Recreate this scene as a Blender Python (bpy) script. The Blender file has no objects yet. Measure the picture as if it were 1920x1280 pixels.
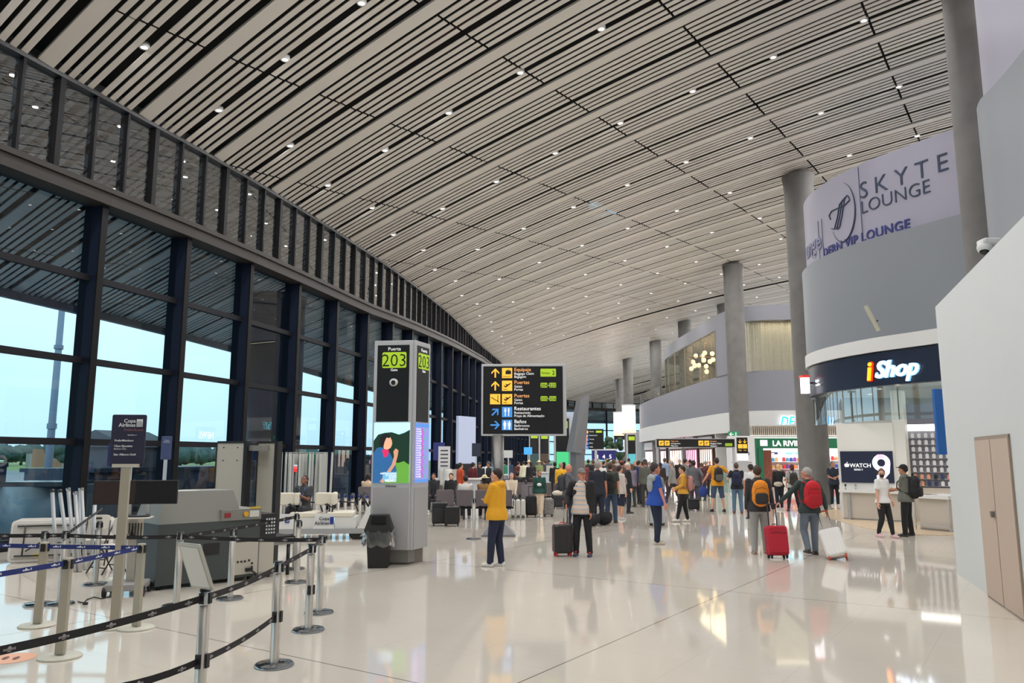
import bpy, bmesh, math, random
from mathutils import Vector, Matrix, noise
random.seed(7)
C = bpy.context.scene.collection
SC = bpy.context.scene
PI = math.pi
# ------------------------------------------------------------------ camera
H = 1.95; PITCH = math.radians(8.47); FPX = 1450.0
cam = bpy.data.cameras.new('camera'); co = bpy.data.objects.new('camera', cam); C.objects.link(co)
cam.sensor_width = 36; cam.lens = FPX/1920*36; cam.clip_end = 3000; cam.clip_start = .05
co.location = (0, 0, H); co.rotation_euler = (PI/2+PITCH, 0, 0); SC.camera = co
# ------------------------------------------------------------------ sky / exposure
SC.view_settings.view_transform = 'Standard'; SC.view_settings.look = 'None'
SC.view_settings.gamma = 1; SC.view_settings.use_curve_mapping = False
SC.view_settings.exposure = 0.08
w = bpy.data.worlds.new('sky'); SC.world = w; w.use_nodes = True
nt = w.node_tree; bg = nt.nodes['Background']
tc = nt.nodes.new('ShaderNodeTexCoord'); sx = nt.nodes.new('ShaderNodeSeparateXYZ'); rp = nt.nodes.new('ShaderNodeValToRGB')
nz = nt.nodes.new('ShaderNodeTexNoise'); nz.inputs['Scale'].default_value = 3.5; nz.inputs['Detail'].default_value = 4
ma = nt.nodes.new('ShaderNodeMath'); ma.operation = 'MULTIPLY_ADD'; ma.inputs[1].default_value = .12
nt.links.new(tc.outputs['Generated'], sx.inputs[0]); nt.links.new(tc.outputs['Generated'], nz.inputs['Vector'])
nt.links.new(nz.outputs['Fac'], ma.inputs[0]); nt.links.new(sx.outputs['Z'], ma.inputs[2]); nt.links.new(ma.outputs[0], rp.inputs[0])
rp.color_ramp.elements[0].position = .03; rp.color_ramp.elements[0].color = (.44, .66, .82, 1)
rp.color_ramp.elements[1].position = .32; rp.color_ramp.elements[1].color = (.72, .95, 1.0, 1)
nt.links.new(rp.outputs[0], bg.inputs['Color']); bg.inputs['Strength'].default_value = 1.5
SC.cycles.use_denoising = True
SC.cycles.max_bounces = 8; SC.cycles.diffuse_bounces = 4; SC.cycles.glossy_bounces = 4
SC.cycles.transparent_max_bounces = 24; SC.cycles.transmission_bounces = 4
SC.cycles.sample_clamp_indirect = 3.0; SC.cycles.sample_clamp_direct = 5.0
SC.cycles.caustics_reflective = False; SC.cycles.caustics_refractive = False
LAMP_W = 82.0      # power of one ceiling downlight
# ------------------------------------------------------------------ helpers
def ray(px, py):
    q = 640-py
    return (px-960, FPX*math.cos(PITCH)-q*math.sin(PITCH), FPX*math.sin(PITCH)+q*math.cos(PITCH))
def G(px, py, z=0.0):
    x, y, u = ray(px, py); k = (z-H)/u
    return Vector((x*k, y*k, z))
def V(px, py, Y):
    x, y, u = ray(px, py); k = Y/y
    return Vector((x*k, Y, H+u*k))
def lin(c):
    return tuple(((v/255)/12.92 if v/255 <= .04045 else ((v/255+.055)/1.055)**2.4) for v in c[:3])+(1,)
_m = {}
def mat(name, col, rough=.6, metal=0, emit=0, noise_s=0, noise_a=.12, bump=0, bump_s=60, alpha=1, coat=0, spec=.5, ecol=None):
    key = name
    if key in _m: return _m[key]
    m = bpy.data.materials.new(name); m.use_nodes = True; n = m.node_tree; b = n.nodes['Principled BSDF']
    c = lin(col); b.inputs['Base Color'].default_value = c
    b.inputs['Roughness'].default_value = rough; b.inputs['Metallic'].default_value = metal
    b.inputs['Specular IOR Level'].default_value = spec
    b.inputs['Coat Weight'].default_value = coat
    if emit:
        b.inputs['Emission Color'].default_value = lin(ecol or col); b.inputs['Emission Strength'].default_value = emit
    if alpha < 1: b.inputs['Alpha'].default_value = alpha
    if noise_s or bump:
        t = n.nodes.new('ShaderNodeTexCoord')
    if noise_s:
        z = n.nodes.new('ShaderNodeTexNoise'); z.inputs['Scale'].default_value = noise_s; z.inputs['Detail'].default_value = 5
        mx = n.nodes.new('ShaderNodeMix'); mx.data_type = 'RGBA'
        mx.inputs[6].default_value = tuple(v*(1-noise_a) for v in c[:3])+(1,)
        mx.inputs[7].default_value = tuple(min(1, v*(1+noise_a)) for v in c[:3])+(1,)
        n.links.new(t.outputs['Object'], z.inputs['Vector']); n.links.new(z.outputs['Fac'], mx.inputs[0])
        n.links.new(mx.outputs[2], b.inputs['Base Color'])
    if bump:
        z = n.nodes.new('ShaderNodeTexNoise'); z.inputs['Scale'].default_value = bump_s; z.inputs['Detail'].default_value = 3
        bp = n.nodes.new('ShaderNodeBump'); bp.inputs['Strength'].default_value = bump; bp.inputs['Distance'].default_value = .02
        n.links.new(t.outputs['Object'], z.inputs['Vector']); n.links.new(z.outputs['Fac'], bp.inputs['Height'])
        n.links.new(bp.outputs[0], b.inputs['Normal'])
    _m[key] = m
    return m
def glassmat(name, tint, refl=1.0, base=.03, rough=0.0):
    if name in _m: return _m[name]
    m = bpy.data.materials.new(name); m.use_nodes = True; n = m.node_tree; n.nodes.clear()
    o = n.nodes.new('ShaderNodeOutputMaterial'); mx = n.nodes.new('ShaderNodeMixShader')
    tr = n.nodes.new('ShaderNodeBsdfTransparent'); tr.inputs[0].default_value = tuple(tint)+(1,)
    gl = n.nodes.new('ShaderNodeBsdfGlossy'); gl.inputs['Roughness'].default_value = rough
    fr = n.nodes.new('ShaderNodeFresnel'); fr.inputs['IOR'].default_value = 1.5
    mm = n.nodes.new('ShaderNodeMath'); mm.operation = 'MULTIPLY_ADD'; mm.inputs[1].default_value = refl; mm.inputs[2].default_value = base
    mm.use_clamp = True
    n.links.new(fr.outputs[0], mm.inputs[0]); n.links.new(mm.outputs[0], mx.inputs[0])
    n.links.new(tr.outputs[0], mx.inputs[1]); n.links.new(gl.outputs[0], mx.inputs[2]); n.links.new(mx.outputs[0], o.inputs[0])
    _m[name] = m
    return m
class MB:
    def __init__(s): s.v = []; s.f = []; s.mi = []; s.sm = []; s.cur = 0
    def add(s, vs, fs, smooth=False):
        o = len(s.v); s.v += [tuple(v) for v in vs]
        for f in fs: s.f.append([i+o for i in f]); s.mi.append(s.cur); s.sm.append(smooth)
        return s
    def box(s, x0, x1, y0, y1, z0, z1):
        return s.add([(x0,y0,z0),(x1,y0,z0),(x1,y1,z0),(x0,y1,z0),(x0,y0,z1),(x1,y0,z1),(x1,y1,z1),(x0,y1,z1)],
                     [(0,3,2,1),(4,5,6,7),(0,1,5,4),(1,2,6,5),(2,3,7,6),(3,0,4,7)])
    def cbox(s, c, d, rz=0, rx=0, ry=0):
        M = Matrix.Translation(Vector(c)) @ Matrix.Rotation(rz,4,'Z') @ Matrix.Rotation(rx,4,'X') @ Matrix.Rotation(ry,4,'Y')
        a, b, e = d[0]/2, d[1]/2, d[2]/2
        p = [M @ Vector(q) for q in [(-a,-b,-e),(a,-b,-e),(a,b,-e),(-a,b,-e),(-a,-b,e),(a,-b,e),(a,b,e),(-a,b,e)]]
        return s.add(p, [(0,3,2,1),(4,5,6,7),(0,1,5,4),(1,2,6,5),(2,3,7,6),(3,0,4,7)])
    def rbox(s, c, d, r=.03, rz=0, rx=0, ry=0, seg=3):
        # box with rounded vertical-profile corners (in the x-z plane of the box), extruded along y
        M = Matrix.Translation(Vector(c)) @ Matrix.Rotation(rz,4,'Z') @ Matrix.Rotation(rx,4,'X') @ Matrix.Rotation(ry,4,'Y')
        a, b, e = d[0]/2, d[1]/2, d[2]/2; pts = []
        for cx, cz, a0 in ((a-r,e-r,0),(-a+r,e-r,PI/2),(-a+r,-e+r,PI),(a-r,-e+r,1.5*PI)):
            for k in range(seg+1):
                t = a0+PI/2*k/seg; pts.append((cx+r*math.cos(t), cz+r*math.sin(t)))
        n = len(pts); vs = []
        k2 = min(r*.5, b*.5)
        for yy, ins in ((-b, k2), (-b+k2, 0), (b-k2, 0), (b, k2)):
            sx_, sz_ = (a-ins)/a, (e-ins)/e
            vs += [M @ Vector((p[0]*sx_, yy, p[1]*sz_)) for p in pts]
        fs = [tuple(range(n)), tuple(reversed(range(3*n, 4*n)))]
        for j in range(3):
            for i in range(n):
                fs.append((j*n+i, (j+1)*n+i, (j+1)*n+(i+1) % n, j*n+(i+1) % n))
        return s.add(vs, fs)
    def cyl(s, p, r, h, n=20, r2=None, smooth=True):
        return s.tube([p, (p[0], p[1], p[2]+h)], [r, r if r2 is None else r2], n, smooth)
    def tube(s, pts, r, n=10, smooth=True, cap=True, fx=1.0):
        pts = [Vector(p) for p in pts]; rs = r if isinstance(r, (list, tuple)) else [r]*len(pts)
        vs = []; up = None
        for i, p in enumerate(pts):
            d = (pts[min(i+1, len(pts)-1)]-pts[max(i-1, 0)])
            d = d.normalized() if d.length > 1e-9 else Vector((0, 0, 1))
            if up is None:
                up = Vector((0,0,1)) if abs(d.z) < .9 else Vector((0,1,0))
            a = d.cross(up).normalized(); b = a.cross(d).normalized(); up = b
            for k in range(n):
                t = 2*PI*k/n; vs.append(p+a*math.cos(t)*rs[i]*fx+b*math.sin(t)*rs[i])
        fs = []
        for i in range(len(pts)-1):
            for k in range(n):
                fs.append((i*n+k, i*n+(k+1) % n, (i+1)*n+(k+1) % n, (i+1)*n+k))
        s.add(vs, fs, smooth)
        if cap:
            o = len(s.v)-len(vs)
            s.f.append([o+k for k in reversed(range(n))]); s.mi.append(s.cur); s.sm.append(False)
            s.f.append([o+(len(pts)-1)*n+k for k in range(n)]); s.mi.append(s.cur); s.sm.append(False)
        return s
    def lathe(s, prof, c=(0,0,0), n=24, smooth=True):
        vs = []; 
        for r, z in prof:
            for k in range(n):
                t = 2*PI*k/n; vs.append((c[0]+r*math.cos(t), c[1]+r*math.sin(t), c[2]+z))
        fs = []
        for i in range(len(prof)-1):
            for k in range(n): fs.append((i*n+k, i*n+(k+1) % n, (i+1)*n+(k+1) % n, (i+1)*n+k))
        s.add(vs, fs, smooth); return s
    def ell(s, c, r, n=12, m=8, M=None):
        vs = []; c = Vector(c)
        for i in range(m+1):
            ph = PI*i/m
            for k in range(n):
                t = 2*PI*k/n; q = Vector((r[0]*math.sin(ph)*math.cos(t), r[1]*math.sin(ph)*math.sin(t), r[2]*math.cos(ph)))
                vs.append(c+(M @ q if M else q))
        fs = []
        for i in range(m):
            for k in range(n): fs.append((i*n+k, (i+1)*n+k, (i+1)*n+(k+1) % n, i*n+(k+1) % n))
        return s.add(vs, fs, True)
    def prism(s, poly, z0, z1, cap=True):
        n = len(poly); s.add([(p[0],p[1],z0) for p in poly]+[(p[0],p[1],z1) for p in poly],
              ([tuple(reversed(range(n))), tuple(range(n, 2*n))] if cap else [])+[(i, (i+1) % n, n+(i+1) % n, n+i) for i in range(n)])
        return s
    def strip(s, pts, z0, z1, th=.12, smooth=False):
        # a wall of thickness th along plan polyline pts (thickness to the right of travel)
        P = [Vector((p[0], p[1])) for p in pts]; O = []
        for i, p in enumerate(P):
            d = (P[min(i+1, len(P)-1)]-P[max(i-1, 0)]).normalized(); O.append(p+Vector((d.y, -d.x))*th)
        f0 = (lambda i: z0[i]) if isinstance(z0, (list, tuple)) else (lambda i: z0)
        f1 = (lambda i: z1[i]) if isinstance(z1, (list, tuple)) else (lambda i: z1)
        Q = [[(P[i].x,P[i].y,f0(i)),(P[i].x,P[i].y,f1(i)),(O[i].x,O[i].y,f1(i)),(O[i].x,O[i].y,f0(i))] for i in range(len(P))]; m = len(P)
        for k in range(4):
            s.add([q[k] for q in Q]+[q[(k+1) % 4] for q in Q], [(i, i+1, m+i+1, m+i) for i in range(m-1)], smooth)
        return s.add(Q[0]+Q[-1], [(0,1,2,3),(7,6,5,4)])
    def xf(s, M):
        s.v = [tuple(M @ Vector(v)) for v in s.v]; return s
    def build(s, name, m, parent=None, kind=None, label=None, cat=None, group=None, loc=None, rz=0):
        me = bpy.data.meshes.new(name); me.from_pydata(s.v, [], s.f)
        for q in (m if isinstance(m, (list, tuple)) else [m]): me.materials.append(q)
        me.polygons.foreach_set('material_index', s.mi); me.polygons.foreach_set('use_smooth', s.sm)
        me.update()
        o = bpy.data.objects.new(name, me); C.objects.link(o)
        if parent: o.parent = parent
        if loc is not None: o.location = loc
        o.rotation_euler.z = rz
        tag(o, label, cat, group, kind)
        return o
def tag(o, label=None, cat=None, group=None, kind=None):
    if label: o['label'] = label
    if cat: o['category'] = cat
    if group: o['group'] = group
    if kind: o['kind'] = kind
    return o
def thing(name, label, cat, loc=(0,0,0), rz=0, group=None, kind=None):
    o = bpy.data.objects.new(name, None); o.empty_display_size = .2; C.objects.link(o)
    o.location = loc; o.rotation_euler = (0,0,rz)
    return tag(o, label, cat, group, kind)
def copy_tree(o, parent=None, loc=None, rz=None, label=None, group=None):
    c = o.copy(); C.objects.link(c); c.parent = parent
    for ch in o.children: copy_tree(ch, c)
    if loc is not None: c.location = loc
    if rz is not None: c.rotation_euler = (0,0,rz)
    if label: c['label'] = label
    if group: c['group'] = group
    return c
_fc = {}
def text(s, size, m, parent=None, loc=(0,0,0), rot=(PI/2,0,0), align='LEFT', bold=0.0, depth=.002, name='lettering', sx=1.0, shear=0, label=None, space=1.0):
    key = (s, size, align, bold, depth, shear, space)
    if key in _fc: me = _fc[key].copy(); me.materials.clear()
    else:
        cu = bpy.data.curves.new('t', 'FONT'); cu.body = s; cu.size = size; cu.align_x = align; cu.offset = bold*size; cu.extrude = depth
        cu.resolution_u = 2; cu.shear = shear; cu.space_character = space
        t = bpy.data.objects.new('t', cu); C.objects.link(t)
        bpy.context.view_layer.update()
        me = bpy.data.meshes.new_from_object(t.evaluated_get(bpy.context.evaluated_depsgraph_get()))
        bpy.data.objects.remove(t); bpy.data.curves.remove(cu)
        _fc[key] = me.copy()
    me.materials.clear(); me.materials.append(m)
    o = bpy.data.objects.new(name, me); C.objects.link(o)
    if parent: o.parent = parent
    o.location = loc; o.rotation_euler = rot; o.scale = (sx, 1, 1)
    if label: o['label'] = label
    return o
def area(name, loc, size, power, rot=(0,0,0), col=(1,1,1), parent=None, sy=None, spread=PI):
    l = bpy.data.lights.new(name, 'AREA'); l.energy = power; l.color = col; l.size = size; l.spread = spread
    if sy: l.shape = 'RECTANGLE'; l.size_y = sy
    o = bpy.data.objects.new(name, l); C.objects.link(o); o.location = loc; o.rotation_euler = rot
    if parent: o.parent = parent
    return o
# ------------------------------------------------------------------ the left facade line (plan), inner edges of its columns
CUR = [(-20.6,-14),(-16,0),(-13.2,8),(-11.75,12),(-10.35,16.3),(-9.3,19.4),(-8.25,23),(-7.5,26),(-6.8,29),(-6.15,32),(-5.55,35),
       (-4.95,38.5),(-4.5,41.5),(-4.05,44.6),(-3.65,47.7),(-3.3,51),(-3,54),(-2.7,57),(-2.4,60),(-1.75,65),(-.95,71),(-.75,78),(-.4,86),
       (.6,95),(2.2,104),(4.6,113),(7.4,119),(11,123),(15.5,126),(22,128),(44,129.5)]
SA, CA = math.sin(math.radians(34)), math.cos(math.radians(34))      # ceiling grid: a runs along, c across
def ac(x, y): return x*SA+y*CA, x*CA-y*SA
def xy(a, c): return a*SA+c*CA, a*CA-c*SA
CAC = [ac(*p) for p in CUR]
def wall_at(a):
    # plan point where the line a=const meets the facade, plus the facade direction there
    for i in range(len(CAC)-1):
        if CAC[i][0] <= a <= CAC[i+1][0]:
            t = (a-CAC[i][0])/(CAC[i+1][0]-CAC[i][0])
            p0, p1 = CUR[i], CUR[i+1]
            d = Vector((p1[0]-p0[0], p1[1]-p0[1])).normalized()
            return Vector((p0[0]+(p1[0]-p0[0])*t, p0[1]+(p1[1]-p0[1])*t)), d
    return None, None
def ledge_z(y):
    k = max(0, min(1, (y-32)/28)); return H+6.0+1.35*k
ZC = H+8.65
def ceil_z(w):
    if w < 0: return ZC+.22*w
    w = min(w, 31); return ZC+.285*w-.0042*w*w
# ================================================================== SETTING
# ---- floor
def floor_mat():
    m = bpy.data.materials.new('polished terrazzo'); m.use_nodes = True; n = m.node_tree; b = n.nodes['Principled BSDF']
    t = n.nodes.new('ShaderNodeTexCoord'); mp = n.nodes.new('ShaderNodeMapping'); mp.inputs['Rotation'].default_value = (0,0,math.radians(34))
    n.links.new(t.outputs['Object'], mp.inputs[0]); s = n.nodes.new('ShaderNodeSeparateXYZ'); n.links.new(mp.outputs[0], s.inputs[0])
    def line(sock, per, off, wd):
        a = n.nodes.new('ShaderNodeMath'); a.operation = 'ADD'; a.inputs[1].default_value = -off+per*50; n.links.new(sock, a.inputs[0])
        q = n.nodes.new('ShaderNodeMath'); q.operation = 'PINGPONG'; q.inputs[1].default_value = per/2; n.links.new(a.outputs[0], q.inputs[0])
        c = n.nodes.new('ShaderNodeMath'); c.operation = 'LESS_THAN'; c.inputs[1].default_value = wd; n.links.new(q.outputs[0], c.inputs[0]); return c.outputs[0]
    # rotated coords: x' = c axis, y' = a axis
    l1 = line(s.outputs['X'], 5.72, -3.93, .008); l2 = line(s.outputs['Y'], 6.07, 5.43, .008)
    l3 = line(s.outputs['X'], .953, -3.93, .002); l4 = line(s.outputs['Y'], 1.012, 5.43, .002)
    mxa = n.nodes.new('ShaderNodeMath'); mxa.operation = 'MAXIMUM'; n.links.new(l1, mxa.inputs[0]); n.links.new(l2, mxa.inputs[1])
    mxb = n.nodes.new('ShaderNodeMath'); mxb.operation = 'MAXIMUM'; n.links.new(l3, mxb.inputs[0]); n.links.new(l4, mxb.inputs[1])
    nz = n.nodes.new('ShaderNodeTexNoise'); nz.inputs['Scale'].default_value = .35; nz.inputs['Detail'].default_value = 6; n.links.new(t.outputs['Object'], nz.inputs['Vector'])
    cr = n.nodes.new('ShaderNodeMix'); cr.data_type = 'RGBA'; cr.inputs[6].default_value = lin((192,184,172)); cr.inputs[7].default_value = lin((212,205,193))
    n.links.new(nz.outputs['Fac'], cr.inputs[0])
    j2 = n.nodes.new('ShaderNodeMix'); j2.data_type = 'RGBA'; j2.inputs[7].default_value = lin((186,177,164)); n.links.new(mxb.outputs[0], j2.inputs[0]); n.links.new(cr.outputs[2], j2.inputs[6])
    j = n.nodes.new('ShaderNodeMix'); j.data_type = 'RGBA'; j.inputs[7].default_value = lin((122,114,104)); n.links.new(mxa.outputs[0], j.inputs[0]); n.links.new(j2.outputs[2], j.inputs[6])
    n.links.new(j.outputs[2], b.inputs['Base Color'])
    n2 = n.nodes.new('ShaderNodeTexNoise'); n2.inputs['Scale'].default_value = 1.7; n2.inputs['Detail'].default_value = 5; n.links.new(t.outputs['Object'], n2.inputs['Vector'])
    mr = n.nodes.new('ShaderNodeMapRange'); mr.inputs['To Min'].default_value = .03; mr.inputs['To Max'].default_value = .07; n.links.new(n2.outputs['Fac'], mr.inputs[0]); n.links.new(mr.outputs[0], b.inputs['Roughness'])
    return m
fl = MB(); poly = [(x-.75, y) for x, y in CUR]+[(44.5,129),(44.5,-14)]
fl.prism([(x,y) for x,y in poly], -.3, 0)
fl.build('floor', floor_mat(), kind='structure')
# ---- ceiling of metal slats
m_slat = mat('slat enamel', (238,232,225), rough=.33, noise_s=.5, noise_a=.04)
m_void = mat('ceiling void', (10,9,9), rough=.9, noise_s=3, noise_a=.5)
m_black = mat('black trim', (24,24,26), rough=.5, bump=.1, bump_s=30)
PITCHA = 2.8; A0 = 7.56
pat = [(0,.38,True)]; q = .38+.12
for k in range(4): pat.append((q,.148,False)); q += .148+.107
q += .12
for k in range(4): pat.append((q,.148,False)); q += .148+.107
sl = MB(); vd = MB(); lights = []
def wfac(d):        # perp distance per metre travelled along c
    return abs(Vector((CA,-SA)).dot(Vector((d.y,-d.x))))
n0, n1 = -4, 46
JC0, JP = -15.35, 4.1
def slat(a0, wd, wide):
    P, d = wall_at(a0+wd/2)
    if P is None: return
    k = wfac(d); c0 = ac(P.x, P.y)[1]
    cs = -11.5/k; out = []
    ce = min((42-P.x)/CA, (P.y+13.5)/SA)
    stops = [cs]; u = cs
    while u < ce: u += 1.6 if u < 32 else 4; stops.append(min(u, ce))
    stops.append(0.0); stops = sorted(set(stops))
    cuts = []
    if not wide:
        j = math.ceil((c0+cs-JC0)/JP)
        while JC0+j*JP < c0+ce: cuts.append(JC0+j*JP-c0); j += 1
    seg = []; cur = []
    for s_ in sorted(stops+cuts):
        if s_ in cuts:
            cur.append(s_-.035); seg.append(cur); cur = [s_+.035]
        else: cur.append(s_)
    seg.append(cur)
    th = .02 if not wide else .06
    for g in seg:
        if len(g) < 2: continue
        vs = []
        for u in g:
            z = ceil_z(u*k)
            for (aa, zz) in ((a0, z), (a0+wd, z), (a0+wd, z+th), (a0, z+th)):
                x_, y_ = xy(aa, c0+u); vs.append((x_, y_, zz))
        fs = []
        for i in range(len(g)-1):
            o = i*4
            for e in range(4): fs.append((o+e, o+4+e, o+4+(e+1) % 4, o+(e+1) % 4))
        m_ = len(g)*4; fs += [(0,1,2,3), (m_-1,m_-2,m_-3,m_-4)]
        sl.add(vs, fs)
for b in range(n0, n1):
    ab = A0+b*PITCHA-.19
    for off, wd, wide in pat: slat(ab+off, wd, wide)
    # light positions in the middle gap
    al = ab+.5+4*.255-.083+.10; P, d = wall_at(al)
    if P is None: continue
    k = wfac(d); c0 = ac(P.x, P.y)[1]
    ce = min((40-P.x)/CA, (P.y+12)/SA); base = 1.55
    us = [base+2.6*i for i in range(40) if base+2.6*i < ce] if b % 2 else [base+.4]
    for u in us:
        x_, y_ = xy(al, c0+u); lights.append((x_, y_, ceil_z(u*k)))
sl.build('ceiling', m_slat, kind='structure')
# void lining above the slats
NA = 60
rows = []
for i in range(NA+1):
    a = CAC[0][0]+.3+(CAC[-1][0]-CAC[0][0]-.6)*i/NA
    P, d = wall_at(a); k = wfac(d); c0 = ac(P.x, P.y)[1]; ce = min((43-P.x)/CA, (P.y+14)/SA)
    r_ = []
    for j in range(15):
        u = -11.8/k+(ce+11.8/k)*j/14; x_, y_ = xy(a, c0+u); r_.append((x_, y_, ceil_z(u*k)+.55))
    rows.append(r_)
vs = [p for r_ in rows for p in r_]
vd.add(vs, [(i*15+j, i*15+j+1, (i+1)*15+j+1, (i+1)*15+j) for i in range(NA) for j in range(14)], True)
vs2 = [(x, y, z+.12) for x, y, z in vs]
vd.add(vs2, [(i*15+j, (i+1)*15+j, (i+1)*15+j+1, i*15+j+1) for i in range(NA) for j in range(14)], True)
vd.build('ceiling_lining', m_void, kind='structure')
# trusses glimpsed through the gaps
tr = MB()
for b in range(n0, n1, 1):
    a = A0+b*PITCHA+1.4; P, d = wall_at(a)
    if P is None: continue
    k = wfac(d); c0 = ac(P.x, P.y)[1]; ce = min((42-P.x)/CA, (P.y+13)/SA); u = -8
    pts = []
    while u < ce: x_, y_ = xy(a, c0+u); pts.append((x_, y_, ceil_z(u*k)+.36)); u += 3
    if len(pts) > 1: tr.tube(pts, .035, 4, False)
tr.build('ceiling_hangers', mat('rusty steel', (70,52,42), .8), kind='structure')
# soffit edge of the outdoor canopy
E = []
for i in range(70):
    a = CAC[0][0]+.5+(CAC[-1][0]-CAC[0][0]-1)*i/69; P, d = wall_at(a)
    nrm = Vector((-d.y, d.x)); e = P+nrm*11.6; E.append((e.x, e.y))
MB().strip(E, ceil_z(-11.6)-.25, ceil_z(-11.6)+.7, .25).build('canopy_edge', mat('canopy metal', (70,80,95), .5), kind='structure')
# ---- facade of glass bays between deep fins
m_fin = mat('fin navy metal', (18,26,43), rough=.6, spec=.15, metal=.0, noise_s=1.5, noise_a=.05)
m_finedge = mat('fin edge bronze', (15,14,16), rough=.6, spec=.15)
m_rail = mat('rail bronze', (24,24,29), rough=.6, spec=.15)
m_glass = glassmat('facade glass', (.76,.88,.94), 1.0, .03)
m_glassu = glassmat('clerestory glass', (.56,.64,.72), 2.6, .20)
AP = 9.44-2.8*6; cols = []
i = 0
while True:
    a = AP+i*2.8; P, d = wall_at(a)
    if P is None:
        if a > 50: break
        i += 1; continue
    if P.x > 41: break
    cols.append((P, d)); i += 1 if P.y < 112 else 2
def off(P, d, s): n_ = Vector((-d.y, d.x)); return P+n_*s      # s>0 outwards
for i, (P, d) in enumerate(cols):
    fin = thing('trim_%d' % (i+1), None, None, (P.x, P.y, 0), math.atan2(d.y, d.x), kind='structure')
    zt = ledge_z(P.y)
    MB().box(-.10,.06,.03,.56 if P.y < 112 else .25,0,zt).build('fin', m_fin, fin)
    MB().box(-.11,.07,0,.05,0,zt).build('edge', m_finedge, fin)
zr = [H+.34, H+2.23, H+4.2]
def bar(mb, A, B, s, z, hh, dd):
    dirv = (B-A).normalized(); n_ = Vector((-dirv.y, dirv.x))
    a0, b0 = A+n_*s, B+n_*s; a1, b1 = A+n_*(s+dd), B+n_*(s+dd)
    mb.prism([(a0.x,a0.y),(b0.x,b0.y),(b1.x,b1.y),(a1.x,a1.y)], z-hh/2, z+hh/2)
def pane(mb, A, B, s, z0, z1, z1b=None):
    dirv = (B-A).normalized(); n_ = Vector((-dirv.y, dirv.x)); a0, b0 = A+n_*s, B+n_*s
    mb.add([(a0.x,a0.y,z0),(b0.x,b0.y,z0),(b0.x,b0.y,z1b or z1),(a0.x,a0.y,z1)], [(0,1,2,3)])
for i in range(len(cols)-1):
    (A, da), (B, db) = cols[i], cols[i+1]
    win = thing('window_%d' % (i+1), None, None, (0,0,0), kind='structure')
    g = MB(); pane(g, A, B, .33, .1, ledge_z(A.y), ledge_z(B.y)); g.build('pane', m_glass, win)
    r = MB()
    for z in zr: bar(r, A, B, .22, z, .15, .12)
    bar(r, A, B, .2, .08, .3, .2); r.build('rails', m_rail, win)
    # clerestory
    lz0, lz1 = ledge_z(A.y), ledge_z(B.y)
    g = MB(); pane(g, A, B, .12, lz0+.4, ZC, ZC); g.build('upper_pane', m_glassu, win)
    r = MB()
    for j in range(3):
        Q = A.lerp(B, (j+.5)/3); wd = .07 if j == 1 else .035
        dd = (B-A).normalized(); n_ = Vector((-dd.y, dd.x))
        q0, q1 = Q-dd*wd, Q+dd*wd; dp = .2 if j == 1 else .13
        lz = lz0+(lz1-lz0)*(j+.5)/3
        r.prism([(q0.x,q0.y),(q1.x,q1.y),((q1+n_*dp).x,(q1+n_*dp).y),((q0+n_*dp).x,(q0+n_*dp).y)], lz+.3, ZC-.02)
    r.build('mullions', m_finedge, win)
    r = MB(); nl = 6
    for j in range(1, nl):
        z = lz0+.45+(ZC-lz0-.45)*j/nl; bar(r, A, B, .25, z, .03, .03)
    r.build('louvre_rods', m_black, win)
    r = MB(); dirv = (B-A).normalized(); n_ = Vector((-dirv.y, dirv.x))
    a0, b0 = A-n_*.12, B-n_*.12; a1, b1 = A+n_*.5, B+n_*.5
    r.add([(a0.x,a0.y,lz0-.02),(b0.x,b0.y,lz1-.02),(b1.x,b1.y,lz1-.02),(a1.x,a1.y,lz0-.02),(a0.x,a0.y,lz0+.42),(b0.x,b0.y,lz1+.42),(b1.x,b1.y,lz1+.42),(a1.x,a1.y,lz0+.42)],
          [(0,3,2,1),(4,5,6,7),(0,1,5,4),(1,2,6,5),(2,3,7,6),(3,0,4,7)])
    a0, b0 = A-n_*.17, B-n_*.17; a1, b1 = A-n_*.11, B-n_*.11
    r.add([(a0.x,a0.y,lz0+.27),(b0.x,b0.y,lz1+.27),(b1.x,b1.y,lz1+.27),(a1.x,a1.y,lz0+.27),(a0.x,a0.y,lz0+.31),(b0.x,b0.y,lz1+.31),(b1.x,b1.y,lz1+.31),(a1.x,a1.y,lz0+.31)],
          [(0,3,2,1),(4,5,6,7),(0,1,5,4),(1,2,6,5),(2,3,7,6),(3,0,4,7)])
    r.build('ledge', mat('ledge bronze', (48,44,42), .6, spec=.15, noise_s=2), win)
    r = MB(); bar(r, A, B, -.02, ZC+.06, .3, .35); r.build('head', m_black, win)
# ---- closing walls out of sight so daylight only enters through the glass
m_white = mat('white plaster', (205,208,208), rough=.55, noise_s=.7, noise_a=.03)
m_grey = mat('grey plaster', (124,129,136), rough=.5, noise_s=.5, noise_a=.03)
MB().box(-22,45,-14.5,-14.1,-.3,18).build('wall_back', m_white, kind='structure')
MB().box(43,43.4,-14.5,130,-.3,18).build('wall_far_right', m_white, kind='structure')
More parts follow.
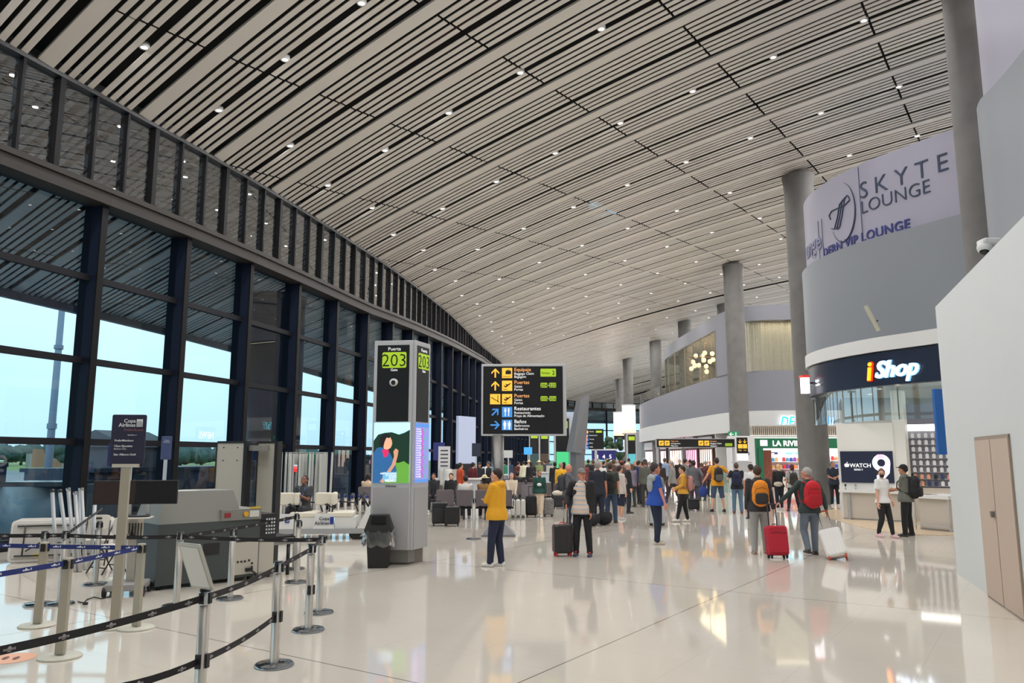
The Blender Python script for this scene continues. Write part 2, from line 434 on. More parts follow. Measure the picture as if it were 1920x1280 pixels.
# ---- white wall at the right with its door, seen to run beside the camera
w0 = Vector((7.52,13.5)); w1 = Vector((7.52-.355*17, 13.5-17)); TOPW = H+2.63
wl = MB(); wl.prism([tuple(w0),tuple(w1),(w1.x+5,w1.y),(w0.x+4.2,w0.y+.4)], 0, TOPW); wl.build('wall_right', m_white, kind='structure')
dv = (w1-w0).normalized(); nv = Vector((dv.y,-dv.x))     # into the hall is -x
if nv.x > 0: nv = -nv
def onw(x, y): # distance along the wall from its far edge for a ground point
    return (Vector((x,y))-w0).dot(dv)
d0, d1 = onw(*G(1856,1117)[:2]), onw(*G(1915,1166)[:2])
door = thing('door_1', None, None, (w0.x+dv.x*d0+nv.x*.0, w0.y+dv.y*d0, 0), math.atan2(dv.y, dv.x), kind='structure')
L_ = d1-d0; sg = 1 if Vector((-dv.y, dv.x)).dot(nv) > 0 else -1
def yy(a, b): return (min(a*sg,b*sg), max(a*sg,b*sg))
m_door = mat('bare primed door panel', (186,166,150), .6, noise_s=1.2, noise_a=.06)
for k in range(2):
    y0, y1 = yy(.004,.03); MB().box(.03+k*L_/2,L_/2*(k+1)-.012,y0,y1,.02,2.18).build('leaf', m_door, door)
y0, y1 = yy(0,.02); MB().box(0,.03,y0,y1,0,2.22).box(L_-.03,L_,y0,y1,0,2.22).box(0,L_,y0,y1,2.18,2.23).build('frame', mat('door frame', (150,135,120), .6), door)
y0, y1 = yy(.03,.07); MB().box(L_/2-.12,L_/2-.04,y0,y1,1.15,1.23).build('latch', mat('steel', (150,150,150), .3, 1), door)
# ---- shop building with curved upper floor (nearer) on the right
O1 = [(24,18.3),(18,18.6),(14.5,19.6),(13.2,20.4),(12.5,21.3),(11.9,22.4),(11.2,23.7),(10.75,25.2),(10.6,26.6),(10.75,27.9),(11.2,28.9),(12.2,29.7),(16,30.3),(24,30.6)]
def smooth_line(P, n=5):
    R = []
    for i in range(len(P)-1):
        p0, p1, p2, p3 = P[max(i-1,0)], P[i], P[i+1], P[min(i+2,len(P)-1)]
        for k in range(n):
            t = k/n; R.append(tuple(.5*((2*p1[j])+(-p0[j]+p2[j])*t+(2*p0[j]-5*p1[j]+4*p2[j]-p3[j])*t*t+(-p0[j]+3*p1[j]-3*p2[j]+p3[j])*t**3) for j in range(2)))
    R.append(P[-1]); return R
S1 = smooth_line(O1)
def inset(P, d_):
    R = []
    for i, p in enumerate(P):
        dd = (Vector(P[min(i+1,len(P)-1)])-Vector(P[max(i-1,0)])).normalized(); R.append((p[0]+dd.y*d_, p[1]-dd.x*d_))
    return R
m_banner = mat('banner vinyl', (148,146,162), .5, noise_s=.3, noise_a=.02)
m_wband = mat('white fascia', (214,214,212), .5)
MB().strip(S1, 5.58, H+6.77, .25, True).build('wall_upper_curved', m_grey, kind='structure')
MB().strip(inset(S1,-.06), 5.15, 5.58, .35, True).build('trim_white_band', m_wband, kind='structure')
bn = thing('lounge_banner', 'pale lilac curved lounge banner with dark blue lettering above the shop', 'banner', (0,0,0))
MB().strip(inset(S1,.18), H+6.77, H+9.38, .1, True).build('vinyl', m_banner, bn)
sb = inset(S1,.07)
MB().prism(inset(S1,.2), 5.3, 5.5).build('ceiling_slab', m_white, kind='structure')
# nearest grey curved parapet at the very right
S0 = smooth_line([(12.5,17.5),(10.9,16.9),(10.35,16.2),(10.15,15.2),(9.8,13.7),(9.0,11),(8.0,8),(6.5,4),(5.5,0)])
MB().strip(S0, 4.3, H+7.76, -.25, True).build('wall_upper_near', m_grey, kind='structure')
bn2 = thing('lounge_network_banner', 'white banner with dark emblem and small lettering at top right corner', 'banner', (0,0,0))
MB().strip(inset(S0,-.15), H+7.76, H+11.5, -.1, True).build('vinyl', m_banner, bn2)
# ---- far building on the right
O2 = [(40,51),(24,51.6),(20,51.6),(17.5,51.8),(16.2,52.4),(15.4,53.6),(15.0,55.5),(14.7,60),(14.4,66),(14.2,74),(14.15,82),(14.8,90),(17,99),(20,106)]
S2 = smooth_line(O2)
m_grey2 = mat('grey plaster far', (128,129,138), rough=.5, noise_s=.4, noise_a=.04)
MB().strip(S2, 5.0, 7.7, .3, True).build('wall_far_lower', m_grey2, kind='structure')
MB().strip(inset(S2,-.1), 3.6, 5.0, .3, True).build('trim_far_white_band', m_wband, kind='structure')
O3 = [(40,51),(24,51.6),(20,51.6),(17.5,51.8),(16.2,52.4),(15.4,53.6),(15.0,55.5),(14.8,60),(14.6,66),(14.55,70),(14.7,73.5),(15.3,76.5),(17,78.3),(22,79)]
S3 = smooth_line(O3)
ztop = []
for p in S3: ztop.append(12.2)
MB().strip(S3, [z-1.05 for z in ztop], ztop, .3, True).build('wall_far_upper', m_grey2, kind='structure')
gl = [p for p in S2 if p[0] < 15.3 or p[1] > 56]
MB().strip([p for p in S3 if 56 < p[1]], 7.5, 11.15, .04, True).build('window_40', glassmat('lounge glass', (.90,.92,.88), .25, .03), kind='structure')
MB().strip([p for p in S2 if 74 <= p[1]], 7.7, 8.7, .04, True).build('window_41', glassmat('rail glass', (.7,.84,.82), .8, .05), kind='structure')
pt = [p for p in S2 if (p[1] <= 56.5 and p[0] < 15.95)]
MB().strip(pt, 7.6, 11.3, .3, True).build('wall_far_pier', m_grey2, kind='structure')
MB().prism(inset(S2,.3)+[(40,106)], 7.2, 7.5).prism(inset(S3,.3)+[(40,79)], 12.05, 12.15).build('ceiling_far_slab', m_wband, kind='structure')
mr = MB()
for k, p in enumerate([p for p in S3 if 56 < p[1]]):
    if k % 4 == 0: mr.cbox((p[0]-.02,p[1],9.4),(.06,.05,3.5))
mr.build('trim_glazing_bars', mat('steel bar', (150,145,130), .4, .5), kind='structure')
# curtain window facing the camera
cu = MB(); n_ = 160; x0c, x1c = 15.95, 24.5; vs = []
for i in range(n_+1):
    x = x0c+(x1c-x0c)*i/n_; yv = 52.6+.10*math.sin(i*1.9)+.06*math.sin(i*.7+1); vs += [(x,yv,7.6),(x,yv,11.2)]
cu.add(vs, [(2*i,2*i+2,2*i+3,2*i+1) for i in range(n_)], True)
cu.build('curtain', mat('sheer curtain', (226,220,204), .8), label='pale sheer pleated curtain behind the upper floor lounge window', cat='curtain')
MB().box(15.95,26,52.02,52.06,7.7,11.15).build('window_42', glassmat('curtain glass', (.94,.95,.93), .6, .04), kind='structure')
area('window_42_fill_light', (20.5,52.15,11.1), .2, 120, (0,0,0), (1,.88,.65), sy=7).rotation_euler = (0,0,PI/2)  # added light without a fixture, brightens the front of the curtain
# ---- concrete columns
m_conc = mat('raw concrete', (112,110,108), .75, noise_s=1.6, noise_a=.32, bump=.25, bump_s=8)
def column(x, y, r, zb, zt, label):
    t = thing('concrete_column', label, 'column', (x,y,0), 0, None)
    MB().lathe([(r,zb),(r,zt-.9),(r*1.02,zt-.45),(r*1.10,zt-.12),(r*1.10,zt-.02),(r*.98,zt)], n=40).build('shaft', m_conc, t)
    MB().lathe([(r*.7,zt-.05),(r*.7,zt+2.2)], n=24).build('neck', mat('concrete neck', (110,100,92), .8), t)
    return t
column(12.0,19.0,.5,0,17.2,'tall round concrete column in front of the lilac lounge banner')
column(12.66,32.8,.62,0,H+12.3,'broad concrete column behind the left end of the dark shop sign')
column(14.25,48.7,.6,0,H+12.25,'concrete column above the green exit sign, beside the gantry sign')
column(17.6,63,.6,0,H+14.6,'slim concrete column rising behind the grey wall of the upper lounge')
column(15.75,69.6,.6,0,H+12.9,'concrete column inside the curved lounge, only its top showing above the grey band')
column(15.2,81.2,.6,0,H+12.8,'concrete column rising behind the parapet, left of the curved lounge glass')
column(14.0,93,.6,0,H+12.2,'concrete column carrying the taller glowing advertising cylinder')
column(15.6,112,.6,0,H+11.8,'slimmest concrete column, carrying the lower glowing advertising cylinder')
# ---- ceiling downlights
m_lens = mat('downlight lens', (255,252,245), .4, emit=5)
m_ring = mat('downlight ring', (235,235,232), .4)
p0 = None; cnt = 0
for (x, y, z) in sorted(lights, key=lambda p: p[1]):
    if p0 is None:
        p0 = thing('ceiling_light', 'round white downlight glowing in a gap between the ceiling slats', 'ceiling light', (x,y,z), 0, 'ceiling downlights')
        MB().lathe([(.075,.0),(.105,-.012),(.115,0),(.115,.1),(.075,.1)], n=16).build('ring', m_ring, p0)
        MB().lathe([(.0001,.004),(.078,.004)], n=16).build('lens', m_lens, p0)
        ld = bpy.data.lights.new('downlight_lamp', 'AREA'); ld.shape = 'DISK'; ld.size = .15; ld.energy = LAMP_W; ld.color = (1,.985,.972)
        lo = bpy.data.objects.new('downlight_lamp', ld); C.objects.link(lo); lo.parent = p0; lo.location = (0,0,-.02)
        continue
    if y < -6 or y > 118: continue
    copy_tree(p0, loc=(x,y,z)); cnt += 1
print('downlights', cnt)
# ================================================================== OUTSIDE
m_apron = mat('apron concrete', (110,118,126), .9, noise_s=.05, noise_a=.2)
MB().prism([(-900,-60),(300,-60),(300,395),(-900,395)], -5.4, -5).build('ground_apron', m_apron, kind='structure')
MB().prism([(-1400,395),(700,395),(700,1400),(-1400,1400)], -5.4, -5.01).build('ground_grass', mat('far grass', (112,132,78), .95, noise_s=.02, noise_a=.3), kind='structure')
m_hazy_leaf = mat('hazed tree leaves', (66,88,86), .9, noise_s=.25, noise_a=.5); m_bark = mat('bark', (70,60,50), .9)  # leaf colour shifted bluish and paler to imitate distance haze
def tree(x, y, h, r, label, seed):
    t = thing('tree', label, 'tree', (x,y,-5), 0, None); rr = random.Random(seed)
    b = MB()
    for k in range(13):
        a = rr.random()*6.28; d = r*.75*rr.random(); s_ = r*(.45+.35*rr.random())
        b.ell((d*math.cos(a), d*math.sin(a), h*(.45+.4*rr.random())), (s_*.9, s_*.9, s_*.7), 18, 12)
    me = b.build('crown', m_hazy_leaf, t); me_ = me.data
    for v in me_.vertices: v.co += Vector(noise.noise_vector(v.co*.45+Vector((seed,0,0))))*1.1+Vector(noise.noise_vector(v.co*1.6))*.9
    MB().tube([(0,0,0),(0,0,h*.6)], [r*.12, r*.07], 8).build('trunk', m_bark, t)
tl = [(-60,560,13,11),(10,600,16,9),(40,660,14,10),(126,470,15,10),(152,560,15,9),(176,640,14,10),(338,560,13,11),(378,660,14,11),(408,760,14,11),(455,650,13,12),(580,650,12,12),(640,760,13,12)]
tl += [(60,640,15,11),(205,600,14,11),(240,650,14,11),(282,600,14,11),(435,600,13,10),(500,640,13,12)]
tn = ['broad tree at the field edge outside, near the picture left border','tree in the far treeline left of the brown building','tree in the far treeline touching the brown building','tallest dark tree right of the light mast','dark tree between light mast and second fin','low tree behind the second fin','tree beyond the jet bridge, left of white archway','tree beyond the jet bridge behind the archway','low tree beyond the jet bridge behind white panels','distant tree behind third fin','distant tree beyond the stored white poles','distant tree just left of the gate totem','tree rising behind the brown block','hazy tree behind the tall navy airline sign','hazy tree above the pitched cabin roof','hazy tree right of the pitched cabin roof','hazy tree between second and third fin','hazy tree behind the round stair tower']
for k, (px, Y, h, r) in enumerate(tl):
    p = V(px, 860, Y); tree(p.x, p.y, h, r, tn[k], k)
b1 = thing('terminal_block', 'brown and grey low block far across the grass beside light mast', 'building', (*V(88,860,520)[:2],-5))
MB().box(-10,10,0,14,0,12).build('body', mat('tan block', (150,112,92), .9), b1); MB().box(-14,-10,0,12,0,9).box(10,15,0,12,0,10).build('wing', mat('grey block', (140,140,140), .9), b1)
m_mast = mat('mast steel', (120,136,156), .5, .3)
for k, (px, Y, r, lab) in enumerate([(92,58,.26,'tall grey light mast outside the leftmost windows'),(436,75,.2,'tall light mast outside the third window bay')]):
    p = V(px, 858, Y); t = thing('light_mast', lab, 'mast', (p.x,p.y,-5))
    MB().tube([(0,0,0),(0,0,9),(0,0,26)], [r*1.15,r,r*.7], 12).build('pole', m_mast, t); MB().lathe([(r*1.3,9),(r*1.3,9.4)], n=12).lathe([(r*1.25,15),(r*1.25,15.3)], n=12).build('collar', m_mast, t)
m_br = mat('bridge navy cladding', (48,66,92), .5, noise_s=.6, noise_a=.15); m_br2 = mat('bridge dark glass', (22,32,48), .25)
jb = thing('jet_bridge', 'dark navy boarding bridge with pitched cabin roof outside the windows', 'jet bridge', (0,0,0))
A_, B_ = V(165,905,30), V(455,905,40)
d_ = Vector((B_.x-A_.x, B_.y-A_.y)).normalized(); n_ = Vector((-d_.y,d_.x))
a0, b0, a1, b1_ = Vector(A_[:2]), Vector(B_[:2]), Vector(A_[:2])+n_*3, Vector(B_[:2])+n_*3
MB().prism([tuple(a0),tuple(b0),tuple(b1_),tuple(a1)], -1.6, 1.35).build('tunnel', m_br, jb)
MB().prism([tuple(a0-n_*.06),tuple(b0-n_*.06),tuple(b0),tuple(a0)], -.6, .5).build('glazing', m_br2, jb)
MB().prism([tuple(a0-n_*.25),tuple(b0-n_*.25),tuple(b1_+n_*.25),tuple(a1+n_*.25)], 1.35, 1.5).build('roof', m_br, jb)
cx = a0.lerp(b0,.33)+n_*1.5
mbr = MB(); mbr.cbox((cx.x,cx.y,1.9),(2.6,3,.9), math.atan2(d_.y,d_.x)); R_ = Matrix.Translation((cx.x,cx.y,2.35)) @ Matrix.Rotation(math.atan2(d_.y,d_.x),4,'Z')
pr = [R_ @ Vector(q) for q in [(-1.6,-1.8,0),(1.6,-1.8,0),(1.6,1.8,0),(-1.6,1.8,0),(-1.6,0,.7),(1.6,0,.7)]]
mbr.add(pr, [(0,3,2,1),(0,1,5,4),(2,3,4,5),(1,2,5),(3,0,4)]); mbr.build('cabin', mat('cabin grey', (88,104,122), .6), jb)
ms = MB()
for f in (.1,.5,.9): q_ = a0.lerp(b0,f)+n_*1.5; ms.tube([(q_.x,q_.y,-5),(q_.x,q_.y,-1.6)], .35, 10)
ms.build('supports', m_br, jb)
jb2 = thing('jet_bridge', 'second dark boarding bridge farther along, behind the stored white poles', 'jet bridge', (0,0,0))
A_, B_ = V(430,900,44), V(760,885,70); a0, b0 = Vector(A_[:2]), Vector(B_[:2]); n_ = Vector((-.3,1)).normalized()
MB().prism([tuple(a0),tuple(b0),tuple(b0+n_*3),tuple(a0+n_*3)], -2.5, 1.9).build('tunnel', m_br, jb2)
MB().prism([tuple(a0-n_*.3),tuple(b0-n_*.3),tuple(b0+n_*3.3),tuple(a0+n_*3.3)], 1.9, 2.1).build('roof', m_br2, jb2)
MB().tube([(a0.x+1,a0.y+1,-5),(a0.x+1,a0.y+1,-2.5)], .4, 8).build('support', m_br, jb2)
p = V(62,930,26)
tk = thing('service_tank', 'pale blue rounded metal tank with dark cap outside the leftmost window', 'tank', (p.x,p.y,-5))
MB().lathe([(.0,4.55),(1.0,4.55),(1.0,6.0),(.0,6.0)], n=28).build('drum', mat('tank metal', (186,214,230), .35, .0, noise_s=2), tk)
MB().lathe([(.8,0),(.8,4.55),(0,4.55)], n=20).build('pedestal', m_br2, tk)
MB().cbox((.4,0,6.08),(2.2,1.8,.14)).cbox((2.3,.3,5.5),(1.6,1.2,1.1)).build('cap', m_br2, tk)
p = V(-185,930,24)
MB().box(-2.2,1.2,0,3,0,6.6).box(-2.2,1.25,-.1,3,6.6,6.75).build('service_cabin', m_br, label='dark blue service cabin outside at the picture left border', cat='cabin', loc=(p.x,p.y,-5))
p = V(505,860,31)
st_ = thing('stair_tower', 'dark round stair tower rising outside the fourth window bay', 'tower', (p.x,p.y,-5))
MB().lathe([(1.15,0),(1.15,13.2),(0,13.2)], n=28).build('shaft', mat('tower navy', (44,58,78), .35, .2), st_); MB().lathe([(1.2,13.2),(1.2,13.4),(0,13.4)], n=28).build('cap', m_br2, st_)

# ================================================================== LEFT: barriers, security equipment
m_chr = mat('polished steel', (205,205,205), .18, 1); m_chrb = mat('steel base', (170,176,184), .12, 1)
m_post = mat('satin aluminium post', (214,208,200), .3, .75)
m_beige = mat('beige painted post', (168,162,146), .45, .2); m_beigeb = mat('off white base', (190,188,174), .5)
m_blk = mat('black plastic', (26,26,28), .45); m_belt = mat('black belt webbing', (30,27,30), .8, bump=.2, bump_s=300)
m_bblue = mat('blue belt webbing', (28,42,110), .75); m_prt = mat('belt print grey', (150,146,148), .7); m_wh = mat('white print', (225,228,232), .6)
def stanchion(P, style='steel', label='', h=.95, low=False, group=None):
    t = thing('belt_stanchion', label, 'stanchion', (P[0],P[1],0), random.uniform(-.3,.3), group)
    if style == 'steel':
        MB().lathe([(0,0),(.18,0),(.182,.014),(.17,.028),(.06,.036),(0,.037)], n=36).build('base', m_chrb, t)
        b = MB(); b.lathe([(.036,.03),(.036,h-.03),(.0,h-.03)], n=18); b.cbox((-.034,0,h/2),(.016,.028,h-.1)); b.cbox((.034,0,h/2),(.016,.028,h-.1)); b.build('post', m_post, t)
        MB().lathe([(.041,h-.10),(.041,h-.005),(.036,h),(0,h)], n=18).build('head', m_chr, t)
        c = MB(); c.cbox((0,-.045,h-.05),(.035,.014,.08)).cbox((.045,0,h-.05),(.014,.035,.08)); c.lathe([(.042,h),(.042,h+.008),(0,h+.008)], n=16); c.build('belt_clip', m_blk, t)
        if low: MB().cbox((0,-.045,.45),(.04,.018,.1)).cbox((.048,0,.45),(.018,.04,.1)).build('low_clip', m_blk, t)
    else:
        MB().lathe([(0,0),(.2,0),(.2,.012),(.185,.022),(0,.024)], n=36).build('base', m_beigeb, t)
        MB().cbox((0,0,h/2+.01),(.085,.05,h-.04)).lathe([(.0,h),(.045,h),(.045,h-.03)], n=12).build('post', m_beige, t)
        MB().cbox((0,-.035,h-.06),(.05,.02,.09)).cbox((.048,0,h-.06),(.02,.03,.09)).build('belt_clip', m_blk, t)
    return t
def belt(A, B, z0, z1, label, m=None, sag=.0, wd=.05, marks=.28, name='barrier_belt', txt=None):
    A = Vector((A[0],A[1],z0)); B = Vector((B[0],B[1],z1)); D = B-A; L = D.length; n = max(2, int(L/.15))
    dh = Vector((D.x,D.y)).normalized(); nn = Vector((-dh.y,dh.x)); 
    if nn.dot(Vector((A.x,A.y))) > 0: nn = -nn       # towards the camera
    t = thing(name, label, 'belt', tuple(A))
    b = MB(); vs = []
    for i in range(n+1):
        f = i/n; p = D*f; z = p.z-sag*4*f*(1-f)
        for s_, e in ((1,-wd/2),(1,wd/2),(-1,wd/2),(-1,-wd/2)): vs.append((p.x+nn.x*.001*s_, p.y+nn.y*.001*s_, z+e))
    fs = []
    for i in range(n):
        for k in range(4): fs.append((i*4+k,(i+1)*4+k,(i+1)*4+(k+1)%4,i*4+(k+1)%4))
    b.add(vs, fs).build('webbing', m or m_belt, t)
    if marks:
        k = int(L/marks); mk = MB(); ang = math.atan2(dh.y,dh.x)
        for j in range(k):
            f = (j+.5)/k; p = D*f; z = p.z-sag*4*f*(1-f); sl_ = math.atan2(D.z-sag*4*(1-2*f), Vector((D.x,D.y)).length)
            M = Matrix.Translation((p.x+nn.x*.003,p.y+nn.y*.003,z)) @ Matrix.Rotation(ang,4,'Z') @ Matrix.Rotation(-sl_,4,'Y')
            q = MB()
            q.ell((0,0,.004),(.013,.001,.011),8,5)
            for dx in (-.034,-.022,-.010,.010,.022,.034): q.box(dx-.004,dx+.004,-.001,.001,-.008,.004)
            q.box(.05,.062,-.001,.001,-.007,.012) if txt else q.box(-.012,.012,-.001,.001,-.016,-.011)
            q.xf(M); mk.add(q.v, q.f)
        mk.build('print', m_wh if txt else m_prt, t)
    return t
gp = {}
def GP(k, px, py): p = G(px, py); gp[k] = (p.x, p.y); return gp[k]
stanchion(GP('S1',514,1248), label='steel belt stanchion nearest the camera with its whole round base showing', low=True)
q = V(385,1108,6.05); gp['S0'] = (q.x,q.y)
stanchion(gp['S0'], label='steel stanchion carrying the tilted white sign frame', low=True)
stanchion(GP('S2',578,1182), label='steel stanchion second behind the nearest one, its base overlapping another', low=True)
stanchion(GP('S3',598,1149), label='steel stanchion at the corner where two black belts meet, right of all others')
stanchion(GP('S4',556,1092), label='steel stanchion with shiny base just behind the corner stanchion')
stanchion(GP('S5',552,1067), label='farthest steel stanchion of the queue corner, beside the conveyor end')
stanchion(GP('S6',431,1123), label='steel stanchion standing before the baggage scanner near its right end')
stanchion(GP('S7',330,1137), label='steel stanchion standing before the baggage scanner, left of the white sign frame')
stanchion(GP('C1',178,1096), label='steel stanchion between the sign post and folding tables')
stanchion(GP('C2',72,1134), label='chromed stanchion behind the left beige stanchion')
stanchion(GP('C3',112,1133), label='chromed stanchion behind the middle beige stanchion')
stanchion(GP('F1',888,1011), label='lone steel stanchion standing left of the person in yellow hoodie')
stanchion(GP('T1',112,1232), 'beige', label='beige stanchion nearest the camera with off white base and blue belt')
stanchion(GP('T2',70,1173), 'beige', label='beige stanchion leftmost of the three with blue belt')
stanchion(GP('T3',255,1178), 'beige', label='beige stanchion where the two blue belts meet')
offL = G(-60,1290)
e = G(-40,1228,.9); belt(e, gp['S0'], .90, .90, 'black belt running from the left border to the sign frame stanchion', sag=.02, marks=.33)
e = G(215,1290,.45); belt(e, gp['S0'], .45, .45, 'low black belt running from the bottom border to sign frame stanchion', sag=.02, marks=.33)
belt(gp['S0'], gp['S1'], .90, .90, 'upper black belt between sign frame stanchion and the nearest stanchion', sag=.02, marks=.3)
belt(gp['S0'], gp['S1'], .45, .45, 'lower black belt between sign frame stanchion and the nearest stanchion', sag=.03, marks=.3)
belt(gp['S1'], gp['S2'], .90, .90, 'black belt between the nearest stanchion and the one behind it', marks=.3)
belt(gp['S2'], gp['S3'], .90, .90, 'short black belt between the two stanchions with overlapping bases', marks=.2)
belt(gp['S7'], gp['S3'], .90, .90, 'long black belt from scanner front to the corner stanchion', marks=.3, sag=.02)
belt(gp['S7'], gp['S5'], .90, .90, 'black belt rising past the scanner to the farthest corner stanchion', marks=.3, sag=.02)
belt(gp['C3'], gp['S7'], .90, .90, 'black belt from chromed stanchion across the sign post to scanner', marks=.3, sag=.02)
q = G(-60,1005,.9); belt(q, gp['C3'], .90, .90, 'black belt from left border to the chromed stanchions', marks=.3)
q = V(190,985,15); belt(gp['C3'], q, .90, .98, 'short black belt slanting up towards white folding chairs', marks=.25)
q = G(-40,1083,.9); belt(q, gp['T1'], .90, .9, 'blue belt from left border to the nearest beige stanchion', m_bblue, marks=.3, txt=1)
belt(gp['T1'], gp['T3'], .90, .9, 'blue belt between nearest beige stanchion and the right beige one', m_bblue, marks=.3, txt=1)
q = G(-60,1021,.9); belt(q, gp['T2'], .90, .9, 'blue belt from left border to the leftmost beige stanchion', m_bblue, marks=.3, txt=1)
belt(gp['T2'], gp['T3'], .90, .9, 'blue belt between leftmost and right beige stanchions', m_bblue, marks=.3, txt=1)
# white tilted sign frame on stanchion
sf = thing('sign_frame', 'white blank tilted sign in an aluminium frame on top of a stanchion', 'sign', (gp['S0'][0]-.01, gp['S0'][1]-.01, .955), math.radians(-35))
RT = Matrix.Translation((.07,0,.0)) @ Matrix.Rotation(math.radians(22),4,'X')
MB().rbox((-.07,0,.20),(.28,.02,.37),.012).xf(RT).build('frame', mat('frame aluminium', (188,188,180), .35, .6), sf)
MB().box(-.185,.045,-.014,-.010,.04,.36).xf(RT).build('sheet', mat('paper white', (222,222,216), .5), sf)
MB().cbox((.0,.01,0),(.05,.04,.05)).build('bracket', m_blk, sf)
# airline sign on tall post
m_navy = mat('sign navy', (36,38,62), .5); m_gold = mat('print gold', (214,170,80), .6); m_rose = mat('print rose', (150,96,100), .6)
p = G(215,1176)
cs = thing('airline_sign', 'tall dark navy airline sign on a beige post, white lettering', 'sign', (p.x,p.y,0), math.radians(8))
MB().lathe([(0,0),(.2,0),(.2,.012),(.185,.022),(0,.024)], n=32).build('base', m_beigeb, cs)
MB().cbox((0,0,.93),(.10,.06,1.82)).build('post', m_beige, cs)
MB().cbox((0,-.01,1.845),(.30,.05,.04)).build('holder', m_beigeb, cs)
MB().rbox((0,0,2.14),(.39,.018,.62),.02).build('panel', m_navy, cs)
for s_, sz, x, z, bb, mm in [('Copa',.062,.075,2.355,.02,m_wh),('Airlines',.062,.075,2.305,.02,m_wh),('PreferAccess',.042,.17,2.255,0,m_rose),
    ('SkyAlliance +',.02,.1,2.20,0,m_wh),]:
    text(s_, sz, mm, cs, (x,-.012,z), align='RIGHT', bold=bb*.6)
for s_, sz, z in [('PreferMembers',.034,2.13),('Clase Ejecutiva',.034,2.065),('Business Class',.024,2.035),('Star Alliance Gold',.034,1.965)]:
    text(s_, sz, m_wh, cs, (-.15,-.012,z), bold=.012 if sz > .03 else 0)
lg = MB(); lg.box(.085,.155,-.013,-.010,2.305,2.395); lg.build('logo', m_wh, cs)
lg = MB()
for k in range(3):
    pts = [(.09+.06*j/6, -.016, 2.315+.02*k+.012*math.sin(j*.6)) for j in range(7)]; lg.tube(pts, .0022, 4)
lg.build('logo_waves', m_navy, cs)
p = G(240,1120); p = V(222,1000,12.6)
s2 = thing('airline_sign', 'low blue Premier and Economy arrow sign behind the tall navy sign', 'sign', (p.x,p.y,0), math.radians(5))
MB().lathe([(0,0),(.18,0),(.18,.02),(0,.024)], n=24).build('base', m_beigeb, s2); MB().cbox((.12,0,.9),(.03,.03,1.8)).build('post', mat('pale post', (190,200,208), .5), s2)
MB().rbox((0,-.01,1.98),(.5,.018,.36),.02).build('panel', mat('sign royal blue', (26,34,96), .5), s2)
text('Premier', .07, m_wh, s2, (-.16,-.022,1.9)); text('Economy', .07, m_wh, s2, (-.16,-.022,1.82))
a_ = MB()
for z in (1.925,1.845): a_.add([(-.22,-.022,z+.0),(-.195,-.022,z+.02),(-.17,-.022,z),(-.195,-.022,z-.02)], [(0,1,2,3)])
a_.build('arrows', m_gold, s2)
p = V(308,900,13.5)
s3 = thing('airline_sign', 'small bluish airline sign on a pale post by the second fin', 'sign', (p.x,p.y,0), math.radians(25))
MB().lathe([(0,0),(.18,0),(.18,.02),(0,.024)], n=24).build('base', m_beigeb, s3); MB().cbox((0,0,.95),(.06,.04,1.9)).build('post', mat('pale post', (190,200,208), .5), s3)
MB().rbox((0,0,2.1),(.17,.02,.4),.01).build('panel', mat('sign slate blue', (66,80,120), .5), s3)
text('Copa', .035, m_wh, s3, (0,-.014,2.22), align='CENTER'); text('Airlines', .035, m_wh, s3, (0,-.014,2.19), align='CENTER')
# folding tables leaning at the window
m_tab = mat('table plastic', (212,208,202), .6, bump=.2, bump_s=60); m_tube = mat('dark grey tube', (64,62,62), .4, .5)
for k, lab in enumerate(['front white folding table standing on its long edge with folded legs facing out','second folding table of the stack leaning at the window','rear folding table of the stack, against the window']):
    p = G(12-k*4,1056-k*2)
    t = thing('folding_table', lab, 'folding table', (p.x+.02*k,p.y+.13*k,0), math.radians(18))
    M = Matrix.Rotation(math.radians(-9),4,'X')
    MB().rbox((.85,0,.39),(1.7,.045,.76),.07).xf(M).build('tabletop', m_tab, t)
    MB().rbox((.85,-.02,.39),(1.6,.05,.66),.05).xf(M).build('underside', mat('table underside lattice', (186,182,176), .7, noise_s=70, noise_a=.25), t)
    if k == 0:
        f = MB()
        f.tube([(.12,-.07,.12),(1.6,-.07,.12)], .014, 6).tube([(.12,-.07,.66),(1.6,-.07,.66)], .014, 6)
        f.tube([(.25,-.08,.12),(.25,-.08,.66)], .014, 6).tube([(1.45,-.08,.12),(1.45,-.08,.66)], .014, 6)
        f.tube([(.3,-.09,.2),(.75,-.09,.5),(.95,-.09,.5),(1.4,-.09,.2)], .013, 6).tube([(.55,-.09,.12),(.8,-.09,.34),(1.2,-.09,.34)], .012, 6)
        f.xf(M).build('leg_frame', m_tube, t)
        MB().box(.42,.58,-.052,-.048,.10,.15).xf(M).build('sticker', mat('yellow sticker', (220,196,60), .6), t)
m_pole = mat('loose pole aluminium', (196,198,200), .35, .6)
pp = [(98,918,106,1062),(112,918,132,1062),(128,915,142,1062),(151,915,146,1062),(153,915,160,1062),(141,922,150,1062),(180,915,170,1066)]
pn = ['loose aluminium post leaning at left end of the bundle','loose aluminium post with black cap, second in the bundle','loose aluminium post slanting right beside the black capped one','loose thick aluminium post in the middle of the bundle','loose aluminium post crossing behind the thick one','loose aluminium post half hidden behind the thick one','loose aluminium post leaning beside the folding chairs']
for k, (x0,y0,x1,y1) in enumerate(pp):
    b = G(x1,1064+k%3*4) ; tpt = V(x0,y0,b.y+.35)
    t = thing('loose_post', pn[k], 'post', (b.x,b.y,0)); D = tpt-b
    MB().tube([(0,0,0), tuple(D)], .032, 10).build('tube', m_pole, t); MB().tube([tuple(D*.965), tuple(D*1.002)], .038, 10).build('cap', m_blk if k < 2 else m_chr, t)
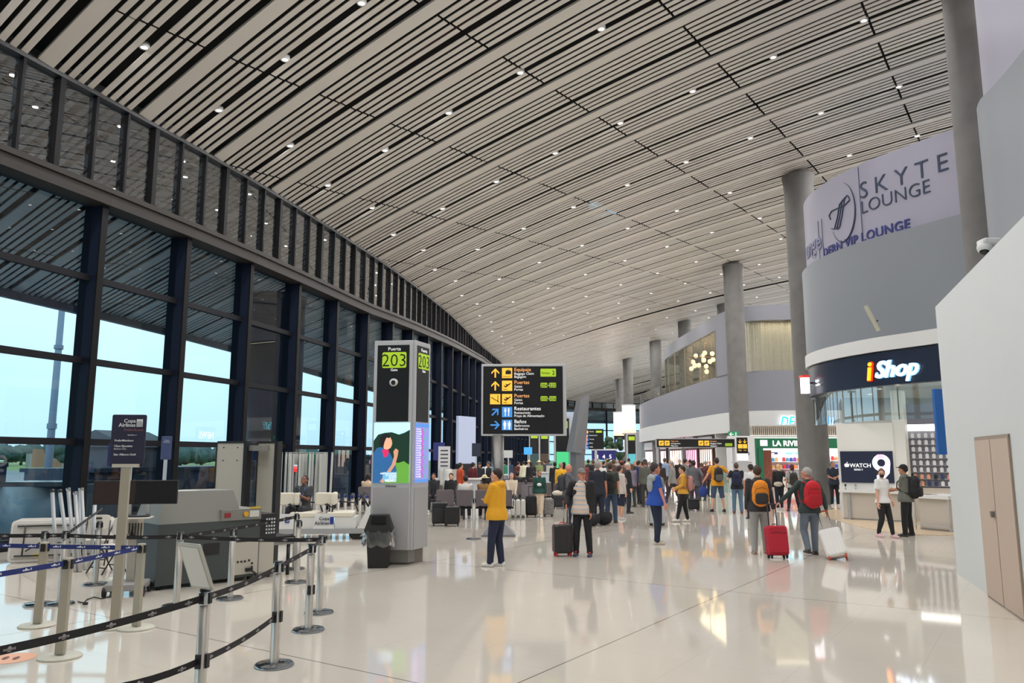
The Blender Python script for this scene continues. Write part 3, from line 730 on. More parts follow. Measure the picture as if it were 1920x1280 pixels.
# folding chairs
m_fch = mat('chair plastic white', (214,208,198), .5)
def folding_chair(P, rz, label):
    t = thing('folding_chair', label, 'chair', (P[0],P[1],0), rz)
    b = MB(); n = 8; vs = []
    MB().rbox((0,.2,.74),(.42,.03,.27),.09,rx=math.radians(-8)).build('backrest', m_fch, t)
    MB().box(-.05,.05,.18,.182,.80,.83).build('handle_slot', m_blk, t)
    MB().rbox((0,-.02,.44),(.42,.42,.035),.015).build('seat', m_fch, t)
    for s_ in (-1,1):
        MB().tube([(s_*.21,-.22,0),(s_*.20,.05,.42),(s_*.19,.23,.84)], .013, 8).build('leg', m_tube, t)
        MB().tube([(s_*.19,.24,0),(s_*.19,0,.42)], .012, 8).build('leg', m_tube, t)
    MB().tube([(-.21,-.16,.1),(.21,-.16,.1)], .01, 6).tube([(-.19,.2,.1),(.19,.2,.1)], .01, 6).build('crossbar', m_tube, t)
q = V(180,1000,14.6); folding_chair(q, .3, 'white folding chair with its backrest before the second fin')
q = V(204,1000,13.6); folding_chair(q, -.5, 'white folding chair in front of another, beside the sign post')
# monitor cart
p = G(238,1114)
mc = thing('monitor_cart', 'wheeled steel stand with a narrow keyboard shelf and hanging cables', 'cart', (p.x,p.y,0), math.radians(14))
MB().rbox((0,0,.13),(.52,.5,.1),.03).build('base', mat('cart grey', (150,148,146), .5), mc)
for sx_, sy_ in ((-1,-1),(1,-1),(-1,1),(1,1)):
    MB().tube([(sx_*.25-.02,sy_*.22,.07),(sx_*.25+.02,sy_*.22,.07)], .07, 14).build('caster', m_blk, mc)
MB().cbox((.03,0,.6),(.11,.08,.9)).build('pillar', mat('cart steel', (176,172,164), .35, .6), mc)
MB().rbox((.05,-.08,1.08),(.46,.3,.02),.008).build('shelf', m_fch, mc); MB().rbox((.05,-.1,1.1),(.4,.16,.02),.006).build('keyboard', m_blk, mc)
MB().cbox((.05,-.02,.92),(.22,.03,.3)).build('back_plate', m_fch, mc); MB().cbox((-.05,.02,1.28),(.05,.03,.4)).cbox((.2,.02,1.28),(.05,.03,.4)).build('monitor_arm', m_chr, mc)
cb = MB()
for k in range(6): cb.tube([(-.06+.04*k,-.05,1.0),(-.05+.04*k,-.11,.88-.02*k),(.0+.02*k,-.1,.8),(.03,-.06,.95-.03*k)], .008, 5)
cb.build('cables', m_blk, mc)
for k, (x0, x1, col, lab) in enumerate([(-.52,.04,(44,30,28),'brownish dark computer monitor, left one above the cart'),(.04,.62,(14,14,18),'black computer monitor, right one above the cart')]):
    t = thing('computer_monitor', lab, 'monitor', (p.x,p.y-.02,1.28), math.radians(14+(-5 if k else 6)))
    MB().rbox(((x0+x1)/2,-.03,.16),(x1-x0,.04,.34),.008).build('casing', m_blk, t)
    MB().box(x0+.015,x1-.015,-.054,-.051,.005,.315).build('screen', mat('monitor glass %d' % k, col, .25), t)
    MB().cbox(((x0+x1)/2,.0,.12),(.12,.04,.12)).build('mount', m_blk, t)
cbt = thing('power_cable', 'black power cable with plug lying on the floor by the cart', 'cable', (0,0,0))
pts = [G(205,1118,.01),G(190,1122,.012),G(176,1119,.01),G(162,1124,.01),G(158,1129,.01),G(152,1129,.01),G(146,1127,.01)]
MB().tube(pts, .008, 6).build('cord', m_blk, cbt); g_ = G(160,1131,.02); MB().cbox(tuple(g_),(.06,.03,.03)).build('plug', m_blk, cbt)
# baggage scanner
a = G(289,1108); ang = math.radians(45)
bs = thing('baggage_scanner', 'large dark grey X-ray baggage scanner with conveyor and black perforated tunnel end', 'scanner', (a.x,a.y,0), ang)
m_sg = mat('scanner green grey', (66,72,73), .5, noise_s=1, noise_a=.05); m_sl = mat('scanner light grey', (128,128,122), .5); m_sp = mat('scanner pale panel', (186,182,170), .55)
MB().box(0,1.62,0,.98,.06,.95).build('body', m_sg, bs)
hd = MB(); hd.add([(0,0,.95),(1.32,0,.95),(1.32,.98,.95),(0,.98,.95),(.1,.14,1.42),(1.2,.14,1.42),(1.2,.84,1.42),(.1,.84,1.42)], [(4,5,6,7),(0,1,5,4),(1,2,6,5),(2,3,7,6),(3,0,4,7)])
hd.build('hood', m_sl, bs)
MB().box(1.12,1.60,-.012,0,.10,.60).build('lower_cover', m_sp, bs)
MB().box(1.62,1.9,.04,.94,.10,.62).build('end_cabinet', m_sp, bs)
MB().box(.95,1.62,-.02,1.0,.95,1.12).build('control_rail', m_sl, bs)
MB().cyl((0,0,0),.04,.03,14).xf(Matrix.Translation((1.35,-.02,1.04)) @ Matrix.Rotation(PI/2,4,'X')).build('emergency_button', mat('amber button', (220,160,30), .4), bs)
MB().box(1.42,1.58,-.025,-.02,.99,1.09).build('label_plate', mat('label white', (210,210,205), .6), bs); MB().box(1.42,1.6,-.025,-.02,1.12,1.15).build('warning_strip', mat('warning yellow', (200,170,50), .6), bs)
MB().box(1.0,1.1,-.03,-.02,1.0,1.07).build('indicator', mat('indicator red', (150,40,50), .5), bs)
tn_ = MB(); tn_.box(1.34,1.92,.02,.96,.62,1.02); tn_.build('tunnel_end', mat('tunnel black', (30,30,32), .4), bs)
hl = MB()
for i_ in range(4):
    for j_ in range(5): hl.box(1.73+.045*i_,1.73+.045*i_+.026,.012,.018,.70+.055*j_,.73+.055*j_)
hl.build('perforations', mat('hole glint', (200,205,210), .5), bs)  # light glinting in the holes, painted as pale squares
hl = MB()
for i_ in range(3):
    for j_ in range(5): hl.box(1.42+.05*i_,1.42+.05*i_+.024,.012,.018,.70+.055*j_,.725+.055*j_)
hl.build('vent_holes', m_blk, bs)
MB().box(1.9,2.28,.06,.92,.50,.60).build('conveyor_bed', m_sl, bs); MB().box(1.9,2.30,.12,.86,.60,.63).build('conveyor_belt', m_blk, bs)
MB().tube([(2.30,.12,.58),(2.30,.86,.58)], .045, 12).build('roller', m_blk, bs)
for x_, y_ in ((.08,.08),(1.5,.08),(.08,.9),(1.8,.9),(1.85,.1),(2.2,.1),(2.2,.85)):
    MB().tube([(x_,y_,0),(x_,y_,.5 if x_ > 2 else .1)], .03, 10).build('foot', m_blk, bs)
sk = MB()
for x_, z_ in ((1.26,.3),(1.32,.3),(1.38,.3),(1.45,.31),(1.5,.26),(1.5,.2)): sk.cyl((0,0,0),.018,.015,10).xf(Matrix.Identity(4)) if False else sk.cbox((x_,-.015,z_),(.03,.012,.03))
sk.cbox((1.44,-.04,.17),(.10,.08,.05)).tube([(1.44,-.05,.17),(1.52,-.09,.12),(1.56,-.06,.02)], .015, 6); sk.build('sockets', m_blk, bs)
MB().box(.35,.6,-.012,.0,.45,.62).box(.7,.95,-.012,0,.45,.62).build('vent_grille', m_blk, bs)
MB().cyl((0,0,0),.035,.02,14).xf(Matrix.Translation((.55,-.01,.16)) @ Matrix.Rotation(PI/2,4,'X')).build('lock', m_chr, bs)
MB().box(.35,.75,.35,.6,1.42,1.425).build('document', mat('paper white', (222,222,216), .5), bs, label='loose white sheet lying on the hood')
# walk-through metal detector
p = V(428,960,14.6)
md = thing('metal_detector', 'walk-through metal detector archway with two pale panels and black edges', 'metal detector', (p.x,p.y,0), math.radians(-16))
for k, (x0, x1, y0) in enumerate([(-.31,.27,0),(.34,.70,.35)]):
    MB().box(x0,x1,y0,y0+.10,0,2.2).build('panel', m_sp, md)
    MB().box(x1,x1+.07,y0-.02,y0+.14,0,2.24).box(x0-.025,x0,y0-.01,y0+.11,0,2.22).box(x0,x1,y0-.01,y0+.11,2.2,2.24).build('edge_trim', m_blk, md)
MB().box(.3,.62,.05,.3,2.06,2.16).build('crossbar', m_sl, md)
sc_ = MB()
for x_ in (-.17,.13):
    for z_ in (1.88,2.12): sc_.cbox((x_,-.003,z_),(.022,.008,.022))
sc_.build('screws', m_blk, md)
# rows of stored posts
m_wpole = mat('stored pole white', (190,192,188), .5)
xs = [506,515,526,535,541,545,549,552,555,558,561,564,567,570,573,580,585,590,594,597,600,604,608,611,619]
spn = thing('stored_pole', 'tall pale pole leaning upright in the bundle behind the seated guard', 'pole', (0,0,0), 0, 'stored white poles behind the guard')
MB().cbox((0,0,1.04),(.06,.06,2.08)).build('tube', m_wpole, spn); MB().cbox((0,0,2.05),(.06,.06,.02)).build('cap', m_sl, spn)
for k, px in enumerate(xs):
    q = V(px, 900, 22.6+.09*(k%5))
    o = spn if k == 0 else copy_tree(spn)
    o.location = (q.x, q.y, 0); o.rotation_euler = (0, random.choice([0,.0,.02,-.01,.04 if 6 < k < 14 else 0]), .2)
ss = None
lab = 'steel stanchion with blue cap in the parked cluster behind the cart'
k = 0
for r_ in range(3):
    for px in range(500+13*r_, 700, 27):
        q = V(px, 935, 21.8-.42*r_)
        if ss is None:
            ss = stanchion((q.x,q.y), label=lab, group='parked blue capped stanchions')
            MB().lathe([(.05,.86),(.05,.93),(0,.935)], n=12).build('blue_cap', mat('cap blue', (40,52,130), .5), ss)
        else: copy_tree(ss, loc=(q.x+random.uniform(-.01,.01),q.y+random.uniform(-.05,.05),0), rz=random.random())
# passenger cart with benches
m_vin = mat('white vinyl', (214,208,192), .45, noise_s=3, noise_a=.06); m_cw = mat('cart white shell', (206,208,206), .4)
p = G(600,1012)
pc = thing('passenger_cart', 'white airport passenger cart with vinyl benches and airline lettering', 'cart', (p.x,p.y,0), math.radians(6))
MB().box(-1.15,1.2,0,1.0,.14,.26).build('platform', mat('cart deck grey', (150,152,154), .5), pc)
def cartbody(x0, name='front_shell'):
    b = MB(); b.add([(x0,.0,.26),(x0+.5,.0,.26),(x0+.5,.12,.26),(x0,.12,.26),(x0+.05,.03,.60),(x0+.46,.03,.60),(x0+.46,.12,.60),(x0+.05,.12,.60)], [(0,3,2,1),(4,5,6,7),(0,1,5,4),(1,2,6,5),(2,3,7,6),(3,0,4,7)]); b.build(name, m_cw, pc)
    MB().box(x0+.5,x0+1.0,.05,.85,.26,.52).build('seat_box', m_cw, pc)
    MB().rbox((x0+.62,.44,.58),(.62,.8,.12),.04).build('seat_cushion', m_vin, pc)
    MB().rbox((x0+.18,.34,.94),(.40,.08,.30),.05).rbox((x0+.42,.5,.94),(.12,.5,.30),.05).build('backrest', m_vin, pc)
    MB().tube([(x0+.35,.3,.5),(x0+.35,.2,.78),(x0+.2,.34,.82)], .02, 8).tube([(x0+.42,.1,.56),(x0+.44,.08,.74),(x0+.3,.08,.84)], .02, 8).tube([(x0+.5,.8,.85),(x0+.9,.8,.82),(x0+.98,.8,.6)], .018, 8).build('arm_frame', m_blk, pc)
cartbody(-1.05); cartbody(-.18)
text('Copa', .11, m_navy, pc, (.20,-.001,.46), (math.radians(86),0,0), align='RIGHT', bold=.012); text('Airlines', .11, m_navy, pc, (.20,-.006,.355), (math.radians(86),0,0), align='RIGHT', bold=.012)
MB().box(.215,.30,.0,.012,.36,.53).build('logo', mat('logo blue', (30,52,130), .5), pc)
MB().box(-.83,-.73,.0,.012,.40,.54).build('wheelchair_sign', mat('logo blue', (30,52,130), .5), pc)
wc = MB(); wc.tube([(-.785,-.003,.52),(-.785,-.003,.47),(-.76,-.003,.47),(-.75,-.003,.43)], .005, 5); wc.ell((-.785,-.003,.527),(.008,.003,.008),8,5)
wc.tube([(-.785+.022*math.cos(t_/8*5-2.2),-.003,.45+.022*math.sin(t_/8*5-2.2)) for t_ in range(9)], .004, 5); wc.build('wheelchair_symbol', m_wh, pc)
b = MB(); b.add([(.85,.0,.26),(1.1,.0,.26),(1.1,.9,.26),(.85,.9,.26),(1.1,.0,.75),(1.2,.0,.75),(1.2,.9,.75),(1.1,.9,.75)], [(0,3,2,1),(4,5,6,7),(0,1,5,4),(1,2,6,5),(2,3,7,6),(3,0,4,7)]); b.build('dash_shell', m_cw, pc)
MB().tube([(1.1,.5,.7),(.92,.5,1.0)], .025, 8).tube([(.92+.16*math.cos(t_/10*6.283)*.5,.5+.16*math.sin(t_/10*6.283),1.0+.16*math.cos(t_/10*6.283)*.7) for t_ in range(11)], .015, 6).build('steering_wheel', m_blk, pc)
for x_ in (-.8,.8):
    for y_ in (.12,.88): MB().tube([(x_,y_-.06,.14),(x_,y_+.06,.14)], .14, 16).build('wheel', m_blk, pc)
# floor decal, orange
p = G(20,1234)
dc = thing('floor_decal', 'round orange footprint sticker on the floor at lower left border', 'sticker', (p.x,p.y,0), .3)
MB().lathe([(.0001,.002),(.22,.002)], n=40).build('disc', mat('decal orange', (226,170,138), .4), dc)
MB().ell((-.05,.02,.003),(.028,.07,.001),12,4).ell((.05,-.01,.003),(.028,.07,.001),12,4).build('footprints', mat('decal brown', (120,76,60), .5), dc)
# bin
p = G(706,1066)
bn_ = thing('waste_bin', 'black swing-top waste bin with a clear bag folded over its rim', 'bin', (p.x,p.y+.2,0), math.radians(4))
def frus(x0, x1, z0, z1, d=1.0):
    return [(-x0,-x0*d,z0),(x0,-x0*d,z0),(x0,x0*d,z0),(-x0,x0*d,z0),(-x1,-x1*d,z1),(x1,-x1*d,z1),(x1,x1*d,z1),(-x1,x1*d,z1)]
FB = [(0,3,2,1),(4,5,6,7),(0,1,5,4),(1,2,6,5),(2,3,7,6),(3,0,4,7)]
MB().add(frus(.175,.215,0,.64,.8), FB).build('body', m_blk, bn_)
MB().add(frus(.24,.25,.62,.68,.82), FB).add(frus(.245,.165,.68,.92,.8), FB).build('lid', m_blk, bn_)
MB().add([(-.13,-.20,.78),(.13,-.20,.78),(.12,-.155,.90),(-.12,-.155,.90)], [(0,1,2,3)]).build('flap', mat('flap black', (12,12,12), .2), bn_)
bg_ = MB(); vs = []; n = 48
for j_ in range(6):
    for k in range(n):
        t_ = 2*PI*k/n; c_, s_ = math.cos(t_), math.sin(t_); m_ = max(abs(c_), abs(s_)); rr = (.245+.012*j_*(1 if j_ < 5 else .7))*(.75+.25/m_*m_)/m_*.96; rr = min(rr, .32)
        wob = .018*math.sin(k*2.3+j_*1.7)+.012*math.sin(k*5.1+j_)
        vs.append(((rr+wob)*c_, (rr+wob)*s_*.82, .655-.055*j_+.02*math.sin(k*1.1)*(j_/5)))
fs = [(j_*n+k, j_*n+(k+1)%n, (j_+1)*n+(k+1)%n, (j_+1)*n+k) for j_ in range(5) for k in range(n)]
bg_.add(vs, fs, True).build('bag', glassmat('clear bag film', (.80,.80,.80), 2.2, .10, .15), bn_)
# ================================================================== SIGNS, TOTEM, SHOPS
m_sil = mat('sign frame silver', (186,187,190), .4, .1, noise_s=2, noise_a=.05); m_silm = mat('perforated grey panel', (166,166,168), .5, .0, bump=.3, bump_s=200)
m_sblk = mat('sign black', (16,17,20), .35); m_lime = mat('sign lime', (160,190,40), .5, emit=.45, ecol=(150,185,35)); m_yel = mat('sign amber', (228,176,60), .5, emit=.7, ecol=(228,172,56))
m_sblue = mat('sign blue', (60,130,200), .5, emit=.6); m_swhite = mat('sign white print', (232,232,232), .5, emit=.6); m_sor = mat('sign orange print', (224,160,100), .5, emit=.6)
m_sdk = mat('dull grey metal', (118,118,120), .5, .2)
def rect(x0, x1, z0, z1, y, m, par, name='field', r=0, th=.004):
    b = MB()
    if r: b.rbox(((x0+x1)/2,y,(z0+z1)/2),(x1-x0,th,z1-z0),r)
    else: b.box(x0,x1,y-th/2,y+th/2,z0,z1)
    return b.build(name, m, par)
# ---- gate totem
pA, pB, pC = V(697,800,14.56), V(773,800,14.45), V(804,800,15.1)
kt = thing('gate_totem', 'tall silver gate totem numbered 203 with advert and flight screens', 'totem', (pB.x,pB.y,0), math.atan2(pB.y-pA.y, pB.x-pA.x))
LA = math.hypot(pB.x-pA.x, pB.y-pA.y); rel = Matrix.Rotation(-kt.rotation_euler.z,4,'Z') @ Vector((pC.x-pB.x, pC.y-pB.y, 0)); angC = math.atan2(rel.y, rel.x); LC = rel.length
MB().prism([(-LA+.05,.1),(-.06,.1),(rel.x*.92-.06,rel.y*.9),(-LA*.55,.75)], .04, 4.06).build('core', mat('totem core', (130,128,126), .5), kt)
MB().prism([(-LA+.2,.14),(-.12,.14),(rel.x*.75,rel.y*.75),(-LA*.55,.6)], 0, .3).build('plinth', mat('totem plinth', (120,114,108), .5), kt)
def totem_face(x0, L, ang, org, third=False):
    f = bpy.data.objects.new('face_panel', None); 
    M = Matrix.Translation(Vector(org)) @ Matrix.Rotation(ang,4,'Z')
    me = MB().rbox((L/2,.05,2.2),(L-.03,.1,3.86),.01,seg=1).xf(M).build('face_panel', m_sil, kt)
    z = lambda v: v
    MB().box(.08,L-.08,-.006,.0,2.60,4.04).xf(M).build('black_field', m_sblk, me)
    cxx = L/2+.02; hw = min(.235, (L-.16)/2-.02)
    MB().rbox((cxx,-.009,3.755),(hw*2,.006,.30),.03).xf(M).build('number_plate', m_lime, me)
    def tx(s_, sz, mm, x, zz, bold=0, sxx=1):
        o = text(s_, sz, mm, me, align='CENTER', bold=bold, sx=sxx); o.matrix_local = M @ Matrix.Translation((x,-.014,zz)) @ Matrix.Rotation(PI/2,4,'X') @ Matrix.Diagonal((sxx,1,1,1))
    k_ = 1 if L > .6 else .8
    tx('203', .34, m_sblk, cxx, 3.635, -.008, .98*hw/.235); tx('Puerta', .095, m_swhite, cxx, 3.935, -.006, k_); tx('Gate', .07, m_swhite, cxx, 3.545, 0, k_)
    return me, M, cxx
fc, M1, cxx = totem_face(0, LA, 0, (-LA,0,0))
b = MB(); b.ell((cxx,-.02,3.33),(.085,.03,.075),16,10).xf(M1).build('camera_housing', mat('camera white', (210,208,204), .4), fc)
b = MB(); b.ell((cxx-.0,-.045,3.325),(.045,.03,.045),12,8).xf(M1).build('camera_dome', mat('dome dark', (30,30,34), .1), fc)
MB().box(.06,LA-.05,-.012,-.002,.28,1.38).xf(M1).build('lower_panel', m_silm, fc)
o = text('JCDecaux', .05, m_sblk, fc); o.matrix_local = M1 @ Matrix.Translation((LA*.38,-.008,1.40)) @ Matrix.Rotation(PI/2,4,'X')
sx0, sx1, sz0, sz1 = .05, LA-.04, 1.47, 2.58
scn = MB().box(sx0,sx1,-.012,-.004,sz0,sz1).xf(M1).build('advert_screen', mat('ad sky', (170,225,235), .3, emit=1.0), kt)
def adshape(pts, m, name, y):   # pts in 0..1 of the screen
    P = [(sx0+(sx1-sx0)*p[0], y, sz0+(sz1-sz0)*p[1]) for p in pts]
    MB().add(P, [tuple(range(len(P)))]).xf(M1).build(name, m, scn)
em = lambda n, c, e=.8: mat(n, c, .4, emit=e)
adshape([(0,.70),(.12,.80),(.3,.83),(.5,.84),(.7,.80),(.85,.83),(1,.88),(1,.0),(0,0)], em('ad forest', (14,44,30)), 'advert_forest', -.014)
adshape([(.35,.32),(.5,.36),(.7,.33),(.85,.36),(1,.30),(1,0),(.3,0)], em('ad grass', (92,150,56)), 'advert_meadow', -.016)
adshape([(0,.0),(0,.48),(.08,.57),(.22,.60),(.34,.56),(.46,.50),(.62,.30),(.66,.20),(.55,.12),(.4,.06),(.3,0)], em('ad denim', (40,90,140)), 'advert_jacket', -.018)
adshape([(.24,.54),(.34,.57),(.44,.53),(.40,.44),(.30,.42)], em('ad scarf', (200,40,90)), 'advert_scarf', -.020)
adshape([(.28,.60),(.30,.56),(.40,.55),(.48,.58),(.52,.64),(.51,.70),(.46,.76),(.36,.77),(.30,.70)], em('ad skin', (214,160,130)), 'advert_face', -.022)
adshape([(.16,.64),(.18,.74),(.26,.80),(.40,.81),(.48,.78),(.44,.74),(.36,.75),(.31,.68),(.28,.60),(.22,.58)], em('ad hair', (22,18,20)), 'advert_hair', -.024)
adshape([(.52,.30),(.58,.44),(.56,.52),(.62,.57),(.70,.54),(.68,.44),(.62,.30),(.3,.0),(.2,.02)], em('ad arm skin', (190,140,112)), 'advert_hand', -.026)
adshape([(.28,.05),(.28,.18),(.66,.18),(.66,.03),(.34,.03)], em('ad caption blue', (110,170,205)), 'advert_caption_field', -.027)
for s_, z_, sz_ in (('MIENTRAS LLEGAN', .145, .036),('DA UN CLIC', .115, .036),('AQUÍ',.075,.06),('MISMO',.02,.07)):
    o = text(s_, sz_, m_swhite, scn, bold=.03, align='RIGHT'); o.matrix_local = M1 @ Matrix.Translation((sx0+(sx1-sx0)*.66,-.030,sz0+(sz1-sz0)*z_)) @ Matrix.Rotation(PI/2,4,'X')
f2, M2, cx2 = totem_face(0, LC-.03, angC, (.03,.0,0))
MB().box(.05,LC-.08,-.012,-.002,.28,1.38).xf(M2).build('lower_panel', m_silm, f2)
s2_ = MB().box(.05,LC-.08,-.012,-.004,1.47,2.58).xf(M2).build('flight_screen', em('flight screen blue', (120,130,190), .9), kt)
for nm, mm, x0, x1 in (('screen_header', em('flight header', (80,130,200)), .05, LC-.08),): MB().box(x0,x1,-.014,-.012,2.50,2.57).box(x0,x1,-.014,-.012,1.48,1.53).xf(M2).build(nm, mm, s2_)
for q_, (mm, xa, xb) in enumerate([(em('row lilac', (190,180,225)),.08,.20),(em('row magenta', (190,60,170)),.28,.36),(em('row pale', (210,215,235)),.22,.26),(em('row green', (70,170,120)),.38,.46)]):
    b = MB()
    for r_ in range(21):
        if q_ == 3 and r_ % 4: continue
        b.box(xa,min(xb+.02*(r_%3),LC-.1),-.015,-.012,2.45-.044*r_,2.475-.044*r_)
    b.xf(M2).build('flight_rows', mm, s2_)
# ---- big direction board on pole
p = G(935,1004)
db = thing('direction_board', 'large black overhead direction board on a round steel pole, reading Equipaje to Baños', 'sign', (p.x,p.y,0), math.radians(-1))
LBK = V(903,683,p.y); RBK = V(1061,683,p.y); x0, x1 = LBK.x-p.x, RBK.x-p.x; zt_, zb_ = LBK.z+.0, V(903,817,p.y).z
MB().rbox(((x0+x1)/2,0,(zt_+zb_)/2),(x1-x0,.16,zt_-zb_),.02).build('frame', m_sil, db)
MB().box(x0+.05,x1-.09,-.088,-.078,zb_+.05,zt_-.06).build('black_field', m_sblk, db)
MB().tube([(-.03,.02,.3),(-.03,.02,zb_+.02)], .155, 28).build('pole', mat('brushed steel pole', (170,168,166), .28, 1), db)
b = MB(); b.add([(-.42,-.30,0),(.42,-.30,0),(.42,.42,0),(-.42,.42,0),(-.42,-.30,.045),(.42,-.30,.045),(.42,.42,.045),(-.42,.42,.045)], FB)
b.add([(-.40,-.28,.045),(.40,-.28,.045),(.40,.4,.045),(-.40,.4,.045),(-.16,-.12,.32),(.14,-.12,.32),(.14,.16,.32),(-.16,.16,.32)], FB); b.build('foot', m_sdk, db)
W_ = x1-x0; Hh = zt_-zb_
def bx(px): return x0+(px-903)/158*W_
def bz(py): return zt_-(py-683)/134*Hh
SQ = .262
def arrow(par, cx, cz, s, ang, m, y=-.094, name='arrow'):
    b = MB(); w_ = .16*s
    for pts in ([(-w_/2,-.5*s),(w_/2,-.5*s),(w_/2,.35*s),(-w_/2,.35*s)], [(0,.5*s),(-.42*s,.08*s),(-.42*s,-.12*s),(0,.28*s)], [(0,.5*s),(0,.28*s),(.42*s,-.12*s),(.42*s,.08*s)]):
        c_, s_ = math.cos(ang), math.sin(ang)
        b.add([(cx+p_[0]*c_-p_[1]*s_, y, cz+p_[0]*s_+p_[1]*c_) for p_ in pts], [tuple(range(len(pts)))])
    return b.build(name, m, par)
def plane_icon(par, cx, cz, s, m, y=-.099):
    b = MB(); P = lambda q: [(cx+u*s, y, cz+v*s) for u, v in q]
    b.add(P([(-.34,.02),(-.26,.04),(-.16,-.04),(.30,.26),(.38,.26),(.36,.20),(-.10,-.16),(-.22,-.14)]), [tuple(range(8))]); b.add(P([(.02,.02),(-.22,.16),(-.14,.18),(.16,.12)]), [(0,1,2,3)])
    b.add(P([(-.36,-.36),(.0,-.36),(.0,-.31),(-.36,-.31)]), [(0,1,2,3)]); b.build('pictogram', m, par)
rows_ = [(700,'Equipaje','Baggage Claim','Bagagem'),(724,'Puertas','Gates','Portas'),(749,'Puertas','Gates','Portas'),(773,'Restaurantes','Restaurants','Praça de Alimentação'),(797,'Baños','Bathrooms','Banheiros')]
for k, (py, t1, t2, t3) in enumerate(rows_):
    z = bz(py); mc_ = m_yel if k < 3 else m_sblue
    rect(bx(951)-SQ/2, bx(951)+SQ/2, z-SQ/2, z+SQ/2, -.092, mc_, db, 'symbol_field')
    text(t1, .13, m_sor if k < 3 else m_swhite, db, (bx(964),-.093,z+.045), bold=.004); text(t2, .088, m_swhite, db, (bx(964),-.093,z-.045)); text(t3, .088, m_swhite, db, (bx(964),-.093,z-.125))
    if k in (1,2): plane_icon(db, bx(951), z, SQ, m_sblk)
arrow(db, bx(929), bz(700), .24, 0, m_yel); arrow(db, bx(929), bz(724), .24, 0, m_yel); arrow(db, bx(929), bz(773), .24, -PI/4, m_sblue); arrow(db, bx(929), bz(797), .24, -PI/2, m_sblue)
z = bz(749); rect(bx(929)-SQ/2, bx(929)+SQ/2, z-SQ/2, z+SQ/2, -.092, m_yel, db, 'symbol_field')
b = MB(); cx_ = bx(929)
for i_ in range(5): b.box(cx_-.11+.04*i_,cx_-.065+.04*i_,-.098,-.095,z+.03-.025*i_,z+.045-.025*i_).box(cx_-.07+.04*i_,cx_-.06+.04*i_,-.098,-.095,z+.005-.025*i_,z+.045-.025*i_)
b.box(cx_+.06,cx_+.075,-.098,-.095,z-.06,z+.10).build('pictogram', m_sblk, db)
b = MB(); cx_ = bx(951); z = bz(700); b.box(cx_-.04,cx_+.10,-.099,-.096,z-.03,z+.06).box(cx_+.01,cx_+.05,-.099,-.096,z+.075,z+.085).box(cx_+.0,cx_+.015,-.099,-.096,z+.06,z+.085).box(cx_+.045,cx_+.06,-.099,-.096,z+.06,z+.085).box(cx_-.11,cx_+.10,-.099,-.096,z-.10,z-.09); b.build('pictogram', m_sblk, db)
b = MB(); z = bz(773); b.box(cx_-.055,cx_-.035,-.099,-.096,z-.10,z+.02).box(cx_-.07,cx_-.02,-.099,-.096,z+.01,z+.04)
for i_ in range(3): b.box(cx_-.07+.02*i_,cx_-.06+.02*i_,-.099,-.096,z+.04,z+.10)
b.box(cx_+.03,cx_+.05,-.099,-.096,z-.10,z+.0).box(cx_+.025,cx_+.06,-.099,-.096,z,z+.10); b.build('pictogram', m_swhite, db)
b = MB(); z = bz(797)
for s_ in (-1,1):
    c_ = cx_+.058*s_; b.ell((c_,-.097,z+.085),(.02,.002,.02),10,6); b.box(c_-.032,c_+.032,-.099,-.096,z-.02,z+.06).box(c_-.022,c_-.003,-.099,-.096,z-.11,z-.02).box(c_+.003,c_+.022,-.099,-.096,z-.11,z-.02)
b.box(cx_-.003,cx_+.003,-.099,-.096,z-.1,z+.1); b.build('pictogram', m_swhite, db)
def pill(par, xa, xb, za, zb, s_, sz, y=-.092, extra=None, sx=1):
    rect(xa, xb, za, zb, y, m_lime, par, 'number_plate', .02); text(s_, sz, m_sblk, par, ((xa+xb)/2, y-.005, (za+zb)/2-sz*.36), align='CENTER', sx=sx)
rect(bx(1013), bx(1042), bz(707), bz(692), -.092, m_lime, db, 'number_plate', .02); text('Terminal', .058, m_sblk, db, (bx(1015),-.099,bz(701.5))); text('2', .15, m_sblk, db, (bx(1034.5),-.099,bz(703.5)))
for py, a_, b_ in ((723,'204','225'),(748,'205','206')):
    pill(db, bx(1013), bx(1026), bz(py+4.5), bz(py-4.5), a_, .12); pill(db, bx(1029), bx(1042), bz(py+4.5), bz(py-4.5), b_, .12); text('-', .1, m_swhite, db, (bx(1027.4),-.095,bz(py+2)), align='CENTER')
# ---- second, smaller direction board farther
def hang(px0, px1, py0, py1, Y): a_, b_ = V(px0,py0,Y), V(px1,py1,Y); return a_.x, b_.x, b_.z, a_.z
x0, x1, z0, z1 = hang(1095,1132,804,842,46)
d2 = thing('direction_board', 'small distant black direction board behind the slanted grey totem', 'sign', ((x0+x1)/2,46,0))
w_ = (x1-x0)/2; MB().box(-w_,w_,-.05,.05,z0,z1).build('panel', m_sblk, d2); MB().cbox((.1,0,z0/2),(.14,.1,z0)).build('pole', m_sil, d2)
for k in range(5):
    z = z1-.18-.225*k; rect(-w_+.08,-w_+.24,z-.08,z+.08,-.055,m_yel if k == 0 else m_sblue,d2,'symbol_field'); text(['Puertas','Restaurantes','Tiendas','Baños','Salida'][k], .09, m_swhite, d2, (-w_+.3,-.055,z)); 
rect(w_-.45,w_-.1,z1-.22,z1-.1,-.055,m_lime,d2,'number_plate')
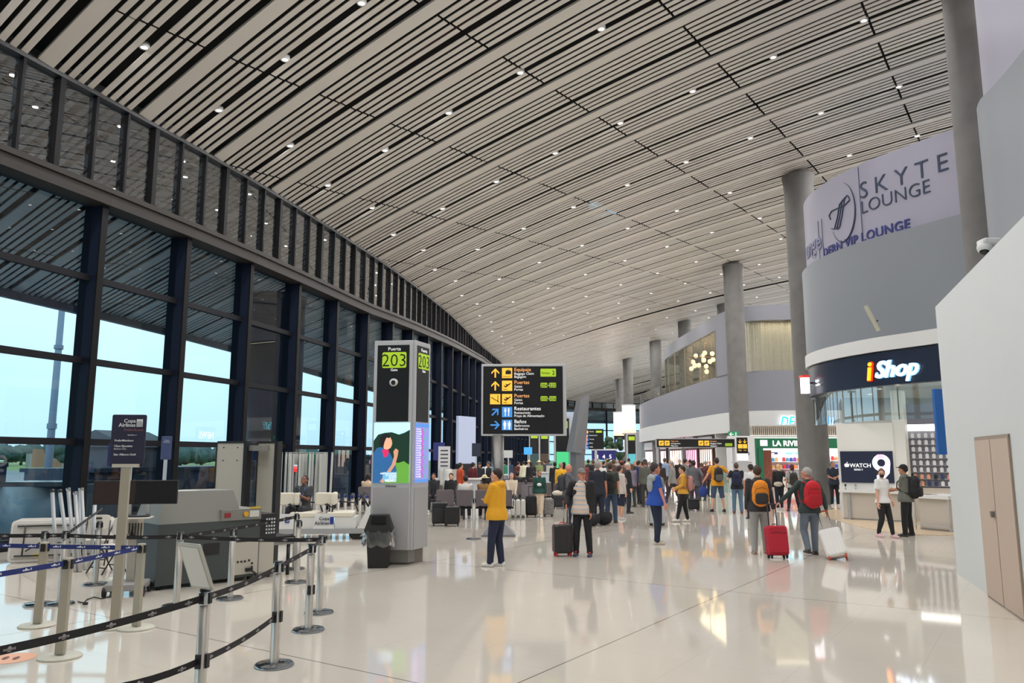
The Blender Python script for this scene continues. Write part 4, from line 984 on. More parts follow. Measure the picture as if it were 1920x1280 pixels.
# ---- slanted grey totem seen edge on
x0, x1, z0, z1 = hang(1070,1106,745,830,34)
st = thing('advert_totem', 'slanted tall grey advertising totem seen nearly edge-on among the crowd', 'totem', (V(1086,850,34).x,34,0), math.radians(20))
b = MB(); b.prism([(-.26,-.25),(.02,-.5),(.14,.5),(-.12,.7)], 0, 2.3); b.build('pillar', m_sdk, st)
b = MB(); b.add([(-.42,-.25,2.15),(.05,-.5,2.05),(.2,.5,2.2),(-.3,.7,2.2),(-.02,-.25,4.5),(.3,-.5,4.6),(.52,.5,4.4),(.2,.7,4.4)], FB); b.build('slanted_head', m_sdk, st)
MB().add([(.06,-.52,2.1),(.22,-.02,2.15),(.33,-.02,2.85),(.16,-.52,2.9)], [(0,1,2,3)]).build('lit_panel', em('lit panel pink', (240,150,130), 1.2), st)
# ---- advertising cylinders around two columns
for k, (px, py0, py1, wpx, Y, lab) in enumerate([(1190,757,813,25,91.5,'taller glowing white advertising cylinder around a column'),(1160,771,818,25,110.5,'lower glowing white advertising cylinder around the slimmest column')]):
    pc_ = V(px,(py0+py1)/2,Y); zt1, zb1 = V(px,py0,Y).z, V(px,py1,Y).z; r_ = wpx/1462*Y/2
    cx0, cy0 = ((14.0,93),(15.6,112))[k]
    t = thing('advert_cylinder', lab, 'advertising column', (cx0,cy0,0)); 
    MB().lathe([(.6,zb1),(r_+.05,zb1),(r_+.05,zb1+.15)], n=32).build('rim', m_wband, t); MB().lathe([(r_+.05,zt1-.15),(r_+.05,zt1),(.6,zt1)], n=32).build('rim', m_wband, t)
    MB().lathe([(r_,zb1+.1),(r_,zt1-.1)], n=32).build('lit_skin', mat('lit skin white', (255,246,240), .4, emit=2.2), t)
    MB().lathe([(r_+.01,zb1+.1),(r_+.01,zb1+.55)], n=32).build('lit_skin_base', mat('lit skin peach', (255,196,150), .4, emit=1.6), t)
    for dx in (-.5,.35): text('L\nA\nS', .42, mat('red print', (200,90,90), .5), t, (dx,-math.sqrt(max(.1,r_*r_-dx*dx))-.08,zt1-1.5))
# ---- gantry sign, stand, exit sign
x0, x1, z0, z1 = hang(1229,1378,822,839,38)
gs = thing('gantry_sign', 'long low black gantry sign with yellow pictograms and lime plate', 'sign', ((x0+x1)/2,38,0)); w_ = (x1-x0)/2
MB().box(-w_,w_,-.08,.08,z0,z1).build('frame', m_sil, gs); MB().box(-w_+.04,w_-.04,-.09,-.08,z0+.03,z1-.03).build('black_field', m_sblk, gs)
MB().box(-w_+.02,-w_+.12,-.05,.05,0,z0).box(w_-.12,w_-.02,-.05,.05,0,z0).build('legs', m_sil, gs)
zc = (z0+z1)/2; sc_ = (z1-z0)
for px in (1239,1250,1313.5,1324.5):
    x_ = x0+(px-1229)/149*(2*w_)-(x0+x1)/2; rect(x_-.12,x_+.12,zc-.12,zc+.12,-.095,m_yel,gs,'symbol_field')
    plane_icon(gs, x_, zc, .24, m_sblk, -.10)
for px, L3 in ((1257,('Migración','Immigration','Migração')),(1331,('Equipaje','Baggage Claim','Bagagem'))):
    x_ = x0+(px-1229)/149*(2*w_)-(x0+x1)/2
    for j, s_ in enumerate(L3): text(s_, .095, m_sor if j == 0 else m_swhite, gs, (x_,-.095,zc+.06-.11*j))
x_ = x0+(1359-1229)/149*2*w_-(x0+x1)/2; rect(x_,x_+.34,zc-.14,zc-.01,-.095,m_lime,gs,'number_plate'); text('Terminal 2', .07, m_sblk, gs, (x_+.17,-.10,zc-.10), align='CENTER')
x0, x1, z0, z1 = hang(1381,1402,820,850,40.5)
ds = thing('arrow_sign', 'upright black sign with two downward yellow arrows beside the gantry', 'sign', ((x0+x1)/2,40.5,0)); w_ = (x1-x0)/2
MB().box(-w_,w_,-.06,.06,z0,z1).build('panel', m_sblk, ds); MB().box(-w_,w_,-.04,.04,0,z0-.36).build('foot_panel', m_sil, ds)
MB().box(-w_,w_,-.06,.06,z0-.36,z0).build('lit_panel', em('lit strip', (235,240,245), 1.0), ds)
for s_ in (-1,1):
    arrow(ds, s_*w_*.45, z1-.2, .2, PI, m_yel, -.07); rect(s_*w_*.45-.11,s_*w_*.45+.11,z1-.56,z1-.34,-.065,m_yel,ds,'symbol_field')
text('Migr', .09, m_yel, ds, (-w_*.8,-.07,z1-.68)); text('Exit', .09, m_yel, ds, (w_*.2,-.07,z1-.68))
x0, x1, z0, z1 = hang(1379,1400,807,818,46)
ex = thing('exit_sign', 'green exit sign with white left arrow and running figure on the column', 'sign', ((x0+x1)/2,47.6,(z0+z1)/2)); w_, h_ = (x1-x0)/2, (z1-z0)/2
MB().box(-w_,w_,-.03,.03,-h_,h_).build('panel', mat('exit green', (30,120,80), .5, emit=.5), ex); arrow(ex, -w_*.4, 0, .26, PI/2, m_swhite, -.035)
MB().box(-.05,.05,.03,.75,-.05,.05).build('bracket', m_sil, ex)
b = MB(); b.ell((w_*.45,-.035,.1),(.03,.004,.03),8,6).tube([(w_*.45,-.035,.07),(w_*.4,-.035,-.02),(w_*.6,-.035,-.1)], .015, 5).tube([(w_*.4,-.035,-.02),(w_*.25,-.035,-.1)], .013, 5).tube([(w_*.3,-.035,.03),(w_*.45,-.035,.06),(w_*.6,-.035,.02)], .012, 5); b.build('running_figure', m_swhite, ex)
# ---- info wall left of the green shop
x0, x1, z0, z1 = hang(1374,1430,816,935,45)
iw = thing('info_wall', 'white information wall with thin grey print left of the green shop', 'partition', ((x0+x1)/2,46,0)); w_ = (x1-x0)/2
MB().box(-w_,w_,0,.25,0,z1).build('panel', mat('info white', (214,212,214), .5), iw)
text('PRO', .32, m_sblk, iw, (w_-.95,-.01,2.02), bold=.02)
MB().ell((w_-.75,-.01,2.75),(.26,.01,.26),20,8).build('red_disc', mat('red disc', (190,60,70), .5, emit=.3), iw); MB().box(w_-1.0,w_-.5,-.03,-.02,2.72,2.78).build('disc_bar', m_swhite, iw)
MB().box(-w_+.15,w_-.2,-.01,0,1.60,1.63).box(-w_+.6,w_-.5,-.01,0,1.72,1.75).box(-w_+.5,w_-.6,-.01,0,1.0,1.02).build('print_lines', mat('print dark', (70,70,80), .6), iw)
b = MB(); b.tube([(-.2,-.01,1.15),(.2,-.01,1.15),(.2,-.01,1.4),(0,-.01,1.5),(-.2,-.01,1.35),(-.2,-.01,1.15)], .012, 4).tube([(.05,-.01,1.3),(.2,-.01,1.5)], .012, 4).build('line_icon', mat('print dark', (70,70,80), .6), iw)
# ---- green shop front and duty free fascia
x0, x1, z0, z1 = hang(1417,1700,821,840,48)
gsf = thing('souvenir_shop', 'green fronted shop under the white fascia, white capital lettering', 'shop front', (x0,48,0)); Wd = x1-x0
m_gr = mat('shop green', (22,104,72), .4, noise_s=2)
MB().box(0,Wd,0,.35,z0,z1).build('fascia', m_gr, gsf); MB().box(-.3,0,-.15,.35,0,z1).box(.12,.42,0,.3,0,z0).build('jamb', m_gr, gsf)
o = text('LA RIVIERA', .46, m_swhite, gsf, (1.0,-.02,z0+.14), bold=.035, depth=.01)
MB().box(.25,.7,-.03,-.02,z0+.14,z0+.5).build('logo_plate', m_swhite, gsf)
MB().box(-.3,Wd,.35,5.5,z1+.05,z1+.15).build('shop_ceiling', m_wband, gsf); MB().box(-.3,Wd,5.4,5.6,0,z1).build('back_wall', mat('shop wall', (216,212,214), .6), gsf)
ms_ = mat('lit shop strip', (255,252,246), .4, emit=3)
for j in range(3): MB().box(.3,Wd,1.0+1.5*j,1.25+1.5*j,z1+.02,z1+.05).build('ceiling_strip_lamp', ms_, gsf)
area('shop_lamp', (Wd/2,2.5,z1-.05), 8, 420, (0,0,0), (1,.98,.96), parent=gsf, sy=4)
sd = thing('shop_display', 'tall red and brown patterned display stand just inside the green shop', 'display', (x0+1.0,49,0)); MB().box(-.24,.24,0,.35,0,2.35).build('board', mat('display rust pattern', (136,72,56), .6, noise_s=9, noise_a=.9), sd)
# goods on shelves
def shelf_unit(name, x, y, w_, h, n, rows, lab, cols_, rz=0, item='bottle_box', ilab=None, seed=1, iw=.12, ih=.2, base=.25, back=(210,210,215), glow=0):
    t = thing(name, lab, 'shelf', (x,y,0), rz); rr = random.Random(seed)
    MB().box(0,w_,.25,.3,0,h).box(0,.03,0,.3,0,h).box(w_-.03,w_,0,.3,0,h).build('carcass', mat('shelf carcass %d%d%d' % back, back, .6, emit=glow), t)
    dz = (h-base)/rows
    for r in range(rows):
        MB().box(.03,w_-.03,0,.25,base+dz*r-.03,base+dz*r).build('shelf_board', mat('shelf board white', (225,225,228), .5), t)
        pitch = (w_-.1)/n
        for c in range(n):
            if rr.random() < .06: continue
            k = (item, round(iw*100), round(ih*100))
            col = cols_[rr.randrange(len(cols_))]
            hh = ih*rr.uniform(.8,1.0)
            b = MB(); b.box(-iw/2,iw/2,-.05,.05,0,hh); b.box(-iw/4,iw/4,-.025,.025,hh,hh+.02)
            M = Matrix.Translation((x,y,0)) @ Matrix.Rotation(rz,4,'Z'); P = M @ Vector((.05+pitch*(c+.5), .12, base+dz*r))
            b.build(item, mat('goods %d %d %d' % col, col, .5), label=ilab[0].format(c=cname(col),r=['one','two','three','four'][r]), cat=ilab[1], group=ilab[2].format(r=['one','two','three','four'][r])+' of the '+lab[:24], loc=tuple(P), rz=rz)
    return t
def cname(c):
    r, g, b = c
    if min(c) > 190: return 'white'
    if max(c) < 70: return 'black'
    if r > g+50 and r > b+50: return 'red' if g < 110 else ('coral' if b > 100 else 'orange')
    if b > r+30: return ('teal' if g > 120 and b > 150 else 'blue') if r < 60 or g > 100 else 'navy' if r < 100 else 'purple'
    if g > r+20: return 'green'
    if r > b+40: return 'golden'
    return 'grey'
gc = [(190,40,50),(220,220,225),(40,60,140),(30,30,34),(200,150,90),(120,60,140),(220,120,60),(60,130,160)]
IL = ('small {c} boxed product on shelf {r} of the white gondola, green fronted shop','product','products on shelf {r}')
shelf_unit('display_shelf', x0+1.5, 50.6, 3.4, 2.1, 14, 4, 'white gondola shelf facing out in the green fronted shop', gc, 0, 'boxed_product', IL, 3, .16, .26)
shelf_unit('display_shelf', x0+5.6, 51.2, 1.8, 2.2, 7, 4, 'second lit shelf behind the broad concrete column', gc, 0, 'boxed_product', ('small {c} boxed product on shelf {r}, unit just left of the broad column','product','products on shelf {r}'), 5, .16, .26)
q = V(1485,855,51)
ps = thing('poster_screen', 'turquoise poster with pale figure hanging inside the green fronted shop', 'poster', (q.x,51,q.z)); MB().box(-.4,.42,0,.05,-.25,.24).build('panel', em('poster teal', (90,205,205), 1.0), ps)
MB().ell((.12,-.01,.0),(.14,.01,.2),12,8).build('figure_shape', em('poster pale', (240,215,210), 1.0), ps)
q = V(1450,855,51); ps2 = thing('poster_screen', 'dark blue perfume poster inside green fronted shop', 'poster', (q.x,51,q.z)); MB().box(-.3,.3,0,.05,-.26,.26).build('panel', em('poster navy', (30,40,90), .8), ps2); MB().box(-.12,.06,-.02,0,-.2,.2).build('bottle_shape', em('poster gold', (215,180,140), .8), ps2)
rt = thing('promo_table', 'red and white promotion table with stock in the green fronted shop', 'table', (V(1473,890,49.8).x,49.8,0)); MB().box(-.7,.7,0,.5,.7,1.0).build('top', mat('promo red', (190,40,44), .5), rt); MB().box(-.65,.65,.05,.45,0,.7).build('body', m_wband, rt)
text('10%', .5, m_swhite, gsf, (x1*0+3.15,1.2,1.55), bold=.02)
# duty free sign on the far fascia
dfs = thing('duty_free_sign', 'glowing turquoise italic DF letters on the white upper fascia', 'sign', (V(1463,789,51.3).x,51.45,V(1463,800,51.3).z))
m_dfh = em('df halo', (235,240,255), 1.6); m_dft = em('df teal', (0,205,210), 1.1)
text('DF', 1.0, m_dfh, dfs, (-.02,.03,-.02), bold=.06, shear=.3, depth=.02, name='halo', sx=.72); text('DF', 1.0, m_dft, dfs, (0,-.02,0), bold=.01, shear=.3, depth=.02, sx=.72)
q = V(1552,790,51.3)
bs_ = thing('fascia_sign', 'bright blue and white patterned sign seen between column and shop screen wall', 'sign', (q.x,51.4,q.z)); MB().box(-.4,.45,0,.06,-.32,.30).build('panel', em('sign azure', (70,150,210), 1.2), bs_)
b = MB()
for k in range(5): b.add([(-.35+.16*k,-.01,-.3),(-.28+.16*k,-.01,-.3),(-.36+.2*k,-.01,.28),(-.42+.2*k,-.01,.28)], [(0,1,2,3)])
b.build('white_strokes', m_dfh, bs_)
# slatted frieze under the white band, back wall and far storefronts
fz = MB(); xx = 15.6
while xx < 26: fz.box(xx,xx+.06,50.6,50.9,z1+.25,z1+.85); xx += .13
fz.build('trim_frieze', mat('frieze wood', (176,166,152), .6), kind='structure')
MB().box(15.4,27,50.95,51.0,z1+.15,z1+.95).build('wall_frieze', m_wband, kind='structure'); MB().box(15.4,27,50.5,50.95,z1+.1,z1+.22).build('trim_lit_edge', em('lit edge', (240,238,235), 1.2), kind='structure')
MB().box(14.9,26,57,57.2,0,5).build('wall_far_shop_back', m_wband, kind='structure')
MB().prism([(15.6,59.5),(15.9,59.5),(15.9,104),(15.6,104)], 0, 5).build('wall_far_corridor', mat('corridor grey', (150,150,150), .5), kind='structure')
# glowing storefronts along the far corridor
for k, (ya, yb, col, lab) in enumerate([(60,64,(250,225,205),'warm lit storefront behind the gantry sign'),(65,69,(250,170,215),'pink lit storefront left of the gantry sign'),(70,76,(255,240,230),'white lit storefront farther along the corridor'),(78,90,(225,215,225),'pale storefront beside the taller glowing cylinder')]):
    t = thing('storefront', lab, 'shop front', (15.3,ya,0)); L_ = yb-ya
    MB().box(.1,.28,0,L_,0,3.3).build('backing', mat('front dark', (90,60,50), .5), t); MB().box(.02,.1,.3,L_-.3,.2,2.5).build('lit_window', em('lit window %d' % k, col, 1.8), t)
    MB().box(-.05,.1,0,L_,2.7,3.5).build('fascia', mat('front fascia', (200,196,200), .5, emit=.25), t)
    b = MB()
    for j in range(5): b.box(-.02,.02,.5+j*L_/6,.62+j*L_/6,.2,2.5)
    b.build('mullions', mat('front bronze', (120,70,50), .5), t)
q = V(1221,806,70)
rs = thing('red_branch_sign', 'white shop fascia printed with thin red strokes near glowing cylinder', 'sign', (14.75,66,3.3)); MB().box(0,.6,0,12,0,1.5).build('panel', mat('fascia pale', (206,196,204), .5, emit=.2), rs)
b = MB(); rr = random.Random(4)
for j in range(22): y_ = .4+j*.5; b.tube([(-.01,y_,.1+.2*rr.random()),(-.01,y_+.2*rr.random(),.7),(-.01,y_+.3*rr.random(),1.4)], .045, 4)
b.build('strokes', mat('strokes red', (150,60,60), .5), rs)
# glass balustrade, escalator posts behind gantry
bl = thing('glass_balustrade', 'greenish glass balustrade panels around the escalator opening', 'railing', (0,41.5,0))
for k in range(5):
    xa = V(1270+k*24,900,41.5).x; xb = V(1292+k*24,900,41.5).x; MB().box(xa,xb,-.01,.01,.08,1.05).build('pane', glassmat('green glass', (.72,.88,.84), 1, .06), bl); MB().box(xa-.02,xa+.03,-.04,.04,0,1.08).build('post', m_sil, bl)
# hanging flight display and gate totems in the far background
fd = thing('flight_display', 'blue and white hanging flight display under the black header, far behind crowd', 'display', (V(1162,830,60).x,60,0)); a_ = V(1155,824,60); b_ = V(1170,847,60); w_ = (b_.x-a_.x)/2
MB().box(-w_-.1,w_+.1,0,.3,b_.z-.3,a_.z+.3).build('casing', m_sblk, fd); MB().box(-w_,w_,-.02,0,b_.z,a_.z).build('screen', em('display blue', (120,160,225), 1.0), fd); MB().box(-.15,.15,.05,.25,0,b_.z-.3).build('pole', m_sil, fd)
b = MB()
for j in range(4): b.box(-w_+.12+j*.16,-w_+.18+j*.16,-.03,-.02,b_.z,a_.z)
b.build('columns', m_swhite, fd)
for k, (px, Y, lab) in enumerate([(1002,62,'distant gate totem left of the pale far board'),(1021,64,'distant gate totem right of the first far one'),(1055,40,'gate totem with green glow just right of the direction board'),(1185,70,'dark far gate totem under the taller glowing cylinder')]):
    q = V(px,860,Y); t = thing('gate_totem', lab, 'totem', (q.x,Y,0)); hw = .42
    MB().box(-hw,hw,0,.5,0,4.0).build('casing', m_sil, t); MB().box(-hw+.08,hw-.08,-.02,0,.9 if k != 1 else 1.4,3.9).build('black_field', m_sblk, t); MB().box(-hw+.15,hw-.15,-.03,-.02,3.4,3.75).build('number_plate', m_lime, t)
    MB().box(-hw+.1,hw-.1,-.03,-.02,1.2,2.2).build('screen', em('totem screen %d' % k, [(40,60,60),(60,50,40),(60,170,110),(70,150,160)][k], .9), t)
q = V(1132,866,50); t = thing('gate_number_sign', 'dark blue sign reading 3 4 5 above heads in the queue', 'sign', (q.x,50,0)); MB().box(-.75,.75,0,.1,1.75,2.35).build('panel', mat('sign deep blue', (26,30,96), .5, emit=.3), t)
MB().box(-.8,.8,-.02,.12,2.35,2.45).build('frame', m_wband, t); MB().cbox((0,.05,.9),(.06,.06,1.8)).build('pole', m_sil, t)
for j, s_ in enumerate('345'): text(s_, .36, m_swhite, t, (-.5+.42*j,-.01,1.83), bold=.02)
q = V(1147,868,54); t = thing('potted_tree', 'dark green indoor plant rising above the crowd beside flight display', 'plant', (q.x,54,0)); b = MB(); rr = random.Random(2)
for j in range(30): b.ell((rr.uniform(-.7,.7),rr.uniform(-.4,.4),1.8+rr.random()*1.4),(.22,.2,.22),6,5)
b.build('foliage', mat('indoor leaf', (40,66,44), .8, noise_s=4, noise_a=.5), t); MB().cyl((0,0,0),.3,.6,16).build('planter', m_blk, t); MB().cyl((0,0,.5),.05,1.4,8).build('stem', m_bark, t)
pw = thing('partition_panel', 'pale blue-white tall panel hanging behind the slanted totem', 'panel', (V(1072,790,60).x,60,0)); a_ = V(1064,772,60); b_ = V(1084,824,60)
MB().box(-.45,.45,0,.2,b_.z,a_.z).build('board', mat('panel pale', (176,188,206), .5), pw); MB().cyl((0,.1,0),.3,b_.z,16).build('pole', m_sil, pw)
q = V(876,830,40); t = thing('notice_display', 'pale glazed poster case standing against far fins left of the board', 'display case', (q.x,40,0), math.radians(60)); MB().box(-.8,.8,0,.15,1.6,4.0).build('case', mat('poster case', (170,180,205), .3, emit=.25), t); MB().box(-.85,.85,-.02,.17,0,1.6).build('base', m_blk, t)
for k, (px, py, Y, wd, ht, col, lab) in enumerate([(823,846,30,.22,.34,(40,50,120),'small blue gate sign on pale pole beyond the benches'),(833,858,29,.22,.42,(214,214,216),'white notice board on slim post beyond the benches'),(893,843,36,.2,.3,(40,48,66),'small dark sign on pale pole left of the steel pole'),(953,851,42,.24,.2,(206,208,206),'white small sign on slim post right of the steel pole'),(990,845,57,.3,.26,(60,150,220),'small glowing blue screen above far queue')]):
    q = V(px,py,Y); t = thing('post_sign', lab, 'sign', (q.x,Y,0)); MB().box(-wd/1,wd/1,-.02,.02,q.z-ht,q.z+ht).build('panel', mat('post sign %d' % k, col, .5, emit=.6 if k == 4 else 0), t)
    MB().cbox((0,.03,(q.z-ht)/2),(.06,.05,q.z-ht)).build('post', mat('pale post', (190,200,208), .5), t); MB().lathe([(0,0),(.2,0),(.2,.02),(0,.02)], n=16).build('base', m_sil, t)
    if k == 1:
        b = MB()
        for j in range(5): b.box(-.14,.14,-.025,-.02,q.z-.32+.14*j,q.z-.27+.14*j)
        b.build('print_lines', mat('print dark', (70,70,80), .6), t)
# check-in counters for the far queue
for k, (px, Y, lab) in enumerate([(857,31,'white gate counter by the far fins, left of the steel pole'),(1035,44,'white gate counter with blue top light among far queue'),(915,38,'white gate counter behind the steel pole')]):
    q = V(px,880,Y); t = thing('gate_counter', lab, 'counter', (q.x,Y,0)); MB().box(-.9,.9,0,.7,0,1.05).build('body', mat('counter white', (186,194,202), .5), t); MB().box(-.95,.95,-.08,.75,1.05,1.1).build('top', m_wband, t); MB().box(-.3,.1,.2,.5,1.1,1.45).build('printer', m_sp, t)
# ---- SkyTeam style lettering laid along the curved banner
PL = inset(S1, .19)
def banner_text(s_, size, frac_px, z, m, bold=0, space=1.0, sub=None, maxx=None):
    # place each letter on the curved vinyl so that it starts at the given picture column
    pts = [Vector(p) for p in PL]; pxs = [960+p.x/p.y*1415 for p in pts]
    i0 = min(range(8, 60), key=lambda i: abs(pxs[i]-frac_px) if i < len(pxs) and pts[i].y < 28 else 1e9)
    # walk from the picked point towards smaller index (to the right in the picture)
    cu = bpy.data.curves.new('t', 'FONT'); cu.body = s_; cu.size = size; cu.offset = bold*size; cu.extrude = .01; cu.resolution_u = 3; cu.space_character = space
    t = bpy.data.objects.new('t', cu); C.objects.link(t); bpy.context.view_layer.update()
    me = bpy.data.meshes.new_from_object(t.evaluated_get(bpy.context.evaluated_depsgraph_get())); bpy.data.objects.remove(t)
    bend(me, pts, i0, z); me.materials.clear(); me.materials.append(m)
    o = bpy.data.objects.new('lettering', me); C.objects.link(o); o.parent = bn
def bend(me, pts, i0, z):
    L = [0]; idx = list(range(i0, -1, -1))
    for a_, b_ in zip(idx, idx[1:]): L.append(L[-1]+(pts[b_]-pts[a_]).length)
    for v in me.vertices:
        u = v.co.x; k = 0
        while k < len(L)-2 and L[k+1] < u: k += 1
        f = (u-L[k])/(L[k+1]-L[k]); A, B = pts[idx[k]], pts[idx[k+1]]; p_ = A+(B-A)*f; d_ = (B-A).normalized(); n_ = Vector((-d_.y, d_.x))
        if n_.dot(Vector((-1,-1))) < 0: n_ = -n_
        v.co = Vector((p_.x+n_.x*(.03+v.co.z), p_.y+n_.y*(.03+v.co.z), z+v.co.y))
m_ink = mat('banner ink navy', (30,44,74), .5); m_ink2 = mat('banner ink blue', (28,36,110), .5)
banner_text('SKYTEAM', .78, 1620, H+8.22, m_ink, -.010, 1.52)
banner_text('LOUNGE', .6, 1620, H+7.72, m_ink, -.014, 1.0)
banner_text('DERN VIP LOUNGE', .42, 1550, H+6.82, m_ink2, .02, 1.05)
banner_text('unge', .9, 1508, H+7.2, mat('banner ink grey', (110,112,140), .5), .02)
# swirl emblem and seams
def bendmb(mb, px0, z):
    me_ = bpy.data.meshes.new('emblem'); me_.from_pydata(mb.v, [], mb.f)
    pts = [Vector(p) for p in PL]; pxs = [960+p.x/p.y*1415 for p in pts]; i0 = min(range(8, 60), key=lambda i: abs(pxs[i]-px0) if i < len(pxs) and pts[i].y < 28 else 1e9)
    bend(me_, pts, i0, z); me_.materials.append(m_ink); o = bpy.data.objects.new('emblem', me_); C.objects.link(o); o.parent = bn
b = MB(); b.tube([(.95+.62*math.cos(t_), 1.0+1.0*math.sin(t_), 0) for t_ in [(-2.6+.1*j) for j in range(40)]], [max(.006,.03*math.sin(PI*j/39)) for j in range(40)], 5)
for k in range(3): b.tube([(.35+.16*k,.62-.06*k,0),(.5+.14*k,.55,0),(.7+.12*k,.9,0),(.85+.13*k,1.3+.05*k,0),(1.05+.1*k,1.42+.04*k,0)], .022, 5)
b.tube([(.32,.95,0),(.25,1.1,0),(.4,1.22,0),(1.1,1.2,0),(1.35,1.3,0),(1.3,1.45,0)], .022, 5)
bendmb(b, 1556, H+7.05)
sm_ = MB()
for px in (1627,1543,1548):
    k = min(range(8,60), key=lambda i: abs(960+PL[i][0]/PL[i][1]*1415-px) if PL[i][1] < 28 else 1e9); q = PL[k]; sm_.box(q[0]-.035,q[0]-.02,q[1]-.035,q[1]-.02,H+6.85,H+(9.3 if px == 1627 else 8.2))
sm_.build('seam', m_ink, bn)
# emblem on the near right banner
nb = [Vector(p) for p in inset(S0,-.16)]
def nearpt(px, fy=1340): 
    return min(nb, key=lambda p: abs(960+p.x/p.y*fy-px) if p.y > 9 else 1e9)
q0_, q1_ = nearpt(1872), nearpt(1905); dn = (q1_-q0_).normalized(); n_ = Vector((-dn.y,dn.x)); n_ = -n_ if n_.dot(Vector((-1,-1))) < 0 else n_
ang_ = math.atan2(dn.y, dn.x)
b = MB(); rr = random.Random(6)
for j in range(26): b.ell((rr.uniform(0,.75),0,rr.uniform(0,1.2)),(.1,.01,.1),7,5)
o = b.build('emblem', m_ink, bn2, loc=(q0_.x+n_.x*.03,q0_.y+n_.y*.03,H+9.15), rz=ang_)
for j, s_ in enumerate(('GLOBAL','LOUNGE','NETWORK')): text(s_, .26, m_ink, bn2, (q0_.x+dn.x*.1+n_.x*.03,q0_.y+dn.y*.1+n_.y*.03,H+8.85-.28*j), (PI/2,0,ang_))
# wall camera over the white wall
q = V(1856,462,13.9); t = thing('security_camera', 'white dome security camera peeking over the slanted white wall', 'camera', (q.x,q.y,q.z)); MB().rbox((0,0,.08),(.36,.25,.12),.05).build('arm', m_wband, t)
MB().ell((-.1,0,-.02),(.13,.13,.13),14,10).build('housing', m_wband, t); MB().ell((-.12,-.02,-.09),(.09,.09,.08),12,8).build('dome', mat('dome dark', (30,30,34), .1), t); MB().box(-.02,.08,0,.1,TOPW-q.z,.05).build('bracket', m_wband, t)
q = V(1632,608,22.9); t = thing('wall_strip_lamp', 'pale slanting strip fixture fixed low on the grey curved wall', 'lamp', (q.x-.05,q.y-.35,H+3.68)); MB().tube([(.12,0,0),(-.22,.0,.75)], .07, 4, False).build('bar', mat('strip beige', (190,188,168), .5), t); MB().cbox((.1,.14,.3),(.04,.3,.04)).build('bracket', m_blk, t)
# ---- phone shop: fascia, glass, counters, screen wall
SF = inset(S1,.02)
sf_ = thing('shop_sign', 'dark navy curved shop sign with glowing orange and white script lettering', 'sign', (0,0,0))
fasc = [p for p in SF if p[1] < 28.6 and p[0] < 16]
MB().strip(fasc, 4.1, 5.12, .3, True).build('fascia', mat('fascia midnight', (18,26,48), .3), sf_)
def front_text(s_, size, px, z, m, bold, shear=0, out=.04, depth=.03, name='lettering', par=None):
    pts = [Vector(p) for p in inset(S1,.04)]; pxs = [960+p.x/p.y*1447 for p in pts]
    i0 = min(range(len(pts)), key=lambda i: abs(pxs[i]-px) if pts[i].y < 28 else 1e9)
    cu = bpy.data.curves.new('t', 'FONT'); cu.body = s_; cu.size = size; cu.offset = bold*size; cu.extrude = depth; cu.resolution_u = 3; cu.shear = shear
    t = bpy.data.objects.new('t', cu); C.objects.link(t); bpy.context.view_layer.update()
    me = bpy.data.meshes.new_from_object(t.evaluated_get(bpy.context.evaluated_depsgraph_get())); bpy.data.objects.remove(t)
    for v in me.vertices: v.co.z += out
    bend(me, pts, i0, z); me.materials.clear(); me.materials.append(m); o = bpy.data.objects.new(name, me); C.objects.link(o); o.parent = par or sf_
m_ye = em('sign flame orange', (255,150,20), 2.0); m_gw = em('sign glow white', (245,250,255), 2.2); m_gb = em('sign glow blue', (120,185,235), .9); m_re = em('sign ember red', (210,50,20), 1.0)
front_text('i', .82, 1628, 4.30, m_re, .05, .15, .02, name='glow_edge'); front_text('i', .82, 1628, 4.30, m_ye, .02, .15, .07)
front_text('Shop', .70, 1641, 4.34, m_gb, .035, .3, .02, name='glow_edge'); front_text('Shop', .70, 1641, 4.34, m_gw, .015, .3, .07)
front_text('Apple', .11, 1533, 4.52, m_swhite, .01, 0, .02); front_text('reseller', .11, 1533, 4.38, m_swhite, .01, 0, .02)
fl2 = MB(); poly2 = [(10.95,28.2),(10.35,26.3),(10.0,24),(9.75,22),(9.75,20.6),(10.2,20.0),(11.3,19.7),(16,18.9),(22,18.9),(22,30),(12,29.4)]
MB().prism(poly2, .0, .012).build('floor_shop', mat('beige vinyl floor', (202,180,150), .25, noise_s=1.5, noise_a=.08), kind='structure')
MB().box(16.8,17,19,29.5,0,4.1).box(12.55,17,29.3,29.5,0,5).build('wall_shop_back', m_white, kind='structure')
gp_ = thing('glass_canopy_panel', 'clear glass panels hanging below the dark shop sign with steel clamps', 'glass panel', (0,0,0))
gl_ = [p for p in inset(S1,.14) if p[1] < 28.3 and p[0] < 14.6]
MB().strip(gl_, 3.05, 4.09, .02, True).build('glass', glassmat('shop glass', (.90,.94,.93), .35, .03), gp_)
b = MB(); c2 = MB()
for k in range(0, len(gl_), 6):
    q = gl_[k]; b.box(q[0]-.012,q[0]+.012,q[1]-.012,q[1]+.012,3.05,4.05); c2.cbox((q[0]-.05,q[1]-.05,4.02),(.16,.05,.05)).cbox((q[0],q[1]-.04,3.1),(.05,.05,.05))
b.build('joints', mat('joint dark', (70,74,76), .4), gp_); c2.build('clamps', m_chr, gp_)
